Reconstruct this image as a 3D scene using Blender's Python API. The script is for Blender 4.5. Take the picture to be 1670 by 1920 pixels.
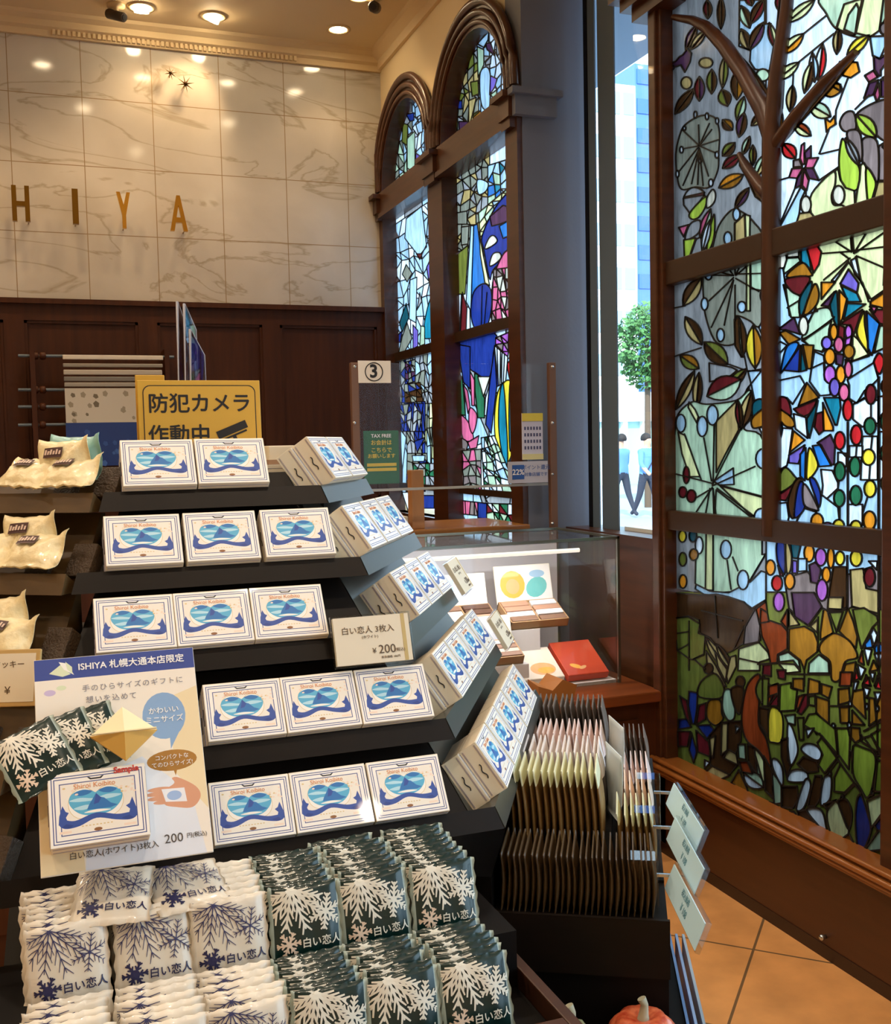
import bpy, bmesh, math, random
import numpy as np
from mathutils import Vector, Matrix
from mathutils.geometry import delaunay_2d_cdt

for o in list(bpy.data.objects): bpy.data.objects.remove(o)
SC = bpy.context.scene
COL = SC.collection
PI = math.pi
R = math.radians
rnd = random.Random(7)

# ------------------------------------------------------------------ camera
FPX, YAW, PITCH, ROLL, EYE = 1972.9, R(20.459), R(3.634), R(-1.223), 1.5
_f0 = Vector((math.sin(YAW), math.cos(YAW), 0)); _r0 = Vector((math.cos(YAW), -math.sin(YAW), 0)); _u0 = Vector((0, 0, 1))
FWD = _f0*math.cos(PITCH) - _u0*math.sin(PITCH); _u1 = _u0*math.cos(PITCH) + _f0*math.sin(PITCH)
RGT = _r0*math.cos(ROLL) + _u1*math.sin(ROLL); UPV = _u1*math.cos(ROLL) - _r0*math.sin(ROLL)
CAMP = Vector((0, 0, EYE))
cam = bpy.data.cameras.new('camera'); camo = bpy.data.objects.new('camera', cam); COL.objects.link(camo)
cam.sensor_fit = 'VERTICAL'; cam.sensor_height = 36.0; cam.lens = FPX/1920*36.0; cam.clip_start = .02; cam.clip_end = 500
camo.matrix_world = Matrix(((RGT.x, UPV.x, -FWD.x, 0), (RGT.y, UPV.y, -FWD.y, 0), (RGT.z, UPV.z, -FWD.z, EYE), (0, 0, 0, 1)))
SC.camera = camo
SC.view_settings.view_transform = 'Standard'; SC.view_settings.look = 'None'; SC.view_settings.gamma = 1
SC.view_settings.exposure = 0.85
SC.view_settings.use_curve_mapping = False

def pix(x, y, ax, val):
    """point on the plane axis=val seen at a place of the photograph (for taking measurements)"""
    d = FWD + RGT*((x-835)/FPX) - UPV*((y-960)/FPX)
    return CAMP + d*((val-CAMP[ax])/d[ax])

# ------------------------------------------------------------------ light
SKY = 2.45
w = bpy.data.worlds.new('sky'); SC.world = w; w.use_nodes = True
w.node_tree.nodes['Background'].inputs[0].default_value = (.62, .82, 1, 1)
w.node_tree.nodes['Background'].inputs[1].default_value = SKY
def sun():
    l = bpy.data.lights.new('sun', 'SUN'); l.energy = 3.6; l.angle = R(1); l.color = (1, .97, .9)
    o = bpy.data.objects.new('sun', l); COL.objects.link(o)
    o.rotation_euler = Vector((.42, .75, -.62)).to_track_quat('-Z', 'Y').to_euler()
sun()
WARM = (1, .66, .34)
P_MAIN, P_WALL, P_HALL = 6.0, 3.6, 25.0
HALLC = (1, .80, .60)

# ------------------------------------------------------------------ helpers
def link(o, parent=None):
    COL.objects.link(o)
    if parent is not None: o.parent = parent
    return o
def tag(o, label=None, cat=None, group=None, kind=None):
    if label: o['label'] = label
    if cat: o['category'] = cat
    if group: o['group'] = group
    if kind: o['kind'] = kind
    return o
def empty(name, label, cat, mat=None, group=None, loc=(0, 0, 0)):
    o = bpy.data.objects.new(name, None); o.empty_display_size = .02; link(o)
    o.matrix_world = mat if mat is not None else Matrix.Translation(Vector(loc))
    return tag(o, label, cat, group)

class MB:
    """collects shapes into one mesh"""
    def __init__(s): s.v = []; s.f = []; s.m = []; s.sm = []
    def add(s, vs, fs, m=0, smooth=False):
        k = len(s.v); s.v += [tuple(p) for p in vs]
        for f in fs: s.f.append(tuple(i+k for i in f)); s.m.append(m); s.sm.append(smooth)
        return s
    def box(s, lo, hi, m=0, M=None):
        (a, b, c), (d, e, f) = lo, hi
        vs = [Vector(p) for p in ((a,b,c),(d,b,c),(d,e,c),(a,e,c),(a,b,f),(d,b,f),(d,e,f),(a,e,f))]
        if M is not None: vs = [M @ p for p in vs]
        return s.add(vs, [(0,3,2,1),(4,5,6,7),(0,1,5,4),(1,2,6,5),(2,3,7,6),(3,0,4,7)], m)
    def bbox(s, lo, hi, r, m=0, M=None):
        """box with chamfered edges"""
        bm = bmesh.new(); bmesh.ops.create_cube(bm, size=1)
        for v in bm.verts: v.co = Vector([lo[i]+(v.co[i]+.5)*(hi[i]-lo[i]) for i in range(3)])
        bmesh.ops.bevel(bm, geom=list(bm.edges), offset=r, segments=2, affect='EDGES', profile=.6)
        s.bm(bm, m, M); return s
    def bm(s, bm, m=0, M=None, smooth=False):
        bm.verts.index_update()
        vs = [(M @ v.co) if M is not None else v.co.copy() for v in bm.verts]
        s.add(vs, [[v.index for v in f.verts] for f in bm.faces], m, smooth); bm.free(); return s
    def prism(s, poly, fa, fb, m=0, caps=True):
        """poly: list of (a,b); fa/fb map a 2-D point to the two ends"""
        n = len(poly); A = [fa(*p) for p in poly]; B = [fb(*p) for p in poly]
        fs = [(i, (i+1) % n, n+(i+1) % n, n+i) for i in range(n)]
        if caps: fs += [tuple(range(n))[::-1], tuple(range(n, 2*n))]
        return s.add(A+B, fs, m)
    def tube(s, pts, r, n=8, m=0, caps=True, smooth=True):
        pts = [Vector(p) for p in pts]; rs = r if isinstance(r, (list, tuple)) else [r]*len(pts)
        vs = []; up = Vector((0, 0, 1))
        for i, p in enumerate(pts):
            t = (pts[min(i+1, len(pts)-1)] - pts[max(i-1, 0)]).normalized()
            a = t.cross(up if abs(t.z) < .95 else Vector((1, 0, 0))).normalized(); b = t.cross(a)
            vs += [p + (a*math.cos(2*PI*k/n) + b*math.sin(2*PI*k/n))*rs[i] for k in range(n)]
        fs = [(i*n+k, i*n+(k+1) % n, (i+1)*n+(k+1) % n, (i+1)*n+k) for i in range(len(pts)-1) for k in range(n)]
        s.add(vs, fs, m, smooth)
        if caps: s.add([vs[k] for k in range(n)], [tuple(range(n))], m); s.add(vs[-n:], [tuple(range(n))[::-1]], m)
        return s
    def lathe(s, prof, c=(0, 0, 0), n=24, m=0, M=None, smooth=True):
        vs = []
        for r, z in prof:
            for k in range(n):
                p = Vector((r*math.cos(2*PI*k/n)+c[0], r*math.sin(2*PI*k/n)+c[1], z+c[2])); vs.append(M @ p if M is not None else p)
        return s.add(vs, [(i*n+k, i*n+(k+1) % n, (i+1)*n+(k+1) % n, (i+1)*n+k) for i in range(len(prof)-1) for k in range(n)], m, smooth)
    def mesh(s, name, mats, col=None):
        me = bpy.data.meshes.new(name); me.from_pydata(s.v, [], s.f)
        for t in (mats if isinstance(mats, (list, tuple)) else [mats]): me.materials.append(t)
        me.polygons.foreach_set('material_index', s.m); me.polygons.foreach_set('use_smooth', s.sm)
        if col is not None:
            at = me.attributes.new('tint', 'FLOAT_COLOR', 'FACE')
            at.data.foreach_set('color', np.array([(*c[:3], 1) for c in col], 'f').ravel())
        me.update(); return me
    def build(s, name, mats, parent=None, col=None, mat=None):
        o = bpy.data.objects.new(name, s.mesh(name, mats, col)); link(o, parent)
        if mat is not None:
            if parent is None: o.matrix_world = mat
            else: o.matrix_local = mat
        return o

def struct(o): o['kind'] = 'structure'; return o
def copy_tree(o, parent=None):
    c = o.copy(); COL.objects.link(c)
    if parent is not None: c.parent = parent; c.matrix_parent_inverse = o.matrix_parent_inverse.copy()
    for ch in o.children: copy_tree(ch, c)
    return c
def frame(o, x, y, z):
    x, y, z = (Vector(a).normalized() for a in (x, y, z))
    return Matrix(((x.x, y.x, z.x, o[0]), (x.y, y.y, z.y, o[1]), (x.z, y.z, z.z, o[2]), (0, 0, 0, 1)))

# ------------------------------------------------------------------ materials
def srgb(*c): return tuple((x/12.92 if x <= .04045 else ((x+.055)/1.055)**2.4) for x in c)
def hexc(h): return srgb(*[int(h[i:i+2], 16)/255 for i in (0, 2, 4)])
MATS = {}
def mat(name, col=(.5, .5, .5), rough=.5, metal=0, spec=.5, noise=None, bump=None, emit=None, coat=0):
    """noise = (scale xyz, other colour, detail, contrast); bump = (scale, strength)"""
    if name in MATS: return MATS[name]
    m = bpy.data.materials.new(name); m.use_nodes = True; nt = m.node_tree; b = nt.nodes['Principled BSDF']
    b.inputs['Base Color'].default_value = (*col, 1); b.inputs['Roughness'].default_value = rough
    b.inputs['Metallic'].default_value = metal; b.inputs['Specular IOR Level'].default_value = spec
    b.inputs['Coat Weight'].default_value = coat
    tc = nt.nodes.new('ShaderNodeTexCoord')
    if noise:
        mp = nt.nodes.new('ShaderNodeMapping'); mp.inputs['Scale'].default_value = noise[0]
        nt.links.new(tc.outputs['Object'], mp.inputs[0])
        n = nt.nodes.new('ShaderNodeTexNoise'); n.inputs['Scale'].default_value = 1; n.inputs['Detail'].default_value = noise[2]
        nt.links.new(mp.outputs[0], n.inputs[0])
        r = nt.nodes.new('ShaderNodeValToRGB'); c = noise[3]
        r.color_ramp.elements[0].position = .5-c; r.color_ramp.elements[1].position = .5+c
        r.color_ramp.elements[0].color = (*noise[1], 1); r.color_ramp.elements[1].color = (*col, 1)
        nt.links.new(n.outputs[0], r.inputs[0]); nt.links.new(r.outputs[0], b.inputs['Base Color'])
    if bump:
        n2 = nt.nodes.new('ShaderNodeTexNoise'); n2.inputs['Scale'].default_value = bump[0]; n2.inputs['Detail'].default_value = 3
        nt.links.new(tc.outputs['Object'], n2.inputs[0])
        bp = nt.nodes.new('ShaderNodeBump'); bp.inputs['Strength'].default_value = bump[1]; bp.inputs['Distance'].default_value = .01
        nt.links.new(n2.outputs[0], bp.inputs['Height']); nt.links.new(bp.outputs[0], b.inputs['Normal'])
    if emit:
        b.inputs['Emission Color'].default_value = (*emit[0], 1); b.inputs['Emission Strength'].default_value = emit[1]
    MATS[name] = m; return m
def tint_mat(name, rough=.5, coat=0):
    """a printed surface: colour per face"""
    m = bpy.data.materials.new(name); m.use_nodes = True; nt = m.node_tree; b = nt.nodes['Principled BSDF']
    b.inputs['Roughness'].default_value = rough; b.inputs['Coat Weight'].default_value = coat
    a = nt.nodes.new('ShaderNodeAttribute'); a.attribute_name = 'tint'
    nt.links.new(a.outputs['Color'], b.inputs['Base Color']); MATS[name] = m; return m
def fresnel(nt, ior):
    """reflectance of a thin sheet, alike from both sides"""
    N = nt.nodes; f = N.new('ShaderNodeFresnel'); g = N.new('ShaderNodeNewGeometry'); m = N.new('ShaderNodeMapRange')
    m.inputs[3].default_value = ior; m.inputs[4].default_value = 1/ior
    nt.links.new(g.outputs['Backfacing'], m.inputs[0]); nt.links.new(m.outputs[0], f.inputs[0]); return f
def stained_mat():
    m = bpy.data.materials.new('stained_glass'); m.use_nodes = True; nt = m.node_tree; N = nt.nodes; L = nt.links
    N.remove(N['Principled BSDF']); out = N['Material Output']
    a = N.new('ShaderNodeAttribute'); a.attribute_name = 'tint'
    tc = N.new('ShaderNodeTexCoord'); mp = N.new('ShaderNodeMapping'); mp.inputs['Scale'].default_value = (30, 42, 9)
    L.new(tc.outputs['Object'], mp.inputs[0])
    n = N.new('ShaderNodeTexNoise'); n.inputs['Scale'].default_value = 1; n.inputs['Detail'].default_value = 4; n.inputs['Distortion'].default_value = .6
    L.new(mp.outputs[0], n.inputs[0])
    mr = N.new('ShaderNodeMapRange'); mr.inputs[1].default_value = .3; mr.inputs[2].default_value = .7; mr.inputs[3].default_value = .62; mr.inputs[4].default_value = 1.14
    L.new(n.outputs[0], mr.inputs[0])
    mx = N.new('ShaderNodeVectorMath'); mx.operation = 'SCALE'; L.new(a.outputs['Color'], mx.inputs[0]); L.new(mr.outputs[0], mx.inputs['Scale'])
    t = N.new('ShaderNodeBsdfTranslucent'); L.new(mx.outputs[0], t.inputs['Color'])
    g = N.new('ShaderNodeBsdfGlossy'); g.inputs['Roughness'].default_value = .12
    lw = fresnel(nt, 1.3)
    s = N.new('ShaderNodeMixShader'); L.new(lw.outputs[0], s.inputs[0]); L.new(t.outputs[0], s.inputs[1]); L.new(g.outputs[0], s.inputs[2])
    L.new(s.outputs[0], out.inputs[0]); MATS['stained_glass'] = m; return m
def clear_mat(name, tint=(1, 1, 1), ior=1.45):
    m = bpy.data.materials.new(name); m.use_nodes = True; nt = m.node_tree; N = nt.nodes; L = nt.links
    N.remove(N['Principled BSDF']); out = N['Material Output']
    t = N.new('ShaderNodeBsdfTransparent'); t.inputs[0].default_value = (*tint, 1)
    g = N.new('ShaderNodeBsdfGlossy'); g.inputs['Roughness'].default_value = .02
    f = fresnel(nt, ior)
    s = N.new('ShaderNodeMixShader'); L.new(f.outputs[0], s.inputs[0]); L.new(t.outputs[0], s.inputs[1]); L.new(g.outputs[0], s.inputs[2])
    L.new(s.outputs[0], out.inputs[0]); MATS[name] = m; return m
def marble_mat():
    m = bpy.data.materials.new('marble_tile'); m.use_nodes = True; nt = m.node_tree; N = nt.nodes; L = nt.links; b = N['Principled BSDF']
    b.inputs['Roughness'].default_value = .1; b.inputs['Specular IOR Level'].default_value = .5
    tc = N.new('ShaderNodeTexCoord')
    def tex(scale, det, dist, lo, hi, c0, c1):
        n = N.new('ShaderNodeTexNoise'); n.inputs['Scale'].default_value = scale; n.inputs['Detail'].default_value = det; n.inputs['Distortion'].default_value = dist
        L.new(tc.outputs['Object'], n.inputs[0]); r = N.new('ShaderNodeValToRGB')
        r.color_ramp.elements[0].position = lo; r.color_ramp.elements[1].position = hi
        r.color_ramp.elements[0].color = (*c0, 1); r.color_ramp.elements[1].color = (*c1, 1)
        L.new(n.outputs[0], r.inputs[0]); return r
    base = tex(2.2, 6, .4, .3, .7, (.47, .44, .39), (.60, .57, .52))
    # veins: narrow band around the middle of a distorted noise
    n = N.new('ShaderNodeTexNoise'); n.inputs['Scale'].default_value = 1.1; n.inputs['Detail'].default_value = 5; n.inputs['Distortion'].default_value = 1.6
    mp = N.new('ShaderNodeMapping'); mp.inputs['Rotation'].default_value = (0, R(35), 0); mp.inputs['Scale'].default_value = (.8, 1, 2.6)
    L.new(tc.outputs['Object'], mp.inputs[0]); L.new(mp.outputs[0], n.inputs[0])
    r = N.new('ShaderNodeValToRGB'); cr = r.color_ramp
    cr.elements[0].position = .478; cr.elements[1].position = .522; cr.elements[0].color = (1, 1, 1, 1); cr.elements[1].color = (1, 1, 1, 1)
    e = cr.elements.new(.5); e.color = (.74, .69, .6, 1)
    L.new(n.outputs[0], r.inputs[0])
    mx = N.new('ShaderNodeMix'); mx.data_type = 'RGBA'; mx.blend_type = 'MULTIPLY'; mx.inputs[0].default_value = 1
    L.new(base.outputs[0], mx.inputs[6]); L.new(r.outputs[0], mx.inputs[7])
    # joints every .361 m across and .357 m up
    sx = N.new('ShaderNodeSeparateXYZ'); L.new(tc.outputs['Object'], sx.inputs[0])
    def joint(sock, off, step):
        a = N.new('ShaderNodeMath'); a.operation = 'SUBTRACT'; L.new(sock, a.inputs[0]); a.inputs[1].default_value = off
        p = N.new('ShaderNodeMath'); p.operation = 'PINGPONG'; L.new(a.outputs[0], p.inputs[0]); p.inputs[1].default_value = step/2
        c = N.new('ShaderNodeMath'); c.operation = 'LESS_THAN'; L.new(p.outputs[0], c.inputs[0]); c.inputs[1].default_value = .0022; return c
    jx = joint(sx.outputs['X'], .234, .361); jz = joint(sx.outputs['Z'], 2.309, .3565)
    mm = N.new('ShaderNodeMath'); mm.operation = 'MAXIMUM'; L.new(jx.outputs[0], mm.inputs[0]); L.new(jz.outputs[0], mm.inputs[1])
    m2 = N.new('ShaderNodeMix'); m2.data_type = 'RGBA'; L.new(mm.outputs[0], m2.inputs[0]); L.new(mx.outputs[2], m2.inputs[6]); m2.inputs[7].default_value = (.3, .22, .13, 1)
    L.new(m2.outputs[2], b.inputs['Base Color']); MATS['marble_tile'] = m; return m
def floor_mat():
    m = bpy.data.materials.new('terracotta_tile'); m.use_nodes = True; nt = m.node_tree; N = nt.nodes; L = nt.links; b = N['Principled BSDF']
    b.inputs['Roughness'].default_value = .38
    tc = N.new('ShaderNodeTexCoord'); mp = N.new('ShaderNodeMapping'); mp.inputs['Rotation'].default_value = (0, 0, R(-45)); mp.inputs['Location'].default_value = FLOOR_OFF
    L.new(tc.outputs['Object'], mp.inputs[0])
    br = N.new('ShaderNodeTexBrick'); br.offset = 0; br.inputs['Scale'].default_value = 1
    br.inputs['Brick Width'].default_value = .45; br.inputs['Row Height'].default_value = .45; br.inputs['Mortar Size'].default_value = .004
    br.inputs['Color1'].default_value = (.70, .36, .13, 1); br.inputs['Color2'].default_value = (.66, .33, .12, 1); br.inputs['Mortar'].default_value = (.16, .1, .05, 1)
    L.new(mp.outputs[0], br.inputs[0])
    n = N.new('ShaderNodeTexNoise'); n.inputs['Scale'].default_value = 7; n.inputs['Detail'].default_value = 6; L.new(tc.outputs['Object'], n.inputs[0])
    mr = N.new('ShaderNodeMapRange'); mr.inputs[1].default_value = .3; mr.inputs[2].default_value = .7; mr.inputs[3].default_value = .82; mr.inputs[4].default_value = 1.12; L.new(n.outputs[0], mr.inputs[0])
    v = N.new('ShaderNodeVectorMath'); v.operation = 'SCALE'; L.new(br.outputs[0], v.inputs[0]); L.new(mr.outputs[0], v.inputs['Scale'])
    L.new(v.outputs[0], b.inputs['Base Color']); MATS['terracotta_tile'] = m; return m
FLOOR_OFF = (0.05, 0.0, 0)
WOOD = mat('brown_wood', hexc('4e2b17'), .36, noise=((3, 3, 40), hexc('3c2010'), 4, .22), coat=.15)
WOODH = mat('brown_wood_along', hexc('532f18'), .36, noise=((40, 4, 40), hexc('3f2211'), 4, .22), coat=.15)
DARKW = mat('dark_panel_wood', hexc('4d2812'), .5, spec=.25, noise=((30, 3, 2.2), hexc('381b0c'), 4, .25))
SHELF = mat('black_brown_shelf', hexc('19120d'), .42, spec=.2, noise=((30, 4, 60), hexc('130e0a'), 3, .25))
BLACK = mat('black_board', hexc('0b0807'), .5, spec=.15)
PLASTER = mat('cream_plaster', hexc('e3cfa6'), .7)
CEIL = mat('ceiling_paint', hexc('d9c39a'), .7)
LEAD = mat('lead', (.012, .012, .013), .4, metal=.3)
GOLD = mat('brass', hexc('d9a441'), .22, metal=1)
DGOLD = mat('dark_brass', hexc('8d6a2a'), .3, metal=1)  # darker, rougher brass for some letters, the stars and the pins
STEEL = mat('dark_metal', hexc('5a6a78'), .4)
ALU = mat('aluminium', hexc('c8d2d8'), .25, metal=1)
GREY = mat('grey_pilaster', hexc('676c7a'), .55, bump=(60, .05))
BROWNM = mat('bronze_post', hexc('7c5a46'), .4, metal=.4)
PAPER = mat('white_paper', hexc('f2eee4'), .6)
CREAM = mat('cream_card', hexc('e9ddc4'), .6)
PRINT = tint_mat('printed_card', .45, .15)
FOIL = tint_mat('printed_film', .32, .25)
SG = stained_mat()
CLEAR = clear_mat('clear_glass', (.97, .985, .98))
ACRY = clear_mat('acrylic', (.93, .96, .97), 1.5)
MARBLE = marble_mat(); FLOORM = floor_mat()
INK = mat('black_ink', (.012, .01, .01), .5)
WHITEI = mat('white_ink', (.9, .9, .9), .5)

def text(body, size, matl, parent, M, name='lettering', bold=0, fat=0, extrude=.0002, align='CENTER', spacing=1):
    c = bpy.data.curves.new('lettering', 'FONT'); c.body = body; c.size = size; c.align_x = align; c.align_y = 'CENTER'
    c.extrude = extrude; c.offset = bold; c.space_character = spacing; c.resolution_u = 3
    t = bpy.data.objects.new('lettering', c); COL.objects.link(t)
    me = bpy.data.meshes.new_from_object(t.evaluated_get(bpy.context.evaluated_depsgraph_get()))
    COL.objects.unlink(t); bpy.data.objects.remove(t); bpy.data.curves.remove(c)
    if fat:                                     # heavier strokes: the outline laid again a little to each side
        v = [tuple(p.co) for p in me.vertices]; f = [tuple(p.vertices) for p in me.polygons]; b = MB()
        for k, (dx, dy) in enumerate(((-1, 0), (1, 0), (0, -1), (0, 1), (0, 0))): b.add([(x+dx*fat, y+dy*fat, z+k*2e-5) for x, y, z in v], f)
        me = b.mesh('lettering', matl)
    me.materials.clear(); me.materials.append(matl)
    o = bpy.data.objects.new(name, me); link(o, parent)
    if parent is None: o.matrix_world = M
    else: o.matrix_local = M
    return o

# ------------------------------------------------------------------ flat art: polygons laid over each other, cut into one layer
def crom(pts, k=5):
    n = len(pts); out = []
    for i in range(n):
        p0, p1, p2, p3 = (np.array(pts[(i+j-1) % n], float) for j in range(4))
        for t in np.arange(k)/k:
            out.append(tuple(.5*((2*p1)+(-p0+p2)*t+(2*p0-5*p1+4*p2-p3)*t*t+(-p0+3*p1-3*p2+p3)*t**3)))
    return out
def ellipse(cx, cy, rx, ry, n=16, rot=0):
    return [(cx+rx*math.cos(a)*math.cos(rot)-ry*math.sin(a)*math.sin(rot), cy+rx*math.cos(a)*math.sin(rot)+ry*math.sin(a)*math.cos(rot)) for a in (2*PI*i/n for i in range(n))]
def parse_art(src):
    """-> polygons [(colour key, points)], strokes [(width, points)]"""
    polys = []; strokes = []
    P = lambda s: tuple(float(a) for a in s.split(','))
    for ln in src.strip().split('\n'):
        t = ln.split(); c = t[0]
        if c == 'P': polys.append((t[1], [P(p) for p in t[2:]]))
        elif c == 'B': polys.append((t[1], crom([P(p) for p in t[2:]])))
        elif c == 'E':
            (a, b), (rx, ry) = P(t[2]), P(t[3]); polys.append((t[1], ellipse(a, b, rx, ry)))
        elif c == 'F':
            a, b, wd = np.array(P(t[3])), np.array(P(t[4])), float(t[5]); d = b-a; nr = np.array((-d[1], d[0]))/max(1e-6, np.hypot(*d))
            arc = lambda s: [tuple(a+d*u+nr*s*wd*math.sin(PI*u)**.8) for u in np.linspace(0, 1, 8)]
            for key, s in ((t[1], 1), (t[2], -1)): polys.append((key, arc(s)+[tuple(a+d*u) for u in (.75, .5, .25)]))
        elif c == 'S': strokes.append((float(t[1]), [P(p) for p in t[2:]]))
        elif c == 'V':
            q = [np.array(P(p)) for p in t[2:6]]; nx, ny = int(t[6]), int(t[7]); rg = random.Random(int(t[8]))
            g = {}
            for i in range(nx+1):
                for j in range(ny+1):
                    u = i/nx + (rg.uniform(-.32, .32)/nx if 0 < i < nx else 0); v = j/ny + (rg.uniform(-.34, .34)/ny if 0 < j < ny else 0)
                    g[i, j] = tuple((q[0]*(1-u)+q[1]*u)*(1-v)+(q[3]*(1-u)+q[2]*u)*v)
            for i in range(nx):
                for j in range(ny):
                    c4 = [g[i, j], g[i+1, j], g[i+1, j+1], g[i, j+1]]
                    if rg.random() < .4:
                        k = rg.choice(t[1]); polys.append((k, c4[:3])); polys.append((rg.choice(t[1]), [c4[0], c4[2], c4[3]]))
                    else: polys.append((rg.choice(t[1]), c4))
    return polys, strokes
def cut(polys):
    """one flat layer: -> points, triangles, topmost polygon of each triangle, edges between different polygons"""
    V = []; Fs = []
    for _, pts in polys:
        Fs.append(list(range(len(V), len(V)+len(pts)))); V += [Vector(p) for p in pts]
    sc = 1000/max(max(abs(v.x), abs(v.y)) for v in V)
    vs, es, fs, ov, oe, of = delaunay_2d_cdt([v*sc for v in V], [], Fs, 0, 1e-4, False)
    A = np.array([(v.x/sc, v.y/sc) for v in vs]); T = np.array([tuple(f) for f in fs]); Cn = A[T].mean(1); tp = np.full(len(T), -1)
    for i, (_, pts) in enumerate(polys):        # topmost polygon over each triangle
        q = np.array(pts, float); lo, hi = q.min(0), q.max(0)
        m = np.nonzero((Cn >= lo).all(1) & (Cn <= hi).all(1))[0]
        if not len(m): continue
        x, y = Cn[m, 0], Cn[m, 1]; ins = np.zeros(len(m), bool); x0, y0 = q[-1]
        for x1, y1 in q:
            if y0 != y1: ins ^= ((y1 > y) != (y0 > y)) & (x < (x0-x1)*(y-y1)/(y0-y1)+x1)
            x0, y0 = x1, y1
        tp[m[ins]] = i
    k = tp >= 0; tris = [tuple(int(i) for i in t) for t in T[k]]; top = [int(i) for i in tp[k]]
    ed = {}
    for i, f in enumerate(tris):
        for a, b in zip(f, f[1:]+f[:1]): ed.setdefault((min(a, b), max(a, b)), []).append(top[i])
    return [tuple(map(float, v)) for v in A], tris, top, [e for e, k in ed.items() if len(k) > 1 and len(set(k)) > 1]
def flat_art(polys, pal, to3, vary=0, seed=1):
    """MB + colours per face for a printed area"""
    vs, tris, top, _ = cut(polys); rg = random.Random(seed); cc = {}
    for i in set(top):
        c = pal[polys[i][0]]; k = 1+rg.uniform(-vary, vary); cc[i] = tuple(x*k for x in c)
    b = MB(); b.add([to3(*p) for p in vs], tris); return b, [cc[i] for i in top]
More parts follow.
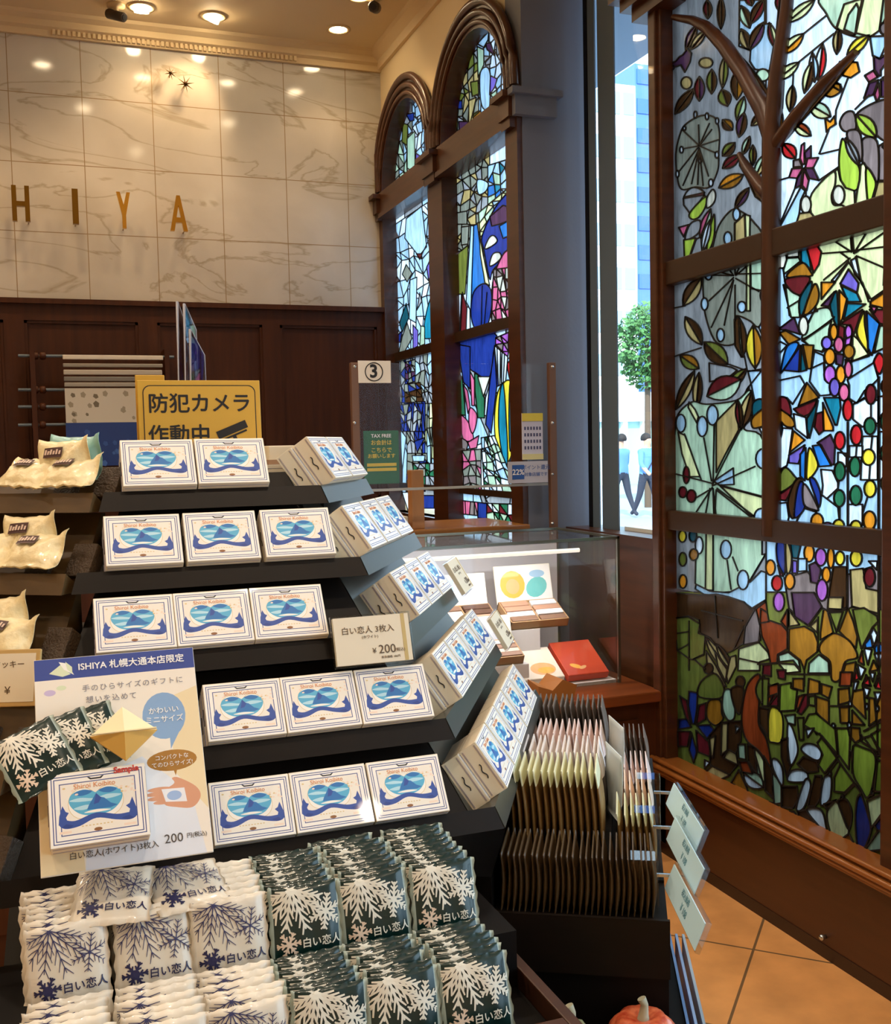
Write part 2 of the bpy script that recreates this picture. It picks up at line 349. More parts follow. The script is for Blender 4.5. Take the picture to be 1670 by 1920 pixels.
ART_BIG = '''
P v 1254,-80 1437,-80 1437,520 1437,1120 1350,1120 1254,1100
P w 1437,-80 1662,-80 1662,480 1437,480
P b 1437,460 1662,460 1662,1140 1437,1140
P e 1254,1110 1662,1110 1662,1660 1254,1470
P b 1386.9,0 1434.6,0 1434.6,44.7 1407.9,94.8 1386.2,86.7
P b 1407.9,94.8 1434.6,44.7 1445.8,44.7 1451.2,86.7 1443.1,132.7 1416,130 1406.5,115.1
F R k 1326.7,0 1328,35.2 8.1
F k k 1352.4,-5.4 1352.4,54.2 7.4
F L k 1390.3,10.8 1406.5,52.8 10.2
F k R 1432.3,-1.4 1407.9,44.7 9.5
F R k 1402.5,-10.8 1410.6,10.8 8.1
F s k 1390.3,54.2 1403.8,93.4 10.2
F k P 1432.3,42 1405.2,93.4 10.2
F P k 1306.3,47.4 1286,93.4 8.1
F s k 1323.9,56.9 1294.2,93.4 7.4
E s 1323.9,117.8 12.9,9.5
E s 1287.4,155.7 10.2,11.5
P P 1280.6,102.9 1288.7,92.1 1296.9,100.2 1294.2,116.4 1284.7,135.4 1276.6,121.9 1261.7,127.3 1254.9,135.4 1252.2,119.2 1267.1,115.1 1273.8,107
B q 1254.9,125.9 1261.7,121.9 1264.4,127.3 1259,132
F k k 1300.9,166.5 1265.7,213.9 10.2
F R P 1311.8,143.5 1311.8,189.6 9.5
F e k 1334.8,130 1334.8,176 9.5
F s e 1359.2,105.6 1355.1,165.2 8.1
F e k 1353.7,167.9 1364.6,199 12.2
F k O 1383.5,130 1382.2,186.9 12.2
E L 1430.9,140.8 12.2,11.5
F s o 1420.1,172 1397.1,169.2 9.5
F e L 1395.7,181.4 1382.2,226.1 8.8
F P k 1395.7,211.2 1386.2,257.3 9.5
F k s 1435,211.2 1409.2,235.6 8.1
F k O 1355.1,224.8 1374,243.7 9.5
B g 1276.5,248.7 1288.1,231.3 1315.8,216.7 1340.6,221 1349.3,248.7 1347.9,288.1 1346.4,318.7 1330.4,350.8 1304.2,350.8 1279.4,355.2 1270.6,333.3 1267.7,288.1
S 1.2 1311.4,273.5 1280.8,244.4
S 1.2 1311.4,273.5 1310,234.2
S 1.2 1311.4,273.5 1334.8,242.9
S 1.2 1311.4,273.5 1347.9,261.9
S 1.2 1311.4,273.5 1282.3,278.6
S 1.2 1311.4,273.5 1273.5,321.6
S 1.2 1311.4,277.9 1280.8,347.9
S 1.2 1311.4,277.9 1296.9,345
S 1.2 1311.4,277.9 1308.5,346.4
S 1.2 1311.4,277.9 1318.7,347.9
S 1.2 1311.4,277.9 1328.9,330.4
S 1.2 1311.4,273.5 1342.1,286.7
S 1.2 1311.4,273.5 1330.4,231.3
E w 1283.7,240.7 2.6,3.8
E w 1278.2,280.8 3.2,6.1
E w 1312.9,298.3 3.5,8.2
E w 1344.7,290.3 3.5,6.1
E w 1270.6,326 2.9,6.4
E w 1333.3,342.8 4.1,7
E w 1326,218.1 2.9,6.4
E w 1304.2,215.2 2.9,6.4
E w 1345,226.9 2.9,5.8
B g 1371.2,394.5 1394.5,398.9 1415,417.9 1431,444.1 1431,502.4 1342.1,502.4 1343.5,435.4
S 1.2 1378.5,416.4 1378.5,455.8
P y 1397.5,401.8 1406.9,404.8 1406.2,450 1398.9,451.4
P s 1377.8,419.3 1396.7,401.8 1398.2,454.3 1377.8,458.7
E b 1381.4,401.8 6.6,11.7
E b 1365.1,447 7.3,12.4
F p v 1282.3,369.8 1321.6,361 13.9
P v 1281.6,371.9 1321.6,365.4 1295.4,401.8 1282.3,384.3
B l 1323.1,368.3 1323.1,387.3 1310,407.7 1296.9,410.6 1293.9,398.9
B c 1336.2,355.2 1342.1,363.9 1339.1,380 1326,390.2 1326,371.2
F p L 1333.3,391.6 1312.9,447 8
B l 1339.1,401.8 1340.6,429.5 1336.2,455.8 1326,473.3 1328.9,441.2
F w w 1331.9,412 1317.3,473.3 6.6
P p 1272.8,426.6 1291,421.5 1282.3,444.1
B v 1293.9,420.8 1312.9,413.5 1310,436.8 1285.2,450
P l 1282.3,450 1304.9,446.3 1293.9,479.1 1283.7,490.8
P v 1305.6,448.5 1314.4,444.1 1317.3,477.7 1292.5,486.4
F e k 1378.5,267.7 1355.2,292.5 9.5
F R R 1387.3,291 1355.2,315.8 9.5
F o O 1394.5,327.5 1347.9,352.3 11.7
F k P 1404.8,352.3 1378.5,390.2 8
F L s 1435.4,289.6 1416.4,333.3 8.7
F L k 1406.2,256 1393.1,289.6 6.6
F e k 1412,272.1 1412,310 6.6
F R y 1460.7,-12.4 1466.2,24.8 9
F R y 1442.8,42.7 1455.1,90.9 7.6
F y y 1528.1,0 1475.8,42.7 10.3
B L 1541.9,-5.5 1661.7,-5.5 1656.2,44.1 1630,67.5 1602.5,68.8 1568.1,53.7 1550.2,26.2
P y 1583.2,8.3 1617.6,-2.8 1602.5,67.5 1569.4,53.7
P y 1620.4,-5.5 1657.6,-5.5 1649.3,57.8 1632.8,68.8 1605.2,62
P L 1591.5,27.5 1606.6,6.9 1610.7,16.5 1603.9,64.7 1583.2,55.1
F y o 1507.5,63.3 1466.2,101.9 10.3
F y y 1499.2,117 1455.1,151.5 9.6
F s k 1572.2,53.7 1569.4,101.9 8.3
F Y Y 1630,66.1 1588.7,103.3 10.3
P b 1631.4,68.8 1660.3,67.5 1660.3,88.1 1650.7,110.2 1636.9,104.7
E d 1657.6,53.7 7.6,11
F w r 1543.3,82.6 1535,151.5 9.6
F w b 1524,99.1 1528.1,154.2 8.3
F y k 1522.6,117 1508.8,174.9 9
F s k 1486.8,159.7 1481.3,209.3 9
F o o 1463.4,202.4 1462,252 6.2
P o 1574.9,115.7 1608,117 1612.1,134.9 1595.6,146 1581.8,141.8 1574.9,128.1
B O 1541.9,157 1559.8,152.8 1574.9,158.4 1577.7,170.7 1559.8,181.8 1544.7,174.9
P O 1544.7,152.8 1576.3,158.4 1576.3,170.7 1559.8,161.1 1543.3,161.1
F y L 1517.1,195.5 1558.4,218.9 13.8
P o 1547.4,221.7 1557,228.6 1565.3,217.6 1568.1,232.7 1557,239.6 1550.2,247.9
F y f 1488.2,231.3 1521.2,254.7 10.3
P P 1638.3,104.7 1649.3,110.2 1661.7,101.9 1665.8,112.9 1652.1,132.2 1652.1,141.8 1647.9,143.2 1639.7,130.8
P p 1621.8,141.8 1638.3,132.2 1646.5,144.6 1630,154.2
P P 1630,155.6 1647.9,150.1 1638.3,177.6 1620.4,184.5
P p 1647.9,155.6 1650.7,179 1645.2,192.8 1639.7,177.6
P P 1652.1,148.7 1665.8,151.5 1665.8,183.1 1652.1,181.8
P p 1654.8,146 1667.2,140.5 1667.2,151.5
B d 1606.6,214.8 1639.7,192.8 1668.6,192.8 1668.6,261.6 1643.8,253.4 1632.8,225.8
B d 1574.9,231.3 1584.6,212.1 1601.1,210.7 1605.2,241 1584.6,246.5
F l l 1605.2,214.8 1643.8,257.5 15.1
P d 1646.5,275.1 1668.6,261.3 1668.6,338.4 1647.9,338.4
B d 1617.6,261.3 1645.2,265.4 1647.9,334.3 1642.4,338.4 1621.8,308.1 1617.6,302.6
B d 1590.1,246.2 1609.4,244.8 1616.3,265.4 1614.9,302.6 1591.5,264.1
P w 1654.8,275.1 1668.6,264.1 1668.6,288.9
B l 1579.1,261.3 1587.3,269.6 1594.2,291.6 1612.1,315 1608,354.9 1586,352.2 1576.3,334.3 1573.6,297.1
F v v 1586,258.6 1612.1,310.9 8.3
P y 1614.2,309.5 1620.4,305.4 1625.9,316.4 1627.3,382.5 1603.9,385.2 1608,356.3 1612.1,338.4
B l 1624.5,315 1642.4,339.8 1638.3,364.6 1632.8,378.4 1627.3,378.4
P s 1646.5,341.2 1668.6,339.8 1668.6,371.5 1636.9,378.4
P y 1572.2,316.4 1576.3,337 1586,352.2 1602.5,357.7 1603.9,386.6 1580.5,394.9 1561.2,383.9 1565.3,348.1 1563.9,321.9
B y 1562.6,321.9 1566.7,343.9 1559.8,366 1563.9,383.9 1580.5,385.2 1581.8,394.9 1529.5,412.8 1521.2,399 1522.6,363.2
E c 1572.9,366 11.3,17.9
E c 1511.6,383.9 9.6,16.5
P s 1499.2,400.4 1519.9,397.6 1530.9,411.4 1492.3,423.8
F r r 1468.9,269.6 1492.3,297.1 12.4
P p 1503.3,272.3 1508.8,268.2 1508.8,308.1 1504.7,308.1 1500.6,297.1
P P 1508.8,286.1 1521.2,273.7 1521.2,294.4 1511.6,308.1
P p 1514.4,297.1 1535,295.7 1525.4,315 1510.2,315
P P 1525.4,315 1536.4,338.4 1517.1,334.3 1508.8,315
P p 1507.5,316.4 1517.1,338.4 1513,357.7 1504.7,348.1
P P 1495.1,334.3 1506.1,316.4 1502,348.1 1490.9,353.6
P p 1485.4,316.4 1506.1,315 1495.1,334.3 1479.9,332.9
P d 1488.2,301.2 1499.2,298.5 1504.7,312.3 1488.2,313.6
P b 1502,350.8 1510.2,357.7 1502,375.6 1499.2,400.4 1492.3,423.8 1457.9,434.8
S 1.4 1457.9,432.1 1490.9,353.6
S 1.4 1455.1,339.8 1479.9,332.9
S 1.4 1536.4,338.4 1572.2,313.6
S 1.4 1511.6,357.7 1511.6,368.7
S 1.4 1539.1,288.9 1573.6,280.6
S 1.4 1536.4,288.9 1554.3,244.8
S 1.4 1507.5,63.3 1548.8,30.3
S 1.4 1497.8,117 1563.9,63.3
S 1.4 1590.1,147.3 1568.1,206.5
S 1.4 1568.1,206.5 1566.7,232.7
S 1.4 1603.9,205.2 1630,179
S 1.4 1488.2,134.9 1486.8,165.2
S 1.4 1470.3,152.8 1467.5,203.8
S 1.4 1583.2,8.3 1568.1,53.7
P k 1296.9,32.5 1323.9,40.6 1348.3,56.9 1370,86.7 1399.8,116.4 1424.1,146.2 1440.4,169.2 1443.1,222.1 1435,222.1 1432.3,200.4 1402.5,159.8 1375.4,116.4 1351,97.5 1337.5,67.7 1315.8,48.7 1296.9,40.6
P k 1470,-80 1490,-80 1470,60 1456,200 1455,1010 1437,1010 1437,260 1450,130 1460,20
P k 1455,255 1510,190 1600,95 1612,98 1560,165 1458,280
P k 1387.3,288.1 1394.5,301.2 1410.6,333.3 1433.9,359.6 1447,363.9 1451.4,384.3 1433.9,381.4 1416.4,368.3 1401.8,334.8 1387.3,310
B g 1323.1,500.3 1363.7,500.3 1385.4,488.1 1428.7,482.7 1431.4,595.1 1420.6,612.7 1407.1,601.9 1385.4,592.4 1380,599.2 1380,642.5 1344.8,642.5 1325.8,601.9 1319.1,555.8
P y 1400.3,488.1 1407.1,486.8 1407.1,582.9 1400.3,582.9
P L 1407.7,488.1 1430.8,482.7 1430.8,545 1408.4,540.9
S 1.3 1375.9,516.6 1323.1,515.9
S 1.3 1375.9,516.6 1320.4,503
S 1.3 1375.9,520.6 1329.9,563.9
S 1.3 1375.9,524.7 1333.9,614
S 1.3 1375.9,524.7 1358.3,610
S 1.3 1378.6,534.2 1378.6,601.9
S 1.3 1380,516.6 1417.9,485.4
S 1.3 1380,513.9 1431.4,512.5
S 1.3 1380,522 1423.3,546.3
S 1.3 1374.6,515.2 1363.7,499
S 1.3 1378.6,515.2 1378.6,496.2
S 1.3 1380,515.2 1392.2,490.8
E b 1328.8,515.9 6.2,8.9
E b 1321.5,570 6.2,11.5
E b 1391.5,575.5 7.9,10.2
E v 1430.1,553.1 4.1,10.8
E b 1351.5,628.3 7,12.2
F k s 1315,520.6 1281.1,573.4 12.9
F s k 1285.2,593.7 1316.3,646.5 12.9
F k e 1320.4,641.1 1365.1,683.1 16.2
F L k 1386.8,596.4 1393.5,669.6 10.2
P k 1377.3,599.2 1385.4,593.7 1386.8,639.8 1390.8,669.6 1378.6,647.9
F Y O 1412.5,610 1416.5,691.2 14.9
P b 1431.4,599.2 1431.4,631.6 1423.3,614
F e O 1275.7,666.9 1310.9,691.2 12.2
F e k 1400.3,691.2 1362.4,730.5 9.5
P v 1329.9,680.4 1371.9,688.5 1382.7,693.9 1365.1,708.8 1331.2,715.6
P b 1403,696.6 1431.4,691.2 1431.4,757.6 1416.5,757.6 1409.8,723.7
S 1.3 1264.9,668.2 1315,652
S 1.3 1263.5,577.5 1285.2,573.4
S 1.3 1367.8,683.1 1401.6,695.3
S 1.3 1401.6,695.3 1431.4,695.3
S 1.3 1401.6,695.3 1396.2,666.9
S 1.3 1431.4,691.2 1400.3,730.5
F k s 1302.5,695.2 1267.5,768.1 10.2
F s k 1311.2,698.1 1305.4,766.7 8.7
F L R 1325.8,743.3 1390,711.3 21.9
F k k 1404.5,724.4 1388.5,801.6 6.6
B L 1271.9,776.9 1298.1,753.5 1325.8,757.9 1381.2,750.6 1407.5,731.7 1411.8,778.3 1395.8,804.6 1432.2,827.9 1433.7,976.6 1258.7,966.4 1266,813.3
P y 1292.3,753.5 1303.9,768.1 1309.8,781.2 1306.9,792.9 1290.8,763.7
P y 1271.9,810.4 1285,816.2 1312.7,893.5 1293.7,893.5 1279.2,851.2
P s 1343.3,790 1381.2,752.1 1385.6,806 1360.8,851.2 1343.3,886.2
P y 1350.6,911 1432.2,932.9 1432.2,959.1 1410.4,967.9
P L 1343.3,918.3 1410.4,970.8 1340.4,970.8
P b 1338.9,902.2 1375.4,877.5 1376.8,908.1 1349.1,909.5
F s k 1408.9,734.6 1390,806 10.9
F R k 1384.1,750.6 1388.5,801.6 6.6
S 1.4 1336,911 1416.2,874.5
S 1.4 1336,909.5 1388.5,806
S 1.4 1388.5,806 1410.4,781.2
S 1.6 1339.7,795.8 1337.5,908.1
S 1.4 1320,820.6 1334.6,902.2
S 1.4 1283.5,813.3 1315.6,900.8
S 1.4 1264.6,887.7 1337.5,906.6
S 1.4 1350.6,909.5 1433.7,931.4
S 1.4 1344.8,915.4 1414.8,967.9
S 1.4 1336,913.9 1305.4,960.6
S 1.4 1331.6,915.4 1322.9,967.9
S 1.4 1337.5,915.4 1338.9,970.8
S 1.4 1337.5,915.4 1343.3,970.8
S 1.4 1328.7,919.7 1303.9,934.3
E b 1277,793.6 9,16.8
E b 1317.1,799.5 9.6,19
E b 1336.3,778.3 10.5,18.7
E b 1432.2,860 14.6,19
E b 1427.9,969.3 13.1,16
E R 1287.2,890.6 5.8,16
E R 1280.6,922.7 7.3,10.2
E R 1296.7,930 8.7,11.7
B T 1411.8,756.5 1425,747.7 1436.6,753.5 1439.5,762.3 1420.6,778.3 1411.8,781.2
B O 1411.8,782.7 1439.5,763.7 1439.5,792.9 1427.9,800.2 1411.8,801.6
P w 1423.5,801.6 1435.2,801.6 1435.2,825
P y 1476.5,463.7 1527.5,449.2 1591.6,431.7 1664.5,418.5 1664.5,609.5 1629.5,667.9 1597.5,678.1 1598.9,624.1 1542.1,660.6 1504.2,638.7 1518.7,599.3 1530.4,577.5
P L 1469.2,533.7 1501.2,555.6 1499.8,595 1483.7,595
E c 1467,487.1 8.7,16
P c 1476.5,465.2 1498.3,460.8 1498.3,481.2 1476.5,482.7
P L 1476.5,484.2 1498.3,482.7 1501.2,490 1472.1,513.3 1469.2,507.5
P t 1502,455 1510,456.4 1518.7,484.2 1521.6,506 1502.7,490
P r 1510,455 1527.5,452.1 1540.6,472.5 1536.2,495.8 1526,511.9
B O 1475,519.1 1504.2,492.9 1520.2,508.9 1520.2,517.7
B R 1473.5,523.5 1518.7,519.1 1504.2,549.8 1496.9,552.7 1482.3,543.9
B T 1520.2,527.9 1521.6,543.9 1502.7,593.5 1499.8,560
B O 1530.4,532.3 1536.2,551.2 1530.4,573.1 1507.1,592 1521.6,543.9
P o 1540.6,529.4 1566.8,529.4 1540.6,561.4
P m 1591.6,504.6 1610.6,530.8 1607.7,548.3 1575.6,532.3
P t 1577.1,535.2 1607.7,549.8 1615,565.8 1590.2,565.8
B T 1568.3,545.4 1571.2,565.8 1572.7,608.1 1566.8,608.1 1556.6,571.6
P P 1540.6,573.1 1565.4,546.8 1555.2,574.5
P o 1574.1,543.9 1588.7,560 1580,597.9 1574.1,608.1
P t 1588.7,568.7 1623.7,570.2 1582.9,599.3
P R 1582.9,602.2 1617.9,580.4 1600.4,630 1594.5,609.5 1575.6,608.1
P o 1632.5,565.8 1663.1,545.4 1663.1,578.9 1632.5,571.6
P R 1631,580.4 1663.1,580.4 1663.1,609.5 1650,606.6
P p 1631,574.5 1645.6,576 1639.7,586.2
B Y 1620.8,583.3 1622.2,609.5 1629.5,659.1 1610.6,635.8 1607.7,615.4
P u 1625.2,583.3 1650,606.6 1635.4,666.4 1628.1,653.3
P L 1650,611 1663.1,611 1663.1,650.4 1639.7,662
P y 1598.9,627 1609.1,635.8 1631,666.4 1598.9,676.6
B L 1530.4,581.8 1553.7,577.5 1561,592 1559.6,599.3 1505.6,635.8 1518.7,600.8
P L 1507.1,638.7 1559.6,602.2 1555.2,616.8 1553.7,635.8 1542.1,659.1 1527.5,656.2
E c 1507.1,611 8.7,17.5
P P 1459,618.3 1489.6,595 1501.2,627 1473.5,618.3
P O 1461.9,624.1 1473.5,619.7 1501.2,635.8 1479.4,646
P b 1457.5,637.2 1476.5,647.4 1457.5,667.9
B u 1476.5,648.9 1498.3,646 1469.2,694.1 1464.8,694.1
P U 1501.2,647.4 1498.3,697 1469.2,694.1
P T 1502.7,647.4 1512.9,694.1 1501.2,697
P O 1505.6,646 1526,647.4 1521.6,691.2 1514.4,691.2
P b 1527.5,659.1 1545,666.4 1547.9,697 1521.6,697
E o 1563.9,622.7 7.3,14.6
P R 1572.7,608.1 1584.3,613.9 1582.9,638.7 1571.2,635.8
E q 1591.6,622.7 6.6,13.1
E m 1550.8,643.1 9.5,11.7
E p 1573.4,646 9,14.6
P q 1585.8,635.8 1597.5,630 1594.5,647.4 1584.3,650.4
E O 1592.4,659.1 10.5,13.1
E o 1556.6,668.6 10.2,15.3
P P 1566.8,662 1582.9,664.9 1580,685.4 1568.3,682.4
P p 1585.8,673.7 1597.5,676.6 1593.1,701.4 1585.8,697
B r 1648.5,662 1658.7,676.6 1650,701.4 1638.3,682.4
S 1.4 1597.5,472.5 1553.7,444.8
S 1.4 1597.5,469.6 1594.5,430.2
S 1.4 1597.5,430.2 1601.8,475.4
S 1.4 1601.8,475.4 1633.9,421.5
S 1.4 1604.8,473.9 1664.5,431.7
S 1.4 1603.3,469.6 1664.5,462.3
S 1.4 1600.4,471 1542.1,475.4
S 1.4 1593.1,485.6 1577.1,473.9
S 1.4 1606.2,479.8 1664.5,504.6
S 1.4 1604.8,481.2 1615,529.4
S 1.4 1615,529.4 1632.5,560
S 1.4 1593.1,492.9 1617.9,530.8
S 1.4 1594.5,484.2 1545,525
S 1.4 1591.6,490 1566.8,527.9
S 1.4 1617.9,530.8 1629.5,565.8
S 1.4 1499.8,562.9 1476.5,577.5
S 1.4 1469.2,504.6 1480.8,592
S 1.4 1658.7,504.6 1657.2,535.2
S 1.4 1663.1,541 1633.9,561.4
S 1.4 1597.5,678.1 1664.5,650.4
S 1.4 1533.3,583.3 1504.2,592
P w 1606.2,482.7 1615,527.9 1603.3,513.3 1596,488.5
P w 1585.8,497.3 1591.6,491.4 1566.8,527.9 1559.6,526.4
P b 1460.1,713.6 1500.8,704.8 1509.7,720.7 1486.7,757.9 1476,745.5 1460.1,745.5
P b 1522.1,690.6 1545.1,680 1546.9,711.9 1557.5,719 1557.5,740.2 1538,742 1518.5,715.4
P b 1589.4,711.9 1639,680 1647.8,710.1 1639,719 1621.3,733.1 1607.1,756.2 1592.9,747.3 1592.9,722.5
P w 1600,757.9 1623,747.3 1647.8,750.8 1647.8,793.3 1617.7,800.4 1600,786.3
P w 1488.4,775.6 1511.5,782.7 1515,821.7 1492,804
P w 1465.4,802.2 1486.7,804 1479.6,857.1 1476,873 1460.1,881.9
P w 1539.8,880.1 1561.1,881.9 1571.7,904.9 1571.7,915.5 1539.8,945.7 1543.3,910.2
P b 1529.2,956.3 1541.6,927.9 1571.7,951 1575.2,984.6 1543.3,984.6
P b 1460.1,943.9 1476,942.1 1479.6,970.4 1476,984.6 1460.1,984.6
P b 1507.9,952.7 1530.9,959.8 1522.1,988.2 1492,981.1
P w 1571.7,848.2 1587.6,850 1587.6,874.8 1571.7,867.7
P w 1617.7,818.1 1646.1,818.1 1646.1,899.6 1614.2,899.6
P w 1592.9,835.8 1617.7,835.8 1617.7,857.1 1592.9,857.1
P w 1591.2,945.7 1617.7,945.7 1617.7,984.6 1591.2,984.6
P w 1647.8,743.8 1662,742 1662,782.7 1649.6,784.5
P b 1649.6,809.3 1662,809.3 1662,832.3 1649.6,850
P w 1649.6,858.9 1662,864.2 1662,890.7 1649.6,903.1
E q 1556.6,702.1 11,16.8
E o 1577,702.1 8.9,16.8
E p 1591.2,692.4 7.1,15.9
E m 1565.5,726 9.7,16.8
E p 1583.2,735.8 9.7,15.9
P O 1513.2,717.2 1536.3,745.5 1497.3,761.5
P R 1488.4,766.8 1532.7,749.1 1523.9,773.9 1507.9,780.9 1497.3,775.6
P T 1534.5,750.8 1529.2,779.2 1518.5,821.7 1513.2,804 1513.2,784.5
P R 1530.9,775.6 1543.3,772.1 1545.1,807.5 1536.3,814.6 1527.4,800.4
P o 1543.3,754.4 1562.8,800.4 1562.8,807.5 1545.1,807.5
P t 1545.1,745.5 1575.2,745.5 1577,765 1569.9,796.9 1566.4,796.9
E r 1590.3,768.5 9.2,20.4
B R 1454.8,745.5 1474.3,745.5 1483.1,765 1481.4,779.2 1454.8,757.9
B O 1449.5,761.5 1483.1,780.9 1490.2,798.7 1470.7,796.9
B t 1445.9,773.9 1467.2,798.7 1460.1,832.3 1453,827
E p 1445.9,811.1 6.2,15.1
P o 1488.4,807.5 1509.7,825.2 1481.4,848.2
P m 1479.6,853.6 1509.7,834.1 1497.3,869.5 1479.6,867.7
P u 1500.8,851.8 1511.5,839.4 1509.7,901.4 1500.8,892.5
B Y 1518.5,839.4 1534.5,873 1515,899.6 1513.2,874.8
P u 1523.9,835.8 1538,834.1 1559.3,873 1536.3,874.8
P P 1532.7,830.5 1557.5,814.6 1566.4,834.1 1564.6,871.3 1559.3,871.3 1539.8,834.1
B e 1474.3,876.6 1490.2,892.5 1493.8,903.1 1461.9,922.6 1463.6,889
P R 1463.6,926.2 1492,904.9 1474.3,938.6 1461.9,936.8
B k 1490.2,903.1 1504.4,899.6 1507.9,945.7 1486.7,972.2 1477.8,942.1
B U 1500.8,903.1 1507.9,910.2 1509.7,951 1490.2,970.4 1493.8,924.4
B d 1506.2,910.2 1515,913.8 1534.5,952.7 1529.2,956.3 1507.9,945.7
B U 1518.5,897.8 1529.2,899.6 1539.8,927.9 1536.3,951 1529.2,931.5
E o 1532.7,977.5 11.5,15.1
E q 1552.2,986.4 8.9,7.1
E R 1633.3,739.3 10.3,18.6
E n 1631.9,798.7 11,15.9
E r 1606.2,815.5 10.6,18.6
E r 1575.2,826.1 9.7,16.8
E Y 1629.2,857.1 12,15.1
E n 1575.2,883.7 10.3,17.7
E n 1603.6,874.8 10.3,18.6
E Y 1631.9,916.4 11,15.9
E n 1574.3,934.1 10.3,15.9
E n 1605.3,928.8 11,18.6
E o 1631,975.8 11.7,17.7
E Y 1573.1,986.4 10.6,12.4
E Y 1605.3,988.2 10.3,12.4
E n 1658.5,789.8 7.1,15.9
E n 1658.5,850 7.1,14.2
E Y 1660.2,906.7 7.1,14.2
E R 1660.2,724.3 7.1,12.4
S 2.2 1590.3,791.6 1590.3,991.7
S 2.4 1648.2,706.6 1648.2,1002.3
S 1.3 1633.7,757.9 1633.7,782.7
S 1.3 1636.3,816.4 1633.7,841.2
S 1.3 1631.9,873 1630.1,901.4
S 1.3 1626.6,933.3 1617.7,963.4
S 1.3 1607.1,834.1 1605.3,857.1
S 1.3 1575.2,951 1575.2,974
S 1.3 1601.8,757.9 1623,747.3
S 1.3 1575.2,842.9 1585.8,855.3
S 1.3 1573.5,901.4 1571.7,917.3
S 1.3 1607.1,756.2 1621.3,745.5
P L 1305.4,994.6 1429.3,1001.9 1429.3,1039.8 1436.6,1038.3 1407.5,1087.9 1381.2,1108.3 1340.4,1111.9 1317.1,1106.8 1303.9,1093.7
P y 1324.4,996 1337.5,996 1337.5,1106.8 1322.9,1105.4
P b 1407.5,1090.8 1427.9,1070.4 1436.6,1073.3 1436.6,1124.3 1410.4,1140.4 1400.2,1133.1 1363.7,1118.5 1320,1114.1 1303.9,1103.9 1305.4,1095.2 1331.6,1108.3 1366.6,1111.2
S 1.6 1337.5,996 1337.5,1109.8
S 1.4 1363.7,1050 1371,1105.4
S 1.4 1373.9,1044.2 1384.1,1070.4
S 1.4 1436.6,1038.3 1406,1089.3
E b 1361.5,1030.3 10.2,17.5
E b 1393.6,1087.2 10.5,18.2
E w 1311.2,1022.3 7.3,16
E Y 1279.9,1005.5 7,10.9
E T 1299.6,1004.8 7.3,11.7
E O 1301,1039.8 8.2,10.9
E e 1280.6,1048.5 7,12.8
E o 1280.9,1090.1 7,12.8
P k 1315.6,1115.6 1343.3,1114.1 1365.2,1118.5 1395.8,1128.7 1408.9,1141.8 1417.7,1140.4 1436.6,1125.8 1439.5,1163.7 1423.5,1173.9 1426.4,1200.2 1392.9,1207.4 1375.4,1219.1 1355,1227.9 1331.6,1195.8 1312.7,1187 1311.2,1162.2 1290.8,1155 1264.6,1159.3 1263.1,1111.2
P d 1417.7,1138.9 1397.3,1175.4 1394.3,1208.9 1423.5,1203.1 1426.4,1169.5
P f 1417.7,1141.8 1436.6,1127.3 1441,1163.7 1425,1171
E P 1296.7,1182.7 13.1,13.1
P e 1264.6,1159.3 1290.8,1156.4 1312.7,1169.5 1309.8,1187 1322.9,1191.4 1320,1227.9 1298.1,1236.6 1290.8,1233.7 1270.4,1219.1
F s s 1322.9,1194.3 1363.7,1257 8.7
F s k 1343.3,1207.4 1373.9,1257 7.3
P y 1385.6,1216.2 1423.5,1204.5 1441,1223.5 1443.9,1235.2 1425,1241 1425,1257 1384.1,1257
S 1.3 1292.3,1163.7 1292.3,1257
S 1.3 1320,1226.4 1301,1235.2
S 1.4 1340.4,1117.1 1346.2,1195.8
S 1.4 1315.6,1144.8 1392.9,1163.7
S 1.4 1395.8,1173.9 1375.4,1219.1
S 1.4 1270.4,1219.1 1292.3,1207.4
S 1.4 1270.4,1187 1292.3,1184.1
S 1.4 1301,1235.2 1322.9,1254.1
S 1.4 1384.1,1233.7 1423.5,1242.4
P s 1324.4,1220 1343.3,1249.2 1362.3,1287.1 1355,1284.2 1325.8,1246.2
P s 1340.4,1220 1352.1,1239 1363.7,1255 1360.8,1278.3 1346.2,1249.2
P s 1369.6,1231.7 1379.8,1228.7 1381.2,1249.2 1365.2,1281.2 1362.3,1268.1
B e 1311.2,1284.2 1325.8,1268.1 1343.3,1263.7 1357.9,1290 1350.6,1308.9 1311.2,1306
E k 1328.7,1253.5 8.7,10.2
E k 1388.5,1278.3 8.7,10.9
B L 1357.9,1295.8 1371,1294.4 1378.3,1325 1376.8,1346.8 1365.2,1349.8 1355,1327.9
B k 1371,1291.4 1394.3,1290 1388.5,1336.6 1378.3,1327.9
B O 1328.7,1314.8 1350.6,1313.3 1353.5,1336.6 1356.4,1348.3 1341.9,1360 1325.8,1345.4
P U 1292.3,1295.8 1308.3,1298.7 1306.9,1329.3 1302.5,1357.1 1298.1,1357.1 1290.8,1322.1
P R 1274.8,1304.6 1287.9,1313.3 1295.2,1357.1 1286.5,1346.8
P R 1311.2,1322.1 1324.4,1317.7 1322.9,1348.3 1305.4,1358.5
P U 1271.9,1348.3 1287.9,1348.3 1296.7,1362.9 1271.9,1367.3
P U 1306.9,1360 1331.6,1358.5 1340.4,1370.2 1325.8,1384.8
P R 1270.4,1370.2 1295.2,1371.6 1289.4,1399.3 1271.9,1399.3
P R 1305.4,1368.7 1328.7,1390.6 1334.6,1419.7 1308.3,1409.5
P U 1296.7,1373.1 1306.9,1409.5 1301,1430 1292.3,1406.6
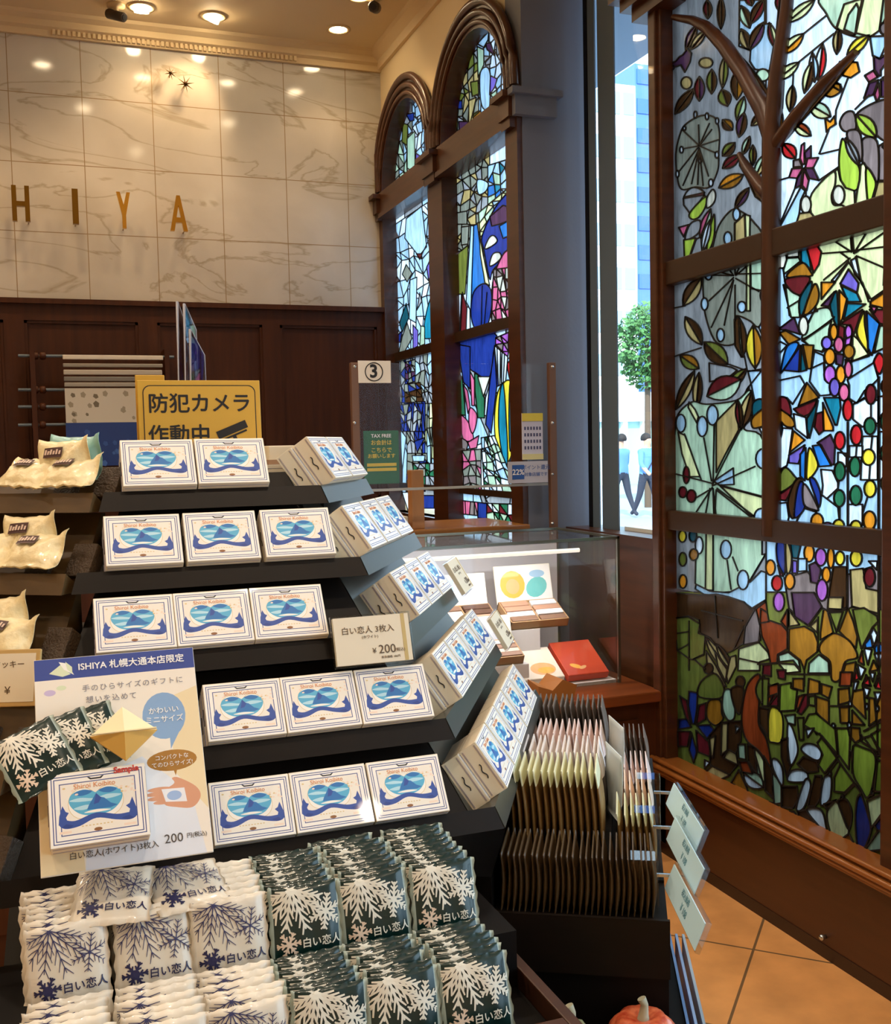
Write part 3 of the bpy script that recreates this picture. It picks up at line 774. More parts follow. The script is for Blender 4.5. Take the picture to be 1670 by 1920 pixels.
P k 1331.6,1377.5 1352.1,1354.1 1390,1351.2 1390,1387.7 1381.2,1409.5 1381.2,1435.8 1369.6,1450.4 1340.4,1459.1 1331.6,1430
P s 1353.5,1355.6 1365.2,1355.6 1363.7,1406.6 1352.1,1415.4
P s 1330.2,1384.8 1341.9,1378.9 1337.5,1421.2 1333.1,1413.9
P s 1356.4,1421.2 1366.6,1405.2 1381.2,1413.9 1384.1,1434.3
P s 1324.4,1446 1334.6,1435.8 1369.6,1453.3 1349.1,1462 1325.8,1451.8
P w 1379.8,1360 1388.5,1364.3 1379.8,1374.5
P L 1384.1,1395 1397.3,1395 1398.7,1424.1 1385.6,1421.2
P w 1321.4,1424.1 1331.6,1430 1321.4,1441.6
B f 1425,1265.2 1423.5,1322.1 1423.5,1358.5 1438.1,1387.7 1445.4,1435.8 1422,1406.6 1400.2,1387.7 1391.4,1358.5 1392.9,1322.1 1403.1,1281.2
F e y 1430.8,1266.7 1432.2,1322.1 13.9
F f R 1458.5,1281.2 1441,1325 16
B Y 1443.9,1329.3 1461.4,1330.8 1468.7,1351.2 1465.8,1389.1 1451.2,1392 1441,1383.3
P k 1423.5,1325 1441,1329.3 1441,1381.8 1425,1358.5
F L y 1411.8,1399.3 1432.2,1470.8 13.1
P k 1401.6,1395 1414.8,1402.2 1420.6,1453.3 1403.1,1427
P k 1432.2,1416.8 1449.7,1447.4 1449.7,1497 1435.2,1482.4
F w L 1394.3,1448.9 1432.2,1476.6 14.6
P f 1385.6,1427 1401.6,1427 1411.8,1450.4 1391.4,1447.4
P O 1385.6,1443.1 1400.2,1476.6 1404.5,1489.7 1371,1467.9
P d 1470.8,1083.6 1514.6,1071.5 1534.2,1095.7 1653.5,1056.4 1653.5,1142.5 1635.4,1141 1599.1,1138 1579.5,1145.5 1552.3,1145.5 1541.7,1139.5 1516.1,1174.2 1479.8,1141
P k 1562.9,1062.5 1588.5,1062.5 1588.5,1138 1579.5,1142.5 1552.3,1142.5 1555.3,1107.8
P s 1594.6,1068.5 1618.8,1065.5 1624.8,1103.2 1647.4,1107.8 1647.4,1150.1 1597.6,1136.5
P s 1553.8,1119.9 1581,1119.9 1579.5,1142.5 1552.3,1141
P P 1484.4,1110.8 1526.6,1110.8 1541.7,1138 1516.1,1172.7 1490.4,1156.1
B U 1457.2,1017.2 1470.8,1014.2 1472.3,1074.6 1463.2,1065.5 1457.2,1047.4
B s 1473.8,1012.6 1484.4,1038.3 1482.8,1068.5 1475.3,1071.5
P T 1481.3,1012.6 1502.5,1020.2 1496.4,1047.4 1485.9,1045.9
E o 1445.1,1064 8.8,14.3
E o 1517.6,1036.8 9.4,16.6
E q 1539.5,1044.4 10.3,16.6
E o 1558.3,1045.9 6.3,19.6
E Y 1575.7,1046.6 8.3,12.8
E Y 1605.9,1046.6 10.9,15.1
E r 1457.5,1093.4 10,14.3
E o 1481.3,1089.7 9.1,15.1
P b 1497.2,1047.4 1513,1047.4 1513,1070 1496.4,1071.5
P P 1517.6,1059.5 1529.7,1053.4 1540.2,1068.5 1534.2,1094.2 1520.6,1091.2
E o 1550,1077.6 7.9,14.3
E q 1541.7,1106.3 10.6,20.4
E q 1461,1128.2 10.3,18.1
E R 1630.8,1082.1 10.6,18.1
P w 1629.3,1051.9 1645.9,1051.9 1644.4,1068.5
P w 1652,1042.8 1659.5,1042.8 1659.5,1071.5 1652,1074.6
P w 1564.4,1027.8 1581,1028.5 1573.5,1030.8
P m 1485.9,1050.4 1494.9,1051.9 1494.9,1074.6 1485.9,1074.6
P p 1458.7,1059.5 1469.3,1080.6 1463.2,1079.1
S 2.2 1589.3,1041.3 1589.3,1138
S 2.2 1648.2,1039.8 1648.2,1276.9
P e 1599.1,1142.5 1620.3,1139.5 1644.4,1154.6 1647.4,1165.2 1636.9,1175.7 1615.7,1216.5 1608.2,1186.3
P s 1479.8,1144 1499.5,1171.2 1479.8,1174.2
P s 1519.1,1174.2 1534.2,1160.6 1532.7,1186.3
P f 1425.5,1168.2 1445.1,1163.7 1466.2,1171.2 1476.8,1183.3 1476.8,1216.5 1458.7,1227.1 1457.2,1243.7 1445.1,1243.7 1440.6,1219.5 1428.5,1192.3
P f 1427,1141 1439.1,1148.5 1442.1,1165.2 1425.5,1168.2
P f 1464.7,1165.2 1476.8,1142.5 1476.8,1180.3
P x 1479.8,1178.8 1508.5,1174.2 1526.6,1184.8 1534.2,1204.4 1532.7,1222.5 1513,1237.6 1508.5,1255.8 1501,1237.6 1479.8,1221
P x 1538.7,1184.8 1544.8,1141 1552.3,1145.5 1562.9,1186.3 1538.7,1199.9
P x 1573.5,1183.3 1590.1,1139.5 1600.6,1165.2 1608.2,1193.8 1605.2,1215 1594.6,1204.4
B x 1538.7,1207.4 1553.8,1192.3 1568.9,1187.8 1594.6,1202.9 1608.2,1231.6 1585.5,1240.7 1575,1273.9 1559.9,1273.9 1556.8,1240.7 1538.7,1224
P e 1555.3,1148.5 1581,1147 1568.9,1184.8
P w 1638.4,1177.2 1645.9,1190.8 1639.9,1212 1632.3,1189.3
P u 1621.8,1207.4 1633.8,1192.3 1636.9,1213.5 1623.3,1215
P u 1639.9,1215 1647.4,1201.4 1658,1213.5 1658,1222.5 1641.4,1224
P w 1620.3,1215 1635.4,1218 1627.8,1246.7
P w 1639.9,1225.6 1656.5,1225.6 1649,1252.7
P w 1608.2,1245.2 1623.3,1254.2 1614.2,1273.9
P w 1630.8,1260.3 1641.4,1261.8 1636.9,1278.4
P w 1649,1263.3 1659.5,1261.8 1656.5,1281.4
P f 1617.2,1219.5 1620.3,1246.7 1609.7,1240.7
P x 1638.4,1237.6 1647.4,1255.8 1630.8,1258.8
P r 1605.2,1252.7 1611.2,1272.4 1602.1,1276.9
P r 1624.8,1264.8 1633.8,1286 1617.2,1286
P r 1645.9,1266.3 1656.5,1286 1639.9,1286
P x 1585.5,1245.2 1605.2,1240.7 1600.6,1276.9 1575,1279.9
P L 1460.2,1228.6 1478.3,1222.5 1498,1237.6 1501,1255.8 1487.4,1237.6 1461.7,1240.7
P L 1517.6,1243.7 1535.7,1227.1 1553.8,1240.7 1555.3,1261.8 1516.1,1261.8
P y 1460.2,1243.7 1490.4,1245.2 1501,1258.8 1475.3,1261.8
P R 1431.5,1246.7 1446.6,1245.2 1446.6,1267.8 1430,1264.8
P R 1457.2,1255.8 1473.8,1255.8 1472.3,1273.9 1460.2,1270.9
S 1.4 1479.8,1144 1479.8,1175.7
S 1.4 1534.2,1156.1 1534.2,1204.4
S 1.4 1460.2,1242.2 1420.9,1245.2
S 1.4 1475.3,1263.3 1558.3,1264.8
S 1.4 1508.5,1255.8 1508.5,1286
S 1.4 1479.8,1221 1458.7,1227.1
S 1.4 1538.7,1224 1534.2,1213.5
P e 1430,1271.9 1441.9,1271.9 1439.9,1323.3 1430,1323.3
P f 1441.9,1285.7 1459.7,1281.8 1459.7,1299.6 1441.9,1305.5
P R 1459.7,1299.6 1459.7,1323.3 1441.9,1323.3
P z 1463.6,1283.7 1483.4,1279.8 1483.4,1289.7 1495.3,1293.6 1491.3,1331.2 1461.7,1333.2
P O 1487.4,1271.9 1507.2,1271.9 1507.2,1295.6 1487.4,1289.7
P O 1517.1,1271.9 1536.9,1277.8 1536.9,1299.6 1515.1,1301.6
P O 1540.8,1281.8 1560.6,1287.7 1554.7,1309.5 1540.8,1301.6
P R 1509.2,1301.6 1515.1,1301.6 1515.1,1323.3 1503.2,1339.2 1495.3,1335.2
P f 1497.3,1305.5 1509.2,1301.6 1497.3,1331.2 1493.3,1325.3
P e 1517.1,1305.5 1529,1303.5 1529,1323.3 1517.1,1321.3
P x 1530.9,1305.5 1554.7,1313.4 1554.7,1357 1546.8,1353 1530.9,1335.2
P x 1572.5,1291.7 1592.3,1289.7 1594.3,1315.4 1572.5,1321.3
P x 1574.5,1325.3 1592.3,1325.3 1592.3,1355 1576.4,1355
P x 1600.2,1295.6 1620,1291.7 1623.9,1347.1 1596.2,1319.4
P x 1598.2,1331.2 1622,1359 1598.2,1357
P x 1629.9,1307.5 1639.8,1309.5 1643.7,1351 1629.9,1360.9
P x 1645.7,1309.5 1653.6,1299.6 1655.6,1347.1 1643.7,1353
P f 1576.4,1260 1598.2,1260 1596.2,1285.7 1574.5,1285.7
P w 1602.2,1277.8 1610.1,1277.8 1604.2,1295.6 1600.2,1293.6
P w 1618,1287.7 1631.9,1291.7 1625.9,1309.5
P w 1639.8,1297.6 1653.6,1297.6 1645.7,1317.4
P r 1618,1281.8 1629.9,1269.9 1631.9,1285.7
P r 1641.8,1289.7 1647.7,1271.9 1653.6,1291.7
E w 1594.7,1319.4 3,5.5
E w 1625.9,1324.3 2.8,5.5
E w 1645.7,1328.3 2.8,5.5
E w 1563,1361.3 3.2,5.5
E w 1592.9,1359 3.2,5.5
E w 1592.9,1382.7 3.2,5.5
E w 1614.4,1383.1 3.2,5.5
E w 1594.3,1414.4 2.6,6.3
E w 1635.2,1485.6 3.6,5.5
E w 1580.4,1495.5 3.2,4.7
E w 1555.9,1451.6 3.6,5.1
E w 1532.1,1370.8 2.6,5.5
P x 1596.2,1362.9 1612.1,1364.9 1614,1386.7 1604.2,1392.6 1596.2,1382.7
P z 1517.1,1339.2 1530.9,1337.2 1566.6,1366.9 1570.5,1414.4 1540.8,1378.7 1507.2,1359
P L 1471.6,1341.1 1491.3,1339.2 1491.3,1359 1477.5,1355
P e 1495.3,1345.1 1507.2,1345.1 1507.2,1386.7 1499.3,1386.7
B w 1477.5,1359 1485.4,1362.9 1495.3,1394.6 1495.3,1414.4 1483.4,1434.2 1477.5,1398.5
P w 1511.1,1366.9 1527,1364.9 1515.1,1382.7
B w 1503.2,1406.4 1511.1,1394.6 1529,1396.6 1540.8,1410.4 1536.9,1424.3 1523,1422.3
P k 1465.6,1386.7 1477.5,1382.7 1477.5,1426.2 1483.4,1436.1 1475.5,1457.9 1465.6,1418.3
P z 1532.9,1392.6 1540.8,1382.7 1570.5,1420.3 1546.8,1450 1534.9,1434.2 1542.8,1414.4
P k 1507.2,1418.3 1532.9,1428.2 1534.9,1446 1513.1,1448 1495.3,1432.2
B w 1477.5,1463.8 1483.4,1446 1499.3,1442.1 1513.1,1448 1515.1,1459.9 1505.2,1465.8
B w 1509.2,1463.8 1519.1,1463.8 1519.1,1483.6 1507.2,1515.3 1493.3,1515.3
P k 1529,1453.9 1540.8,1453.9 1540.8,1493.5 1529,1511.3 1515.1,1511.3 1521,1483.6
B w 1544.8,1459.9 1558.6,1455.9 1558.6,1489.6 1552.7,1503.4 1538.8,1507.4
P k 1465.6,1473.7 1495.3,1473.7 1497.3,1497.5 1487.4,1515.3 1465.6,1513.3
P L 1447.8,1444 1465.6,1471.8 1465.6,1505.4 1451.8,1507.4
B w 1447.8,1424.3 1457.7,1424.3 1467.6,1442.1 1467.6,1473.7 1451.8,1446
P L 1430,1501.4 1451.8,1505.4 1461.7,1513.3 1449.8,1515.3
P w 1465.6,1523.2 1489.4,1521.2 1499.3,1539
P k 1495.3,1521.2 1513.1,1517.3 1540.8,1547 1548.7,1564.8 1499.3,1541
B w 1513.1,1517.3 1534.9,1515.3 1544.8,1527.2 1550.7,1554.9 1560.6,1574.7 1529,1541
B y 1556.7,1509.4 1570.5,1503.4 1592.3,1556.8 1576.4,1574.7 1560.6,1568.7 1550.7,1531.1
B k 1572.5,1501.4 1588.3,1499.5 1598.2,1525.2 1592.3,1554.9 1580.4,1529.1
P k 1544.8,1507.4 1568.5,1499.5 1550.7,1517.3
P O 1592.3,1562.8 1608.1,1594.5 1653.6,1614.2 1655.6,1636 1568.5,1580.6
B U 1608.1,1497.5 1616,1491.5 1627.9,1527.2 1633.8,1556.8 1618,1596.4 1608.1,1586.5 1604.2,1537.1
P y 1625.9,1501.4 1655.6,1487.6 1655.6,1523.2 1633.8,1552.9
P U 1639.8,1547 1655.6,1527.2 1655.6,1558.8 1645.7,1556.8
P L 1620,1596.4 1647.7,1556.8 1655.6,1558.8 1655.6,1592.5
B z 1600.2,1400.5 1616,1400.5 1641.8,1418.3 1635.8,1477.7 1625.9,1495.5 1614,1477.7 1600.2,1450
P z 1564.6,1457.9 1576.4,1432.2 1602.2,1467.8 1584.4,1485.6 1564.6,1483.6
P z 1645.7,1424.3 1655.6,1426.2 1655.6,1483.6 1639.8,1483.6
P z 1568.5,1364.9 1590.3,1364.9 1594.3,1382.7 1592.3,1442.1 1572.5,1414.4
P e 1620,1382.7 1633.8,1378.7 1653.6,1416.3 1643.7,1416.3
P z 1633.8,1376.8 1655.6,1364.9 1655.6,1412.4 1645.7,1398.5
S 1.4 1536.9,1374.8 1616,1487.6
S 1.4 1600.2,1398.5 1598.2,1450
S 1.4 1645.7,1353 1645.7,1424.3
S 1.4 1645.7,1424.3 1635.8,1479.7
S 1.4 1616,1390.6 1655.6,1416.3
S 1.4 1572.5,1424.3 1556.7,1446
S 1.4 1604.2,1469.8 1584.4,1489.6
S 1.4 1566.6,1359 1572.5,1418.3
S 1.4 1556.7,1323.3 1594.3,1323.3
S 1.4 1620,1370.8 1655.6,1351
'''
ART1 = '''
V wbv 735,140 825,120 825,300 735,370 4 6 61
V bbwv 735,370 840,330 840,1000 735,1000 4 8 62
V ggLb 739.4,263.2 773.4,222.8 773.4,336 739.4,358.6 4 5 63
V wbbv 773.4,190.4 817,169.4 818.6,282.6 773.4,332.7 5 6 64
P U 762,214.7 776.6,211.4 776.6,226 768.5,227.6
P m 796,217.9 810.6,209.8 810.6,230.9 804.1,240.6 794.4,229.2
P b 778.2,203.4 791.1,188.8 791.1,214.7 779.8,221.1
P b 779.8,234.1 791.1,226 792.8,247 784.7,250.3
P e 755.6,230.9 765.3,234.1 763.7,272.9 754,266.4
P L 763.7,260 778.2,245.4 778.2,324.6 763.7,314.9
P b 796,237.3 804.1,240.6 804.1,276.1 796,282.6
P m 779.8,287.4 787.9,292.3 784.7,305.2 779.8,311.7
P m 813.8,253.5 820.3,253.5 818.6,272.9 810.6,269.7
V bbwb 738.2,422.9 827.6,362.8 829.4,641.7 743.7,667.2 7 9 65
P b 759.2,446.6 761.9,410.2 791.1,386.5 800.2,463 789.3,475.8 782,475.8
P R 781.1,475.8 792,475.8 787.4,486.7
P g 761.9,495.8 772.9,512.2 763.7,528.6 754.6,514.1
P m 809.3,481.2 813,510.4 803.9,525 800.2,501.3
P b 769.2,525 782,519.5 780.2,605.2 767.4,597.9
P v 787.4,548.7 791.1,565.1 782,581.5
P T 761.9,568.7 767.4,594.3 754.6,623.4 749.2,605.2
B t 809.3,557.8 820.3,583.3 825.7,630.7 807.5,634.4 794.7,630.7 798.4,592.4
P m 774.7,608.9 783.8,619.8 783.8,649 774.7,654.4
P L 789.3,610.7 796.6,612.5 796.6,645.3 787.4,649
P g 754.6,630.7 763.7,605.2 772.9,634.4 756.5,663.5 747.3,663.5
P U 743.7,630.7 754.6,619.8 751,641.7 743.7,641.7
P y 820.3,452.1 826.6,448.4 826.6,466.7 820.3,474
S 1 759.2,446.6 782,475.8
S 1 792,475.8 811.1,433.9
S 1 796.6,386.5 813,406.5
V gvU 743.1,670 778.8,664.4 778.8,760 743.1,775 4 4 66
V bvvg 778.8,662.5 820,656.9 820,760 778.8,760 5 5 67
V wwUwb 820,656.9 833.1,653.1 836.9,921.2 818.1,917.5 3 11 68
V UgUPv 760,679.4 778.8,673.8 778.8,715 760,720.6 3 4 81
V kgUg 758.1,720.6 788.1,716.9 793.8,752.5 760,756.2 3 3 84
V UvUv 745,756.2 797.5,752.5 797.5,808.8 745,808.8 7 1 69
V UvUg 746.9,760 773.1,756.2 769.4,808.8 752.5,808.8 3 3 82
V UvUg 776.9,756.2 793.8,756.2 786.2,808.8 773.1,808.8 2 3 83
V vUgvU 761.9,808.8 801.2,808.8 799.4,850 763.8,850 5 2 70
P U 776.9,827.5 797.5,820 782.5,848.1
V yLgb 797.5,756.2 820,756.2 820,921.2 797.5,910 5 6 71
V kgUk 763.8,850 801.2,850 797.5,921.2 761.9,921.2 3 4 85
P b 750.6,805 761.9,820 754.4,883.8
P b 773.1,853.8 797.5,853.8 795.6,865 775,865
V ngnv 775,868.8 816.2,868.8 816.2,910 775,910 4 3 86
P U 791.9,928.8 814.4,928.8 814.4,953.1 791.9,953.1
'''
ART2 = '''
V wbvgb 845,20 972,-60 972,150 845,275 5 7 3
V wbv 845,275 990,235 990,1000 845,1000 4 8 5
V wwbbL 916.9,35.6 970,20 968.4,154.4 920,199.7 5 7 11
V ggsve 851.2,138.8 898.1,88.8 898.1,230.9 851.2,270 5 6 12
B b 901.2,135.6 913.8,126.2 920,145 918.4,199.7 913.8,207.5 904.4,199.7 900.5,176.2
P m 920,141.9 932.5,148.1 927.8,163.8 918.4,177.8
P L 895,87.2 907.5,93.4 907.5,121.6 896.6,145
P v 910.6,116.9 921.6,104.4 920,120 910.6,123.1
P P 910.6,82.5 920,79.4 927.8,104.4 913.8,93.4
B b 949.7,43.4 960.6,38.8 962.2,79.4 955.9,85.6 948.1,79.4
B v 930.9,60.6 941.9,55.9 941.9,82.5 932.5,104.4
P b 895,82.5 916.9,59.1 915.3,74.7 907.5,88.8
P w 920,54.4 943.4,38.8 943.4,49.7 921.6,65.3
P e 882.5,154.4 896.6,151.2 898.1,176.2 885.6,180.9
P P 860.6,227.8 877.8,227.8 876.2,249.7 862.2,254.4
P U 857.5,188.8 866.9,188.8 866.9,204.4 857.5,204.4
P w 948.1,151.2 960.6,129.4 960.6,154.4 948.1,173.1
P P 952.8,120 966.9,120 966.9,129.4 954.4,130.9
P s 879.4,188.8 893.4,182.5 885.6,216.9 879.4,238.8
P O 887.2,220 901.2,207.5 905.9,224.7 888.8,238.8
V gvggs 840.6,340.7 918.5,289.4 918.5,438.1 840.6,491.2 6 8 21
V tbubL 915,310.6 982.3,289.4 982.3,342.5 915,399.2 6 4 22
V LybLy 897.3,399.2 982.3,328.3 982.3,353.1 900.8,445.2 6 3 23
B b 895.5,337.2 915,342.5 911.5,358.4 897.3,363.7
P g 856.6,399.2 876,395.6 876,420.4 856.6,420.4
P g 865.4,425.7 879.6,424 877.8,457.6 865.4,459.4
P e 853,473.5 865.4,470 877.8,459.4 877.8,477.1 872.5,551.5 854.8,551.5
B U 904.4,441.7 929.2,388.5 957.5,356.7 984.1,340.7 984.1,448.7 954,477.1 925.6,505.4 918.5,523.1 907.9,470
P P 918.5,406.2 943.3,385 954,388.5 968.1,409.8 936.2,420.4 922.1,424
P u 954,413.3 966.4,413.3 964.6,438.1 943.3,447 936.2,424
B u 954,462.9 971.7,445.2 984.1,448.7 984.1,509 975.2,494.8 954,470
P u 883.1,424 895.5,420.4 909.7,533.7 888.4,551.5 877.8,576.2
P y 899.1,438.1 906.1,477.1 918.5,535.5 909.7,530.2 900.8,477.1
P b 874.3,565.6 883.1,422.2 888.4,424 883.1,583.3
B c 909.7,466.5 916.8,447 925.6,441.7 932.7,450.5 925.6,459.4
B c 918.5,498.3 923.9,477.1 936.2,473.5 939.8,482.4 930.9,493
P c 968.1,441.7 971.7,413.3 982.3,385 982.3,441.7
B p 922.1,601 923.9,530.2 936.2,491.2 950.4,470 968.1,473.5 978.7,500.1 984.1,547.9 984.1,597.5 936.2,608.1
V pdpcp 925.6,505.4 980.5,498.3 984.1,590.4 922.1,601 7 5 31
B U 888.4,547.9 906.1,532 920.3,542.6 922.1,574.5 915,608.1 900.8,618.7 888.4,611.7 883.1,583.3
S 1 904.4,535.5 902.6,617
S 1 913.2,547.9 907.9,615.2
P w 853,551.5 865.4,551.5 861.9,629.4 854.8,629.4
P R 867.2,547.9 876,576.2 874.3,618.7 863.6,625.8
B U 858.7,641.7 927.5,625 925.4,662.5 919.2,704.2 906.7,708.3 894.2,700 881.7,691.7 865,668.7
P U 858.7,645.8 881.7,650 881.7,729.2 869.2,716.7
P n 856.7,687.5 867.1,708.3 873.3,779.2 856.7,775
P p 869.2,720.8 877.5,733.3 881.7,764.6 877.5,775
P p 881.7,695.8 890,712.5 890,760.4 884.8,760.4
P n 890,700 896.2,702.1 908.7,745.8 908.7,783.3 896.2,783.3 891,733.3
P c 896.2,706.2 919.2,706.2 906.7,743.7
P w 910.8,745.8 919.2,716.7 923.3,725 912.9,779.2 908.7,779.2
P U 919.2,712.5 927.5,650 931.7,725 921.2,812.5 910.8,795.8
V pqdw 929.6,633.3 975.4,614.6 975.4,668.7 929.6,675 4 3 41
P w 973.3,616.7 983.7,614.6 983.7,645.8 973.3,645.8
B r 952.5,679.2 973.3,679.2 973.3,643.7 985.8,643.7 985.8,737.5 969.2,733.3 956.7,712.5
V wUwU 927.5,647.9 952.5,668.7 948.3,716.7 931.7,725 5 1 44
B Y 952.5,712.5 967.1,729.2 975.4,766.7 973.3,808.3 956.7,860.4 944.2,877.1 931.7,841.7 927.5,787.5 933.7,735.4
B t 940,725 944.2,720.8 948.3,766.7 952.5,862.5 944.2,862.5 935.8,808.3 935.8,758.3
B t 956.7,716.7 965,735.4 967.1,775 962.9,816.7 956.7,845.8 954.6,787.5
B p 856.7,779.2 867.1,779.2 879.6,793.7 887.9,818.7 881.7,827.1 856.7,820.8
B p 881.7,764.6 894.2,777.1 892.1,800 885.8,812.5 879.6,793.7
B d 856.7,822.9 869.2,822.9 877.5,833.3 869.2,854.2 858.7,858.3
P p 877.5,829.2 898.3,816.7 894.2,839.6 881.7,841.7
V dpdpg 856.7,845.8 902.5,841.7 902.5,925 856.7,925 4 5 51
P b 965,839.6 983.7,841.7 983.7,870.8 965,866.7
P u 973.3,745.8 985.8,741.7 985.8,775 975.4,779.2
P R 971.2,908.3 983.7,908.3 983.7,933.3 973.3,933.3
V wbLnw 902.5,820.8 927.5,816.7 973.3,929.2 908.7,925 5 7 52
V dpd 856.7,937.5 896.2,941.7 896.2,966.7 856.7,962.5 5 1 53
P U 896.2,941.7 912.9,943.7 912.9,972.9 896.2,970.8
V LnwRw 912.9,943.7 985.8,945.8 985.8,987.5 912.9,972.9 6 2 54
'''
# ------------------------------------------------------------------ the room
ZC, YB, XA, XG, XR = 3.77, 6.0, 1.89, 2.08, 2.04
b = MB().box((-3, -2.5, -.1), (2.2, 6.2, 0)); struct(b.build('floor', FLOORM))
b = MB().box((-3, -2.5, ZC), (2.3, 6.2, ZC+.15)); struct(b.build('ceiling', CEIL))
b = MB().box((-3, YB, 2.309), (1.95, YB+.15, ZC)); wb = struct(b.build('wall_back', MARBLE))
b = MB().box((-3.15, -2.5, 0), (-3, 6.2, ZC)); struct(b.build('wall_left', PLASTER))
b = MB().box((-3, -2.65, 0), (2.3, -2.5, ZC)); struct(b.build('wall_front', PLASTER))
b = MB().box((2.06, -2.5, 0), (2.3, 2.02, .55)); b.box((2.06, -2.5, 3.0), (2.3, 2.02, ZC)); b.box((2.06, -2.5, .55), (2.3, -1.9, 3.0)); b.box((2.06, 1.75, .55), (2.3, 2.02, 3.0)); b.box((2.06, 2.02, 3.16), (2.3, 3.4, ZC)); b.box((2.1, 3.4, 3.5), (2.3, 4.1, ZC)); struct(b.build('wall_right', PLASTER))

# panelled wainscot: stiles, rails and sunk panels
def wainscot():
    b = MB(); y0, y1 = 5.965, 6.0
    b.box((-3, 5.985, 0), (1.93, 6.15, 2.30))
    xs = [-1.81, -1.14, -.47, .235, .93, 1.6]
    b.box((-3, y0, 2.20), (1.93, y1, 2.31)); b.box((-3, 5.94, 2.285), (1.93, y1, 2.312)); b.box((-3, y0, 0), (1.93, y1, .2)); b.box((-3, y0, 1.1), (1.93, y1, 1.2))
    for k in range(8):
        x = -2.85+k*.6745; b.box((x-.05, y0, .2), (x+.05, y1, 2.2))
        for z0, z1 in ((.2, 1.1), (1.2, 2.2)):     # bead round each sunk panel
            a, c = x+.05, x+.6245
            for lo, hi in (((a, z0), (a+.015, z1)), ((c-.015, z0), (c, z1)), ((a, z0), (c, z0+.015)), ((a, z1-.015), (c, z1))):
                b.box((lo[0], 5.972, lo[1]), (hi[0], y1, hi[1]))
    return b.build('trim_1', DARKW)
struct(wainscot())
# cornice with dentils along the marble, crown along the side wall
def cornice():
    b = MB()
    prof = [(0, -.10), (-.02, -.10), (-.025, -.07), (-.05, -.06), (-.055, -.03), (-.09, -.015), (-.1, 0), (0, 0)]
    b.prism(prof, lambda a, c: Vector((-3, YB+a, ZC+c)), lambda a, c: Vector((1.89, YB+a, ZC+c)))
    return b.build('trim_2', CEIL)
cn = struct(cornice())
b = MB()
for k in range(52): b.box((.10+k*.025, YB-.034, ZC-.092), (.115+k*.025, YB-.018, ZC-.066))
b.build('dentil_moulding', CEIL, cn)
b = MB()
prof = [(0, -.09), (-.02, -.09), (-.03, -.05), (-.07, -.02), (-.08, 0), (0, 0)]
b.prism(prof, lambda a, c: Vector((XA+a, 4.05, ZC+c)), lambda a, c: Vector((XA+a, 6.0, ZC+c))); struct(b.build('trim_3', CEIL))

# ------------------------------------------------------------------ stained glass
PAL = {k: hexc(v) for k, v in dict(w='f4f7fb', b='b9d3e2', v='a6a19e', g='8f8b78', y='f3eba6', Y='f5cf3a', o='ee8f24', O='a8681c', r='d9282a', R='701e22', p='dc6484', P='54304a',  # v on the big window's left has the column's shade in its colour
    m='7a62b4', t='1e7f92', T='144d55', u='2f78bd', U='22357e', n='2d6b46', l='b9cd46', L='c0d3ac', k='4a2c16', K='20120a', c='ecdcc0', e='75762f', d='8d766f', z='87912f', x='aa6c1f', f='9a3d1a', s='c7a668', q='c065bd').items()}
def stained(src, axis_x, inside, name_w, lead_w, vary=.1, seed=3):
    """glass pieces and lead of one window in the plane X=axis_x; inside(y,z) -> keep; returns (glass MB, colours, lead MB)"""
    polys, strokes = parse_art(src)
    vs, tris, top, edges = cut(polys); rg = random.Random(seed)
    W = [pix(p[0], p[1], 0, axis_x) for p in vs]
    col = {}
    for i in set(top): k = 1+rg.uniform(-vary, vary); col[i] = tuple(min(1, c*k) for c in PAL[polys[i][0]])
    g = MB(); cols = []; keep = []
    for t, i in zip(tris, top):
        c = sum((W[k] for k in t), Vector())/3
        if inside(c.y, c.z): keep.append(t); cols.append(col[i])
    g.add(W, keep)
    L = MB(); h = lead_w/2
    def came(a, b, hw):
        d = b-a; ln = math.hypot(d.y, d.z)
        if ln < 1e-5: return
        t = Vector((0, d.y/ln, d.z/ln)); n = Vector((0, -t.z, t.y)); a = a-t*hw*.4; b = b+t*hw*.4; o = Vector((.004, 0, 0))
        q = [a-n*hw, b-n*hw, b+n*hw, a+n*hw]
        L.add([p-o for p in q]+[p+o for p in q], [(0, 1, 2, 3), (7, 6, 5, 4), (0, 4, 5, 1), (1, 5, 6, 2), (2, 6, 7, 3), (3, 7, 4, 0)])
    for a, c in edges:
        m = (W[a]+W[c])/2
        if inside(m.y, m.z): came(W[a], W[c], h)
    for wd, pts in strokes:
        q = [pix(x, y, 0, axis_x) for x, y in pts]
        for a, c in zip(q, q[1:]):
            m = (a+c)/2
            if inside(m.y, m.z): came(a, c, h*wd/1.4)
    return g, cols, L

BARW = mat('backlit_bar_wood', hexc('352316'), .4)  # bar wood darkened in colour to stand in for backlit shade
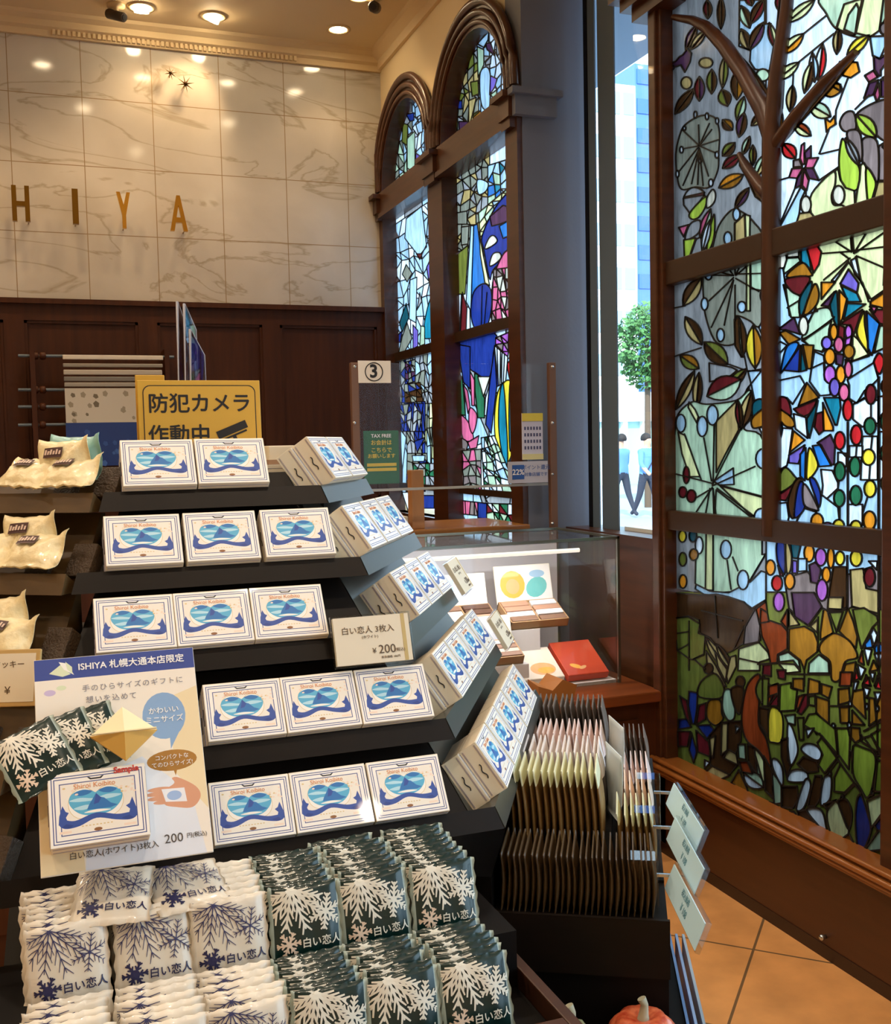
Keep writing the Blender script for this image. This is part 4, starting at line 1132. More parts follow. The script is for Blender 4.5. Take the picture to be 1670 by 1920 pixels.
# -- arched windows
def arch_pts(c, r, z0, n=20): return [(c+r*math.cos(a), z0+r*math.sin(a)) for a in (PI*i/n for i in range(n+1))]
ARCH = [(5.545, .39), (4.56, .39)]; ZS = 2.98; ZB = 1.12
def arch_open(c, r): return arch_pts(c, r, ZS)+[(c-r, ZB), (c+r, ZB)]
def arch_wall():
    def shape(b, outer, holes, x0, x1):
        polys = [('w', o) for o in outer]+[('o', h) for h in holes]
        vs, tris, top, ed = cut(polys); nw = len(outer)
        T = [t for t, i in zip(tris, top) if i < nw]
        cnt = {}
        for t in T:
            for p, q in zip(t, t[1:]+t[:1]): cnt[(min(p, q), max(p, q))] = cnt.get((min(p, q), max(p, q)), 0)+1
        n = len(vs); b.add([(x0, y, z) for y, z in vs]+[(x1, y, z) for y, z in vs], [t for t in T]+[tuple(k+n for k in t[::-1]) for t in T]+[(p, q, q+n, p+n) for (p, q), k in cnt.items() if k == 1])
    holes = [arch_open(c, r) for c, r in ARCH]
    b = MB(); shape(b, [[(4.05, 0), (6.15, 0), (6.15, ZC), (4.05, ZC)]], [arch_open(c, r+.06) for c, r in ARCH], XA, 2.1); struct(b.build('wall_right.001', PLASTER))
    wins = []
    for k, (c, r) in enumerate(ARCH):
        w = bpy.data.objects.new('window_%d' % (k+1), None); link(w); struct(w)
        lo, hi = (c-.5, c+.455) if k == 0 else (4.05, c+.4925)
        if k == 0: lo = 5.0525
        b = MB(); shape(b, [[(lo, 0), (hi, 0), (hi, ZS), (lo, ZS)], [(min(max(y, lo), hi+.05), z) for y, z in arch_pts(c, r+.11, ZS-.01)]], [holes[k]], 1.862, 1.96)
        b.build('window_frame', WOOD, w)
        for j, (rr, tk) in enumerate(((r+.11, .02), (r+.065, .016), (r+.025, .012))):     # ridged archivolt
            pts = [(1.858, min(y, 5.99), z) for y, z in arch_pts(c, rr, ZS, 28)]
            MB().tube(pts, tk, 8).build('arch_moulding', WOOD, w)
        b = MB(); b.box((1.845, c-r-.02, 2.83), (1.955, c+r+.02, 2.965)); b.box((1.835, c-r-.02, 2.82), (1.955, c+r+.02, 2.845)); b.build('transom', WOODH, w)
        b = MB()
        za = 2.035 if k else 2.02
        b.box((1.915, c-r-.01, za-.025), (1.965, c+r+.01, za+.025)); b.box((1.925, c-r-.01, 1.255), (1.965, c+r+.01, 1.285)); b.build('glazing_bar', BARW, w)
        ins = lambda y, z, c=c, r=r: abs(y-c) < r+.012 and z > ZB-.01 and (z < ZS or math.hypot(y-c, z-ZS) < r+.012)
        g, cols, L = stained(ART2 if k else ART1, 1.945, ins, '', .005)
        g.build('stained_glass', SG, w, cols); L.build('lead_came', LEAD, w)
    # impost blocks at the springing, the one on the corner wrapping on to the pilaster
    for n, y0, y1, x1 in ((4, 4.97, 5.14, 1.9), (5, 5.93, 6.0, 1.9), (6, 4.05, 4.16, 1.884)):
        b = MB(); b.box((1.825, y0, 2.85), (x1, y1, 2.93)); b.box((1.80, y0-(.02 if n != 6 else 0), 2.93), (x1+(.02 if n != 6 else 0), y1+(.02 if n != 5 else 0), 2.955)); b.box((1.835, y0+.01, 2.81), (x1, y1-.01, 2.85))
        struct(b.build('trim_%d' % n, WOOD if n != 6 else [WOOD], None))
arch_wall()
b = MB(); b.box((1.84, 4.015, 2.85), (2.03, 4.046, 2.93)); b.box((1.82, 3.995, 2.93), (2.05, 4.046, 2.955)); struct(b.build('trim_8', GREY))
# pilaster between the arches and the shop window
b = MB(); b.box((1.885, 4.045, 0), (2.2, 4.2, ZC)); struct(b.build('wall_right.002', GREY))

# -- tall plain window beside the pilaster
def shop_window():
    w = bpy.data.objects.new('window_3', None); link(w); struct(w)
    x0, x1 = 2.11, 2.2
    b = MB(); b.box((2.14, 3.955, 1.14), (2.16, 3.985, 3.5)); b.build('window_frame', BLACK, w)
    b = MB(); b.box((2.143, 3.74, 1.14), (2.149, 3.872, 3.5)); b.box((2.143, 3.898, 1.14), (2.149, 3.955, 3.5)); b.box((2.143, 3.41, 3.4), (2.149, 3.74, 3.5)); b.build('metal_frame', STEEL, w)
    b = MB(); b.box((2.12, 3.41, 1.14), (2.16, 3.43, 3.5)); b.build('metal_edge', ALU, w)
    b = MB(); b.box((2.150, 3.42, 1.14), (2.156, 3.9, 3.42)); b.build('window_pane', CLEAR, w)
    b = MB(); b.box((2.06, 3.305, 1.1), (2.25, 4.045, 1.14)); b.build('window_sill', WOODH, w)
    b = MB(); b.box((2.17, 3.42, 1.14), (2.4, 3.74, 1.155)); b.build('outer_sill', PAPER, w)
    b = MB(); b.box((2.07, 3.305, 0), (2.25, 4.045, 1.1)); struct(b.build('wall_right.003', WOODH))
shop_window()

# -- big stained-glass window
def big_window():
    w = bpy.data.objects.new('window_4', None); link(w); struct(w)
    yl, yr, zb, zt = 3.262, 2.175, .36, 3.04
    g, cols, L = stained(ART_BIG, XG, lambda y, z: yr-.02 < y < yl+.02 and zb-.05 < z < zt+.02, '', .0046, .12)
    g.build('stained_glass', SG, w, cols); L.build('lead_came', LEAD, w)
    b = MB(); b.bbox((2.03, 3.222, 0), (2.13, 3.30, 3.05), .006); b.bbox((2.018, 3.24, .33), (2.04, 3.285, 3.0), .005); b.bbox((2.03, 2.04, .35), (2.13, 2.178, 3.05), .006); b.box((2.03, 2.1, 3.0), (2.13, 3.3, 3.16)); b.build('window_frame', WOOD, w)
    def bar(p, q, hw):
        A, B = pix(*p, 0, 2.045), pix(*q, 0, 2.045); m = (A.z+B.z)/2
        return m-hw, m+hw
    b = MB()
    for p, q, hw in (((1262, 509), (1660, 392), .041), ((1255, 977), (1660, 1017), .034)):
        z0, z1 = bar(p, q, hw); b.bbox((2.045, 2.19, z0), (2.1, 3.23, z1), .004)
    b.build('glazing_bar', BARW, w)
    # tree trunk of wood standing proud of the glass, with two boughs
    b = MB(); tx = 2.062
    for pts, rr in (([(1446, 1005), (1447, 800), (1445, 600), (1446, 420), (1447, 250)], [.03, .03, .03, .03, .03]), ([(1447, 260), (1455, 150), (1474, 20), (1482, -60)], [.028, .024, .019, .016]),
                    ([(1448, 265), (1432, 205), (1395, 140), (1358, 86), (1325, 52), (1298, 38), (1262, 32)], [.026, .03, .026, .024, .02, .015, .01]), ([(1448, 372), (1426, 350), (1402, 318), (1385, 288)], [.022, .02, .017, .008]),
                    ([(1452, 272), (1490, 220), (1545, 155), (1604, 98)], [.02, .02, .017, .01])):
        b.tube([pix(x, y, 0, tx) for x, y in pts], rr, 8)
    b.build('trunk_moulding', mat('carved_trunk', hexc('4f2c14'), .4, noise=((20, 20, 4), hexc('33190b'), 4, .2)), w)
    # sill mouldings, plinth board and skirting
    b = MB()
    for z, x in ((.352, 2.0), (.335, 1.985), (.318, 1.995)): b.tube([(x, 2.03, z), (x, 3.30, z)], .009, 8)
    b.box((1.998, 2.03, .30), (2.13, 3.30, .355)); b.build('window_sill', mat('sill_wood', hexc('8a5426'), .3, coat=.3), w)
    b = MB(); b.box((2.03, -2.5, .04), (2.06, 3.30, .30)); b.box((2.03, -2.5, .3), (2.06, 2.04, .55)); struct(b.build('wall_right.004', mat('base_panel_wood', hexc('4c2a14'), .36, noise=((4, 3, 40), hexc('3f220f'), 4, .3))))
    b = MB(); b.box((2.027, -2.5, 0), (2.06, 3.30, .04)); struct(b.build('baseboard_right', mat('dark_skirting', hexc('2a160b'), .4)))
    # stepped capital at the head of the frame
    b = MB()
    for y0, y1, z0, z1, x in ((3.14, 3.36, 2.985, 3.03, 2.0), (3.11, 3.40, 3.03, 3.07, 1.975), (3.08, 3.44, 3.07, 3.16, 1.95)): b.box((x, y0, z0), (2.12, y1, z1))
    struct(b.build('trim_7', WOOD))
big_window()
def unseen_window():  # unseen window, added so daylight reaches the right side of the display
    w = bpy.data.objects.new('window_5', None); link(w); struct(w); b = MB()
    for lo, hi in (((-1.9, .55), (-1.82, 3.0)), ((1.67, .55), (1.75, 3.0)), ((-.08, .55), (0, 3.0)), ((-1.9, .55), (1.75, .62)), ((-1.9, 2.93), (1.75, 3.0))): b.box((2.08, lo[0], lo[1]), (2.16, hi[0], hi[1]))
    b.build('window_frame', WOOD, w); MB().box((2.12, -1.85, .6), (2.126, 1.7, 2.95)).build('window_pane', CLEAR, w)
unseen_window()
p = pix(1548, 1756, 0, 2.03)
b = MB().lathe([(0, .0), (.006, .0), (.006, -.008), (.009, -.012), (.0085, -.018), (.004, -.022), (0, -.022)], n=14, M=Matrix.Translation(p) @ Matrix.Rotation(PI/2, 4, 'Y'))
tag(b.build('metal_stud', ALU), 'small metal knob low on the brown panel under the big stained glass window', 'knob')

# ------------------------------------------------------------------ outside
STREET = mat('street_paving', hexc('8d98a6'), .8); WALLW = mat('white_render', hexc('f0f0ee'), .8)
b = MB().box((2.3, -30, -.2), (120, 130, -.1)); struct(b.build('ground', STREET))
b = MB().box((2.45, 2.78, 0), (2.85, 3.35, 3.9)); struct(b.build('column', mat('stone_column', hexc('6f7079'), .7)))
b = MB().box((2.45, 1.2, -.1), (2.75, 3.33, .9)); struct(b.build('shading_wall', mat('dark_stone', hexc('4b463c'), .8)))  # low wall added outside to darken the lower stained glass
b = MB().box((2.3, 1, 3.5), (2.98, 9.5, 3.7)); struct(b.build('canopy_slab', mat('soffit', hexc('7f93a8'), .6)))
def tower(name, x0, x1, y, d, h, wall, glass, floors, label, z0=-.1, off=.4, bands=True):
    t = empty(name, label, 'building', loc=((x0+x1)/2, y, z0))
    inv = t.matrix_world.inverted(); fh = (h-z0)/floors
    b = MB().box((x0, y, z0), (x1, y+d, h), M=inv); b.build('building_wall', wall, t)
    for k in range(floors):
        z = z0+k*fh+fh*.32
        n = 3
        for j in range(n):
            a = x0+(x1-x0)*(j+.1)/n; c = x0+(x1-x0)*(j+.85)/n
            MB().box((a, y-.06, z), (c, y+.05, z+fh*.5), M=inv).build('building_window', glass, t)
    return t
GL1 = mat('office_glass', hexc('8fb6c4'), .12, spec=.8); GL2 = mat('blue_office_glass', hexc('2f62b0'), .12, spec=.9)
p = [pix(1120, 800, 1, 45), pix(1197, 800, 1, 45), pix(1180, 160, 1, 45)]
tower('office_building', p[0].x, p[1].x, 45, 10, p[2].z, WALLW, GL1, 9, 'white office block with rows of pale windows across the street')
p = [pix(1196, 800, 1, 52), pix(1300, 800, 1, 52), pix(1200, 120, 1, 52)]
tower('office_building.001', p[0].x, p[1].x, 52, 10, p[2].z, mat('blue_cladding', hexc('4f79b8'), .3), GL2, 14, 'blue glass office tower behind the white office block')
def low_shop():
    a, c = pix(1120, 850, 1, 34), pix(1300, 850, 1, 34); z1 = pix(1190, 735, 1, 34).z; z2 = pix(1190, 790, 1, 34).z
    t = empty('street_shop', 'low white street building with wide pale green windows behind the tree', 'building', loc=((a.x+c.x)/2, 34, -.1)); inv = t.matrix_world.inverted()
    MB().box((a.x, 34, z2), (c.x, 40, z1), M=inv).build('fascia', WALLW, t); MB().box((a.x, 34.3, -.1), (c.x, 40, z2), M=inv).build('shop_front', mat('green_shop_glass', hexc('9fc9c4'), .2), t)
    for k in range(5): x = a.x+(c.x-a.x)*(k+.5)/5; MB().box((x-.1, 34.1, -.1), (x+.1, 34.3, z2), M=inv).build('mullion', WALLW, t)
low_shop()
def tree():
    c = pix(1212, 650, 1, 22); t = empty('street_tree', 'leafy green street tree seen through the tall plain window', 'tree', loc=(c.x, 22, -.1)); inv = t.matrix_world.inverted()
    rg = random.Random(5); b = MB()
    for _ in range(2200):
        a = Vector((rg.gauss(0, 1), rg.gauss(0, 1), rg.gauss(0, 1))).normalized()*rg.uniform(.55, 1)
        q = Vector((c.x+a.x*.75, 22+a.y*.75, c.z+a.z*1.05)); s = rg.uniform(.05, .11)
        u = Vector((rg.uniform(-1, 1), rg.uniform(-1, 1), rg.uniform(-1, 1))).normalized(); v = u.orthogonal().normalized()
        b.add([inv @ (q-u*s), inv @ (q+v*s*.6), inv @ (q+u*s), inv @ (q-v*s*.6)], [(0, 1, 2, 3)])
    b.build('foliage', mat('tree_leaf', hexc('4f8248'), .6), t)
    MB().tube([inv @ Vector((c.x, 22, -.1)), inv @ Vector((c.x+.02, 22, c.z-.3)), inv @ Vector((c.x, 22.02, c.z+.5))], [.09, .07, .03], 8).build('trunk', mat('tree_bark', hexc('5b4a3a'), .8), t)
tree()
SHIRT = mat('blue_shirt', hexc('5f8fd6'), .8); PANTS = mat('dark_trousers', hexc('2b3140'), .8); SKIN = mat('skin', hexc('c99a7c'), .6); HAIR = mat('dark_hair', hexc('1d1614'), .7)
def skin_body(name, verts, edges, rad, mats, fmat, parent, lv=2):
    me = bpy.data.meshes.new(name); me.from_pydata(verts, edges, []); o = bpy.data.objects.new(name, me); link(o)
    sk = o.modifiers.new('s', 'SKIN'); sb = o.modifiers.new('u', 'SUBSURF'); sb.levels = sb.render_levels = lv
    for v, r in zip(me.skin_vertices[0].data, rad): v.radius = (r, r) if not isinstance(r, tuple) else r
    me.skin_vertices[0].data[0].use_root = True
    m2 = bpy.data.meshes.new_from_object(o.evaluated_get(bpy.context.evaluated_depsgraph_get()))
    bpy.data.objects.remove(o); m2.materials.clear()
    for m in mats: m2.materials.append(m)
    for p in m2.polygons: p.material_index = fmat(p.center); p.use_smooth = True
    o = bpy.data.objects.new(name, m2); link(o, parent); return o
def walker(px, Y, rz, label, bag):
    g = pix(px, 998, 1, Y); t = empty('person', label, 'person', mat=Matrix.Translation((g.x, Y, -.1)) @ Matrix.Rotation(rz, 4, 'Z'))
    V = [(0,0,.92),(0,0,1.08),(0,0,1.28),(0,0,1.4),(0,.01,1.47),(0,.03,1.6),(0,.03,1.68), (-.09,.02,.88),(-.1,.14,.5),(-.1,.12,.1),(-.1,.26,.05), (.09,-.02,.88),(.1,-.1,.5),(.1,-.26,.14),(.1,-.16,.06),
         (-.17,0,1.38),(-.23,-.06,1.12),(-.22,.06,.9),(-.22,.1,.82), (.17,0,1.38),(.23,.04,1.12),(.21,.2,.95),(.2,.26,.9)]
    E = [(0,1),(1,2),(2,3),(3,4),(4,5),(5,6),(0,7),(7,8),(8,9),(9,10),(0,11),(11,12),(12,13),(13,14),(3,15),(15,16),(16,17),(17,18),(3,19),(19,20),(20,21),(21,22)]
    Rr = [(.17,.12),(.17,.12),(.19,.13),(.13,.1),.06,.095,.08,.1,.07,.045,.04,.1,.07,.045,.04,.075,.05,.038,.04,.075,.05,.038,.04]
    skin_body('body', V, E, Rr, [SHIRT, PANTS, SKIN], lambda c: 1 if c.z < .93 and abs(c.x) < .19 else (2 if c.z > 1.45 or (abs(c.x) > .17 and c.z < 1.05) else 0), t)
    b = MB(); bm = bmesh.new(); bmesh.ops.create_uvsphere(bm, u_segments=14, v_segments=10, radius=.115)
    for v in bm.verts: v.co = Vector((v.co.x*.92, v.co.y*1.02-.015, max(v.co.z, -.05)+1.655))
    b.bm(bm, smooth=True); b.build('hair', HAIR, t)
    if bag: MB().tube([(-.16,.1,1.42),(-.02,.16,1.2),(.17,.15,.98)], .014, 6).build('bag_strap', PANTS, t)
walker(1213, 19, R(200), 'person in a blue shirt and dark trousers with a strap across the chest', True)
walker(1166, 19.6, R(20), 'person in a pale blue shirt half hidden by the metal window frame', False)
# ------------------------------------------------------------------ lamps in the ceiling
LAMPM = mat('lamp_glow', (1, .8, .5), .5, emit=((1, .78, .48), 28)); RIM = mat('lamp_rim', hexc('cdb58a'), .4); BAFF = mat('lamp_baffle', hexc('3b3026'), .5)
def downlight(x, y, power, label, tilt=None, group=None, r=.05, spot=R(110), colour=WARM):
    t = empty('downlight', label, 'ceiling light', loc=(x, y, ZC), group=group)
    T = Matrix.Identity(4) if tilt is None else Matrix.Rotation(tilt[0], 4, 'X') @ Matrix.Rotation(tilt[1], 4, 'Y')
    MB().lathe([(r+.018, 0), (r+.018, -.006), (r, -.008), (r-.004, .0)], n=28).build('rim', RIM, t)
    if tilt is None: MB().lathe([(0, -.005), (r-.005, -.005), (r-.004, 0)], n=28).build('lamp', LAMPM, t)
    else:
        MB().lathe([(r-.006, -.001), (r-.008, .03), (0, .031)], n=24, M=Matrix.Translation((0, 0, -.002))).build('baffle', BAFF, t)
        MB().lathe([(0, -.028), (.036, -.028), (.038, -.006), (0, -.006)], n=24, M=T).build('lamp', LAMPM, t)
    l = bpy.data.lights.new('downlight_bulb', 'SPOT'); l.energy = power; l.color = colour; l.spot_size = spot; l.spot_blend = .6; l.shadow_soft_size = .045
    lo = bpy.data.objects.new('downlight_bulb', l); link(lo, t); lo.matrix_local = T @ Matrix.Translation((0, 0, -.045))
    return t
q = [pix(265, 13, 2, ZC), pix(400, 30, 2, ZC), pix(663, 8, 2, ZC), pix(634, 54, 2, ZC)]
downlight(q[0].x, min(q[0].y, 5.8), P_WALL, 'tilted ceiling spotlight above the gap between the I and Y wall letters', (R(14), 0))
downlight(q[1].x, min(q[1].y, 5.8), 9.0, 'tilted ceiling spotlight just above the pair of brass stars', (R(32), R(18)), spot=R(75))
downlight(q[2].x, q[2].y-.1, P_MAIN, 'round ceiling downlight beside the black ceiling camera')
downlight(q[3].x, min(q[3].y, 5.72), P_MAIN*.8, 'round ceiling downlight nearest the corner over the marble wall')
k = 0
for x in (-1.6, -.5, .7):
    for y in (.2, 2.0, 3.6):
        downlight(x, y, P_HALL, 'round downlight in the cream ceiling over the shop floor', None, 'downlights over the shop floor', spot=R(130), colour=HALLC)
downlight(1.3, -1.0, P_HALL*.7, 'round downlight in the cream ceiling over the shop floor', None, 'downlights over the shop floor', spot=R(130), colour=HALLC)
downlight(1.45, 2.2, P_HALL*.55, 'round downlight in the cream ceiling over the shop floor', None, 'downlights over the shop floor', spot=R(130), colour=HALLC)
for x, y, p in ((.05, 5.3, 2), (.62, 5.25, 1.5), (1.12, 5.3, .5), (-.6, 5.25, 2), (.3, 4.55, 1.2), (1.25, 4.5, .4)):
    downlight(x, y, P_WALL*1.3*p, 'round downlight in the cream ceiling before the marble wall', None, 'downlights before the marble wall', spot=R(125))
def ceiling_camera(p, ax, label, r=.028):
    t = empty('ceiling_camera', label, 'security camera', loc=(p.x, p.y, ZC))
    MB().lathe([(0, 0), (.045, 0), (.045, -.012), (.012, -.016), (.012, -.04), (0, -.04)], n=20).build('mount', RIM, t)
    a = Vector(ax).normalized(); c = Vector((0, 0, -.055))
    MB().tube([c-a*.06, c-a*.058, c+a*.055, c+a*.06], [r*.8, r, r, r*.85], 14).build('camera_body', BAFF, t)
    MB().tube([c+a*.06, c+a*.063], [r*.6, r*.55], 12).build('lens', INK, t)
p = pix(702, 8, 2, ZC-.04); ceiling_camera(p, (-.35, -.8, -.3), 'dark tubular ceiling camera near the top of the arched window')
p = pix(220, 2, 2, ZC-.03); p.y = 5.72; ceiling_camera(p, (.5, -.6, -.3), 'dark ceiling spotlight camera left of the two tilted lamps', .024)

# ------------------------------------------------------------------ letters and stars on the marble
def wall_letter(ch, x0, x1, z0, z1, y=5.87):
    def P(*pts): return [(x0+(x1-x0)*a, z0+(z1-z0)*c) for a, c in pts]
    shapes = {'H': [P((0,0),(.27,0),(.27,1),(0,1)), P((.73,0),(1,0),(1,1),(.73,1)), P((.2,.42),(.8,.42),(.8,.56),(.2,.56))],
              'I': [P((0,0),(1,0),(1,1),(0,1))],
              'Y': [P((.38,0),(.66,0),(.66,.5),(.38,.5)), P((0,1),(.26,1),(.66,.44),(.38,.36)), P((1,1),(.74,1),(.38,.44),(.66,.36))],
              'A': [P((0,0),(.24,0),(.6,1),(.4,1)), P((1,0),(.76,0),(.4,1),(.6,1)), P((.2,.24),(.8,.24),(.75,.38),(.25,.38))]}[ch]
    vs, tris, top, ed = cut([('a', s) for s in shapes]); n = len(vs); cnt = {}
    for t in tris:
        for i, j in zip(t, t[1:]+t[:1]): cnt[(min(i, j), max(i, j))] = cnt.get((min(i, j), max(i, j)), 0)+1
    b = MB().add([(x, y, z) for x, z in vs]+[(x, y+.025, z) for x, z in vs], tris+[tuple(i+n for i in t[::-1]) for t in tris]+[(i, j, j+n, i+n) for (i, j), c in cnt.items() if c == 1])
    o = b.build('wall_letter', GOLD if ch in 'YA' else DGOLD); tag(o, {'H': 'dull brass letter H standing off the marble wall', 'I': 'dull brass letter I standing off the marble wall',
        'Y': 'bright brass letter Y standing off the marble wall', 'A': 'brass letter A standing off the marble wall below the stars'}[ch], 'letter', 'brass letters on the marble')
    for fx, fz in ((.5 if ch in 'IA' else .15 if ch == 'H' else .52, .92 if ch in 'IAH' else .3), (.5 if ch == 'I' else .52 if ch == 'Y' else .88, .08)):
        X, Z = x0+(x1-x0)*fx, z0+(z1-z0)*fz; MB().tube([(X, y+.02, Z), (X, YB, Z)], .004, 6).build('standoff_pin', DGOLD, o)
for a in (('H', -.132, -.047, 2.69, 2.87), ('I', .159, .189, 2.69, 2.87), ('Y', .38, .45, 2.68, 2.868), ('A', .652, .744, 2.68, 2.868)): wall_letter(*a)
def star(cx, cz, r, label, m):
    b = MB(); y = 5.93; pts = []
    for k in range(16):
        a = PI*k/8+.2; rr = r if k % 2 == 0 else r*.2; pts.append((cx+rr*math.cos(a), y, cz+rr*math.sin(a)))
    b.add([(cx, y-.012, cz), (cx, y+.012, cz)]+pts, [(0, 2+(k+1) % 16, 2+k) for k in range(16)]+[(1, 2+k, 2+(k+1) % 16) for k in range(16)])
    o = b.build('wall_star', m); tag(o, label, 'star', 'brass stars on the marble'); MB().tube([(cx, y, cz), (cx, YB, cz)], .003, 6).build('standoff_pin', DGOLD, o)
star(.69, 3.527, .036, 'smaller eight pointed brass star high on the marble wall', DGOLD)
star(.766, 3.478, .05, 'larger eight pointed brass star high on the marble wall', DGOLD)

# ------------------------------------------------------------------ wrapping-paper rack on the wainscot
def wrap_rack():
    t = empty('wrapping_paper_rack', 'wall rack of rods holding hanging wrapping paper on the dark wainscot', 'rack', loc=(.3, 5.9, 1.6)); inv = t.matrix_world.inverted(); Y = 5.80
    Q = lambda x, y: pix(x, y, 1, Y)
    for x in (60, 312):
        a = Q(x, 662); MB().box((a.x-.012, Y-.02, 1.15), (a.x+.012, 5.965, a.z+.02), M=inv).build('upright', DARKW, t)
    for y in (667, 731, 763, 797):
        a, c = Q(34, y), Q(326, y)
        MB().tube([inv @ a, inv @ Vector((c.x, Y, a.z))], .008, 8).build('rod', STEEL, t)
        b = MB()
        for x in (66, 80): e = Q(x, y); b.lathe([(0, -.02), (.018, -.012), (.02, 0), (.018, .012), (0, .02)], n=10, M=inv @ Matrix.Translation((e.x, Y, a.z)) @ Matrix.Rotation(PI/2, 4, 'Y'))
        b.build('roll_end', DARKW, t)
    cols = [hexc('d8d2c4'), hexc('8f8a80'), hexc('b9b2a6'), hexc('77746e'), hexc('9c978c')]
    for k, (y0, y1) in enumerate(((666, 676), (682, 690), (694, 704), (707, 716), (718, 726))):
        a, c = Q(117+k*.8, y0), Q(305-k, y1)
        MB().bbox((a.x, Y-.03-.004*k, c.z), (c.x, Y-.015, a.z), .004, M=inv).build('paper_sheet_edge', mat('sheet_%d' % k, cols[k], .35), t)
    return t
wrap_rack()
def wrap_sheet(px0, px1, y0, y1, base, marks, label, seed, Y):
    a, c = pix(px0, y0, 1, Y), pix(px1, y1, 1, Y); rg = random.Random(seed)
    polys = [('a', [(a.x, a.z), (c.x, a.z), (c.x, c.z), (a.x, c.z)])]
    for k in range(26):
        x, z = a.x+(c.x-a.x)*rg.uniform(.05, .95), c.z+(a.z-c.z)*rg.uniform(.05, .95); s = rg.uniform(.008, .016); polys.append((rg.choice('bc'), ellipse(x, z, s, s*1.2, 5, rg.random())))
    b, col = flat_art(polys, dict(a=base, b=marks[0], c=marks[1]), lambda x, z: (x, Y-.0035, z))
    o = MB().box((a.x, Y-.003, c.z), (c.x, Y, a.z)).build('wrapping_paper', mat('sheet_back', hexc('d8d2c4'), .5)); b.build('printed_pattern', PRINT, o, col)
    tag(o, label, 'wrapping paper')
wrap_sheet(121, 318, 728, 792, hexc('c9c3b4'), (hexc('6f6654'), hexc('99907c')), 'pale spotted sheet of wrapping paper hanging on the rack', 1, 5.76)
wrap_sheet(123, 318, 793, 870, hexc('173a80'), (hexc('3f66b0'), hexc('2c529c')), 'blue spotted sheet of wrapping paper hanging below the pale one', 2, 5.75)

# ------------------------------------------------------------------ low wooden counter with glass case, and the staff counter behind
CT = .60
COUNTW = mat('counter_wood', hexc('8a4a22'), .3, noise=((4, 30, 40), hexc('6b3517'), 4, .25), coat=.25)
def counter():
    t = empty('wooden_counter', 'low brown wooden counter carrying the glass showcase', 'counter', loc=(.6, 3.5, 0)); inv = t.matrix_world.inverted()
    MB().bbox((-.9, 3.24, CT-.04), (2.03, 4.02, CT), .006, M=inv).build('worktop', COUNTW, t)
    b = MB(); b.box((-.9, 3.27, 0), (2.02, 4.0, CT-.04), M=inv)
    for k in range(5): x = -.88+k*.58; b.box((x, 3.262, .1), (x+.5, 3.272, CT-.1), M=inv)
    b.build('body', DARKW, t)
counter()
def staff_counter():
    t = empty('staff_counter', 'tall dark counter with a golden wooden edge behind the glass showcase', 'counter', loc=(.4, 4.3, 0)); inv = t.matrix_world.inverted()
    MB().box((-1.6, 4.0+.03, 0), (1.88, 4.03+.02, 1.12), M=inv).build('front_panel', DARKW, t)
    b = MB(); b.bbox((-1.6, 4.02, 1.12), (1.88, 4.5, 1.16), .006, M=inv); b.build('worktop', mat('golden_wood', hexc('b07a3c'), .35, noise=((5, 30, 30), hexc('8c5a28'), 4, .25), coat=.2), t)
    MB().box((-1.6, 4.06, 0), (1.86, 4.48, 1.12), M=inv).build('body', DARKW, t)
staff_counter()
X0, X1, Y0, Y1, Z1 = .92, 1.955, 3.42, 3.92, 1.145
def showcase():
    t = empty('glass_showcase', 'lit glass showcase of confectionery boxes on the wooden counter', 'display case', loc=((X0+X1)/2, Y0, CT)); inv = t.matrix_world.inverted(); g = .008
    for nm, lo, hi in (('front_pane', (X0, Y0, CT), (X1, Y0+g, Z1-g)), ('side_pane', (X1-g, Y0+g, CT), (X1, Y1, Z1-g)), ('side_pane', (X0, Y0+g, CT), (X0+g, Y1, Z1-g)), ('top_pane', (X0, Y0, Z1-g), (X1, Y1, Z1))):
        MB().box(lo, hi, M=inv).build(nm, CLEAR, t)
    MB().box((X0+g, Y1-.01, CT), (X1-g, Y1, Z1-g), M=inv).build('back_panel', mat('case_back', hexc('cfd0dc'), .5), t)
    MB().box((X0+g, Y0+g, CT), (X1-g, Y1-.01, CT+.012), M=inv).build('floor_panel', mat('case_floor', hexc('e6e4ea'), .4), t)
    MB().box((X0+.02, 3.575, CT+.012), (X1-.25, Y1-.01, .80), M=inv).build('riser', mat('case_riser', hexc('e6e4ea'), .4), t)
    b = MB(); e = .005
    for x, y in ((X0, Y0), (X1, Y0), (X1, Y1), (X0, Y1)): b.box((x-e, y-e, CT), (x+e, y+e, Z1), M=inv)
    for z in (Z1,):
        for lo, hi in (((X0, Y0), (X1, Y0)), ((X0, Y1), (X1, Y1)), ((X0, Y0), (X0, Y1)), ((X1, Y0), (X1, Y1))): b.box((lo[0]-e, lo[1]-e, z-e), (hi[0]+e, hi[1]+e, z+e), M=inv)
    b.build('metal_edge', mat('case_metal', hexc('8b8f86'), .3, metal=.9), t)
    MB().tube([inv @ Vector((X0+.03, Y0+.06, Z1-.045)), inv @ Vector((X1-.13, Y0+.06, Z1-.045))], .008, 10).build('lamp_tube', mat('case_lamp', (1, 1, 1), .4, emit=((1, .93, .82), .45)), t)
    l = bpy.data.lights.new('case_lamp_light', 'AREA'); l.shape = 'RECTANGLE'; l.size = X1-X0-.2; l.size_y = .03; l.energy = 1.9; l.color = (1, .93, .88)
    lo = bpy.data.objects.new('case_lamp_light', l); link(lo, t); lo.location = inv @ Vector(((X0+X1)/2-.05, Y0+.07, Z1-.065)); lo.rotation_euler = (R(20), 0, 0)
showcase()
ASSORT = 'assorted confectionery boxes in the showcase'
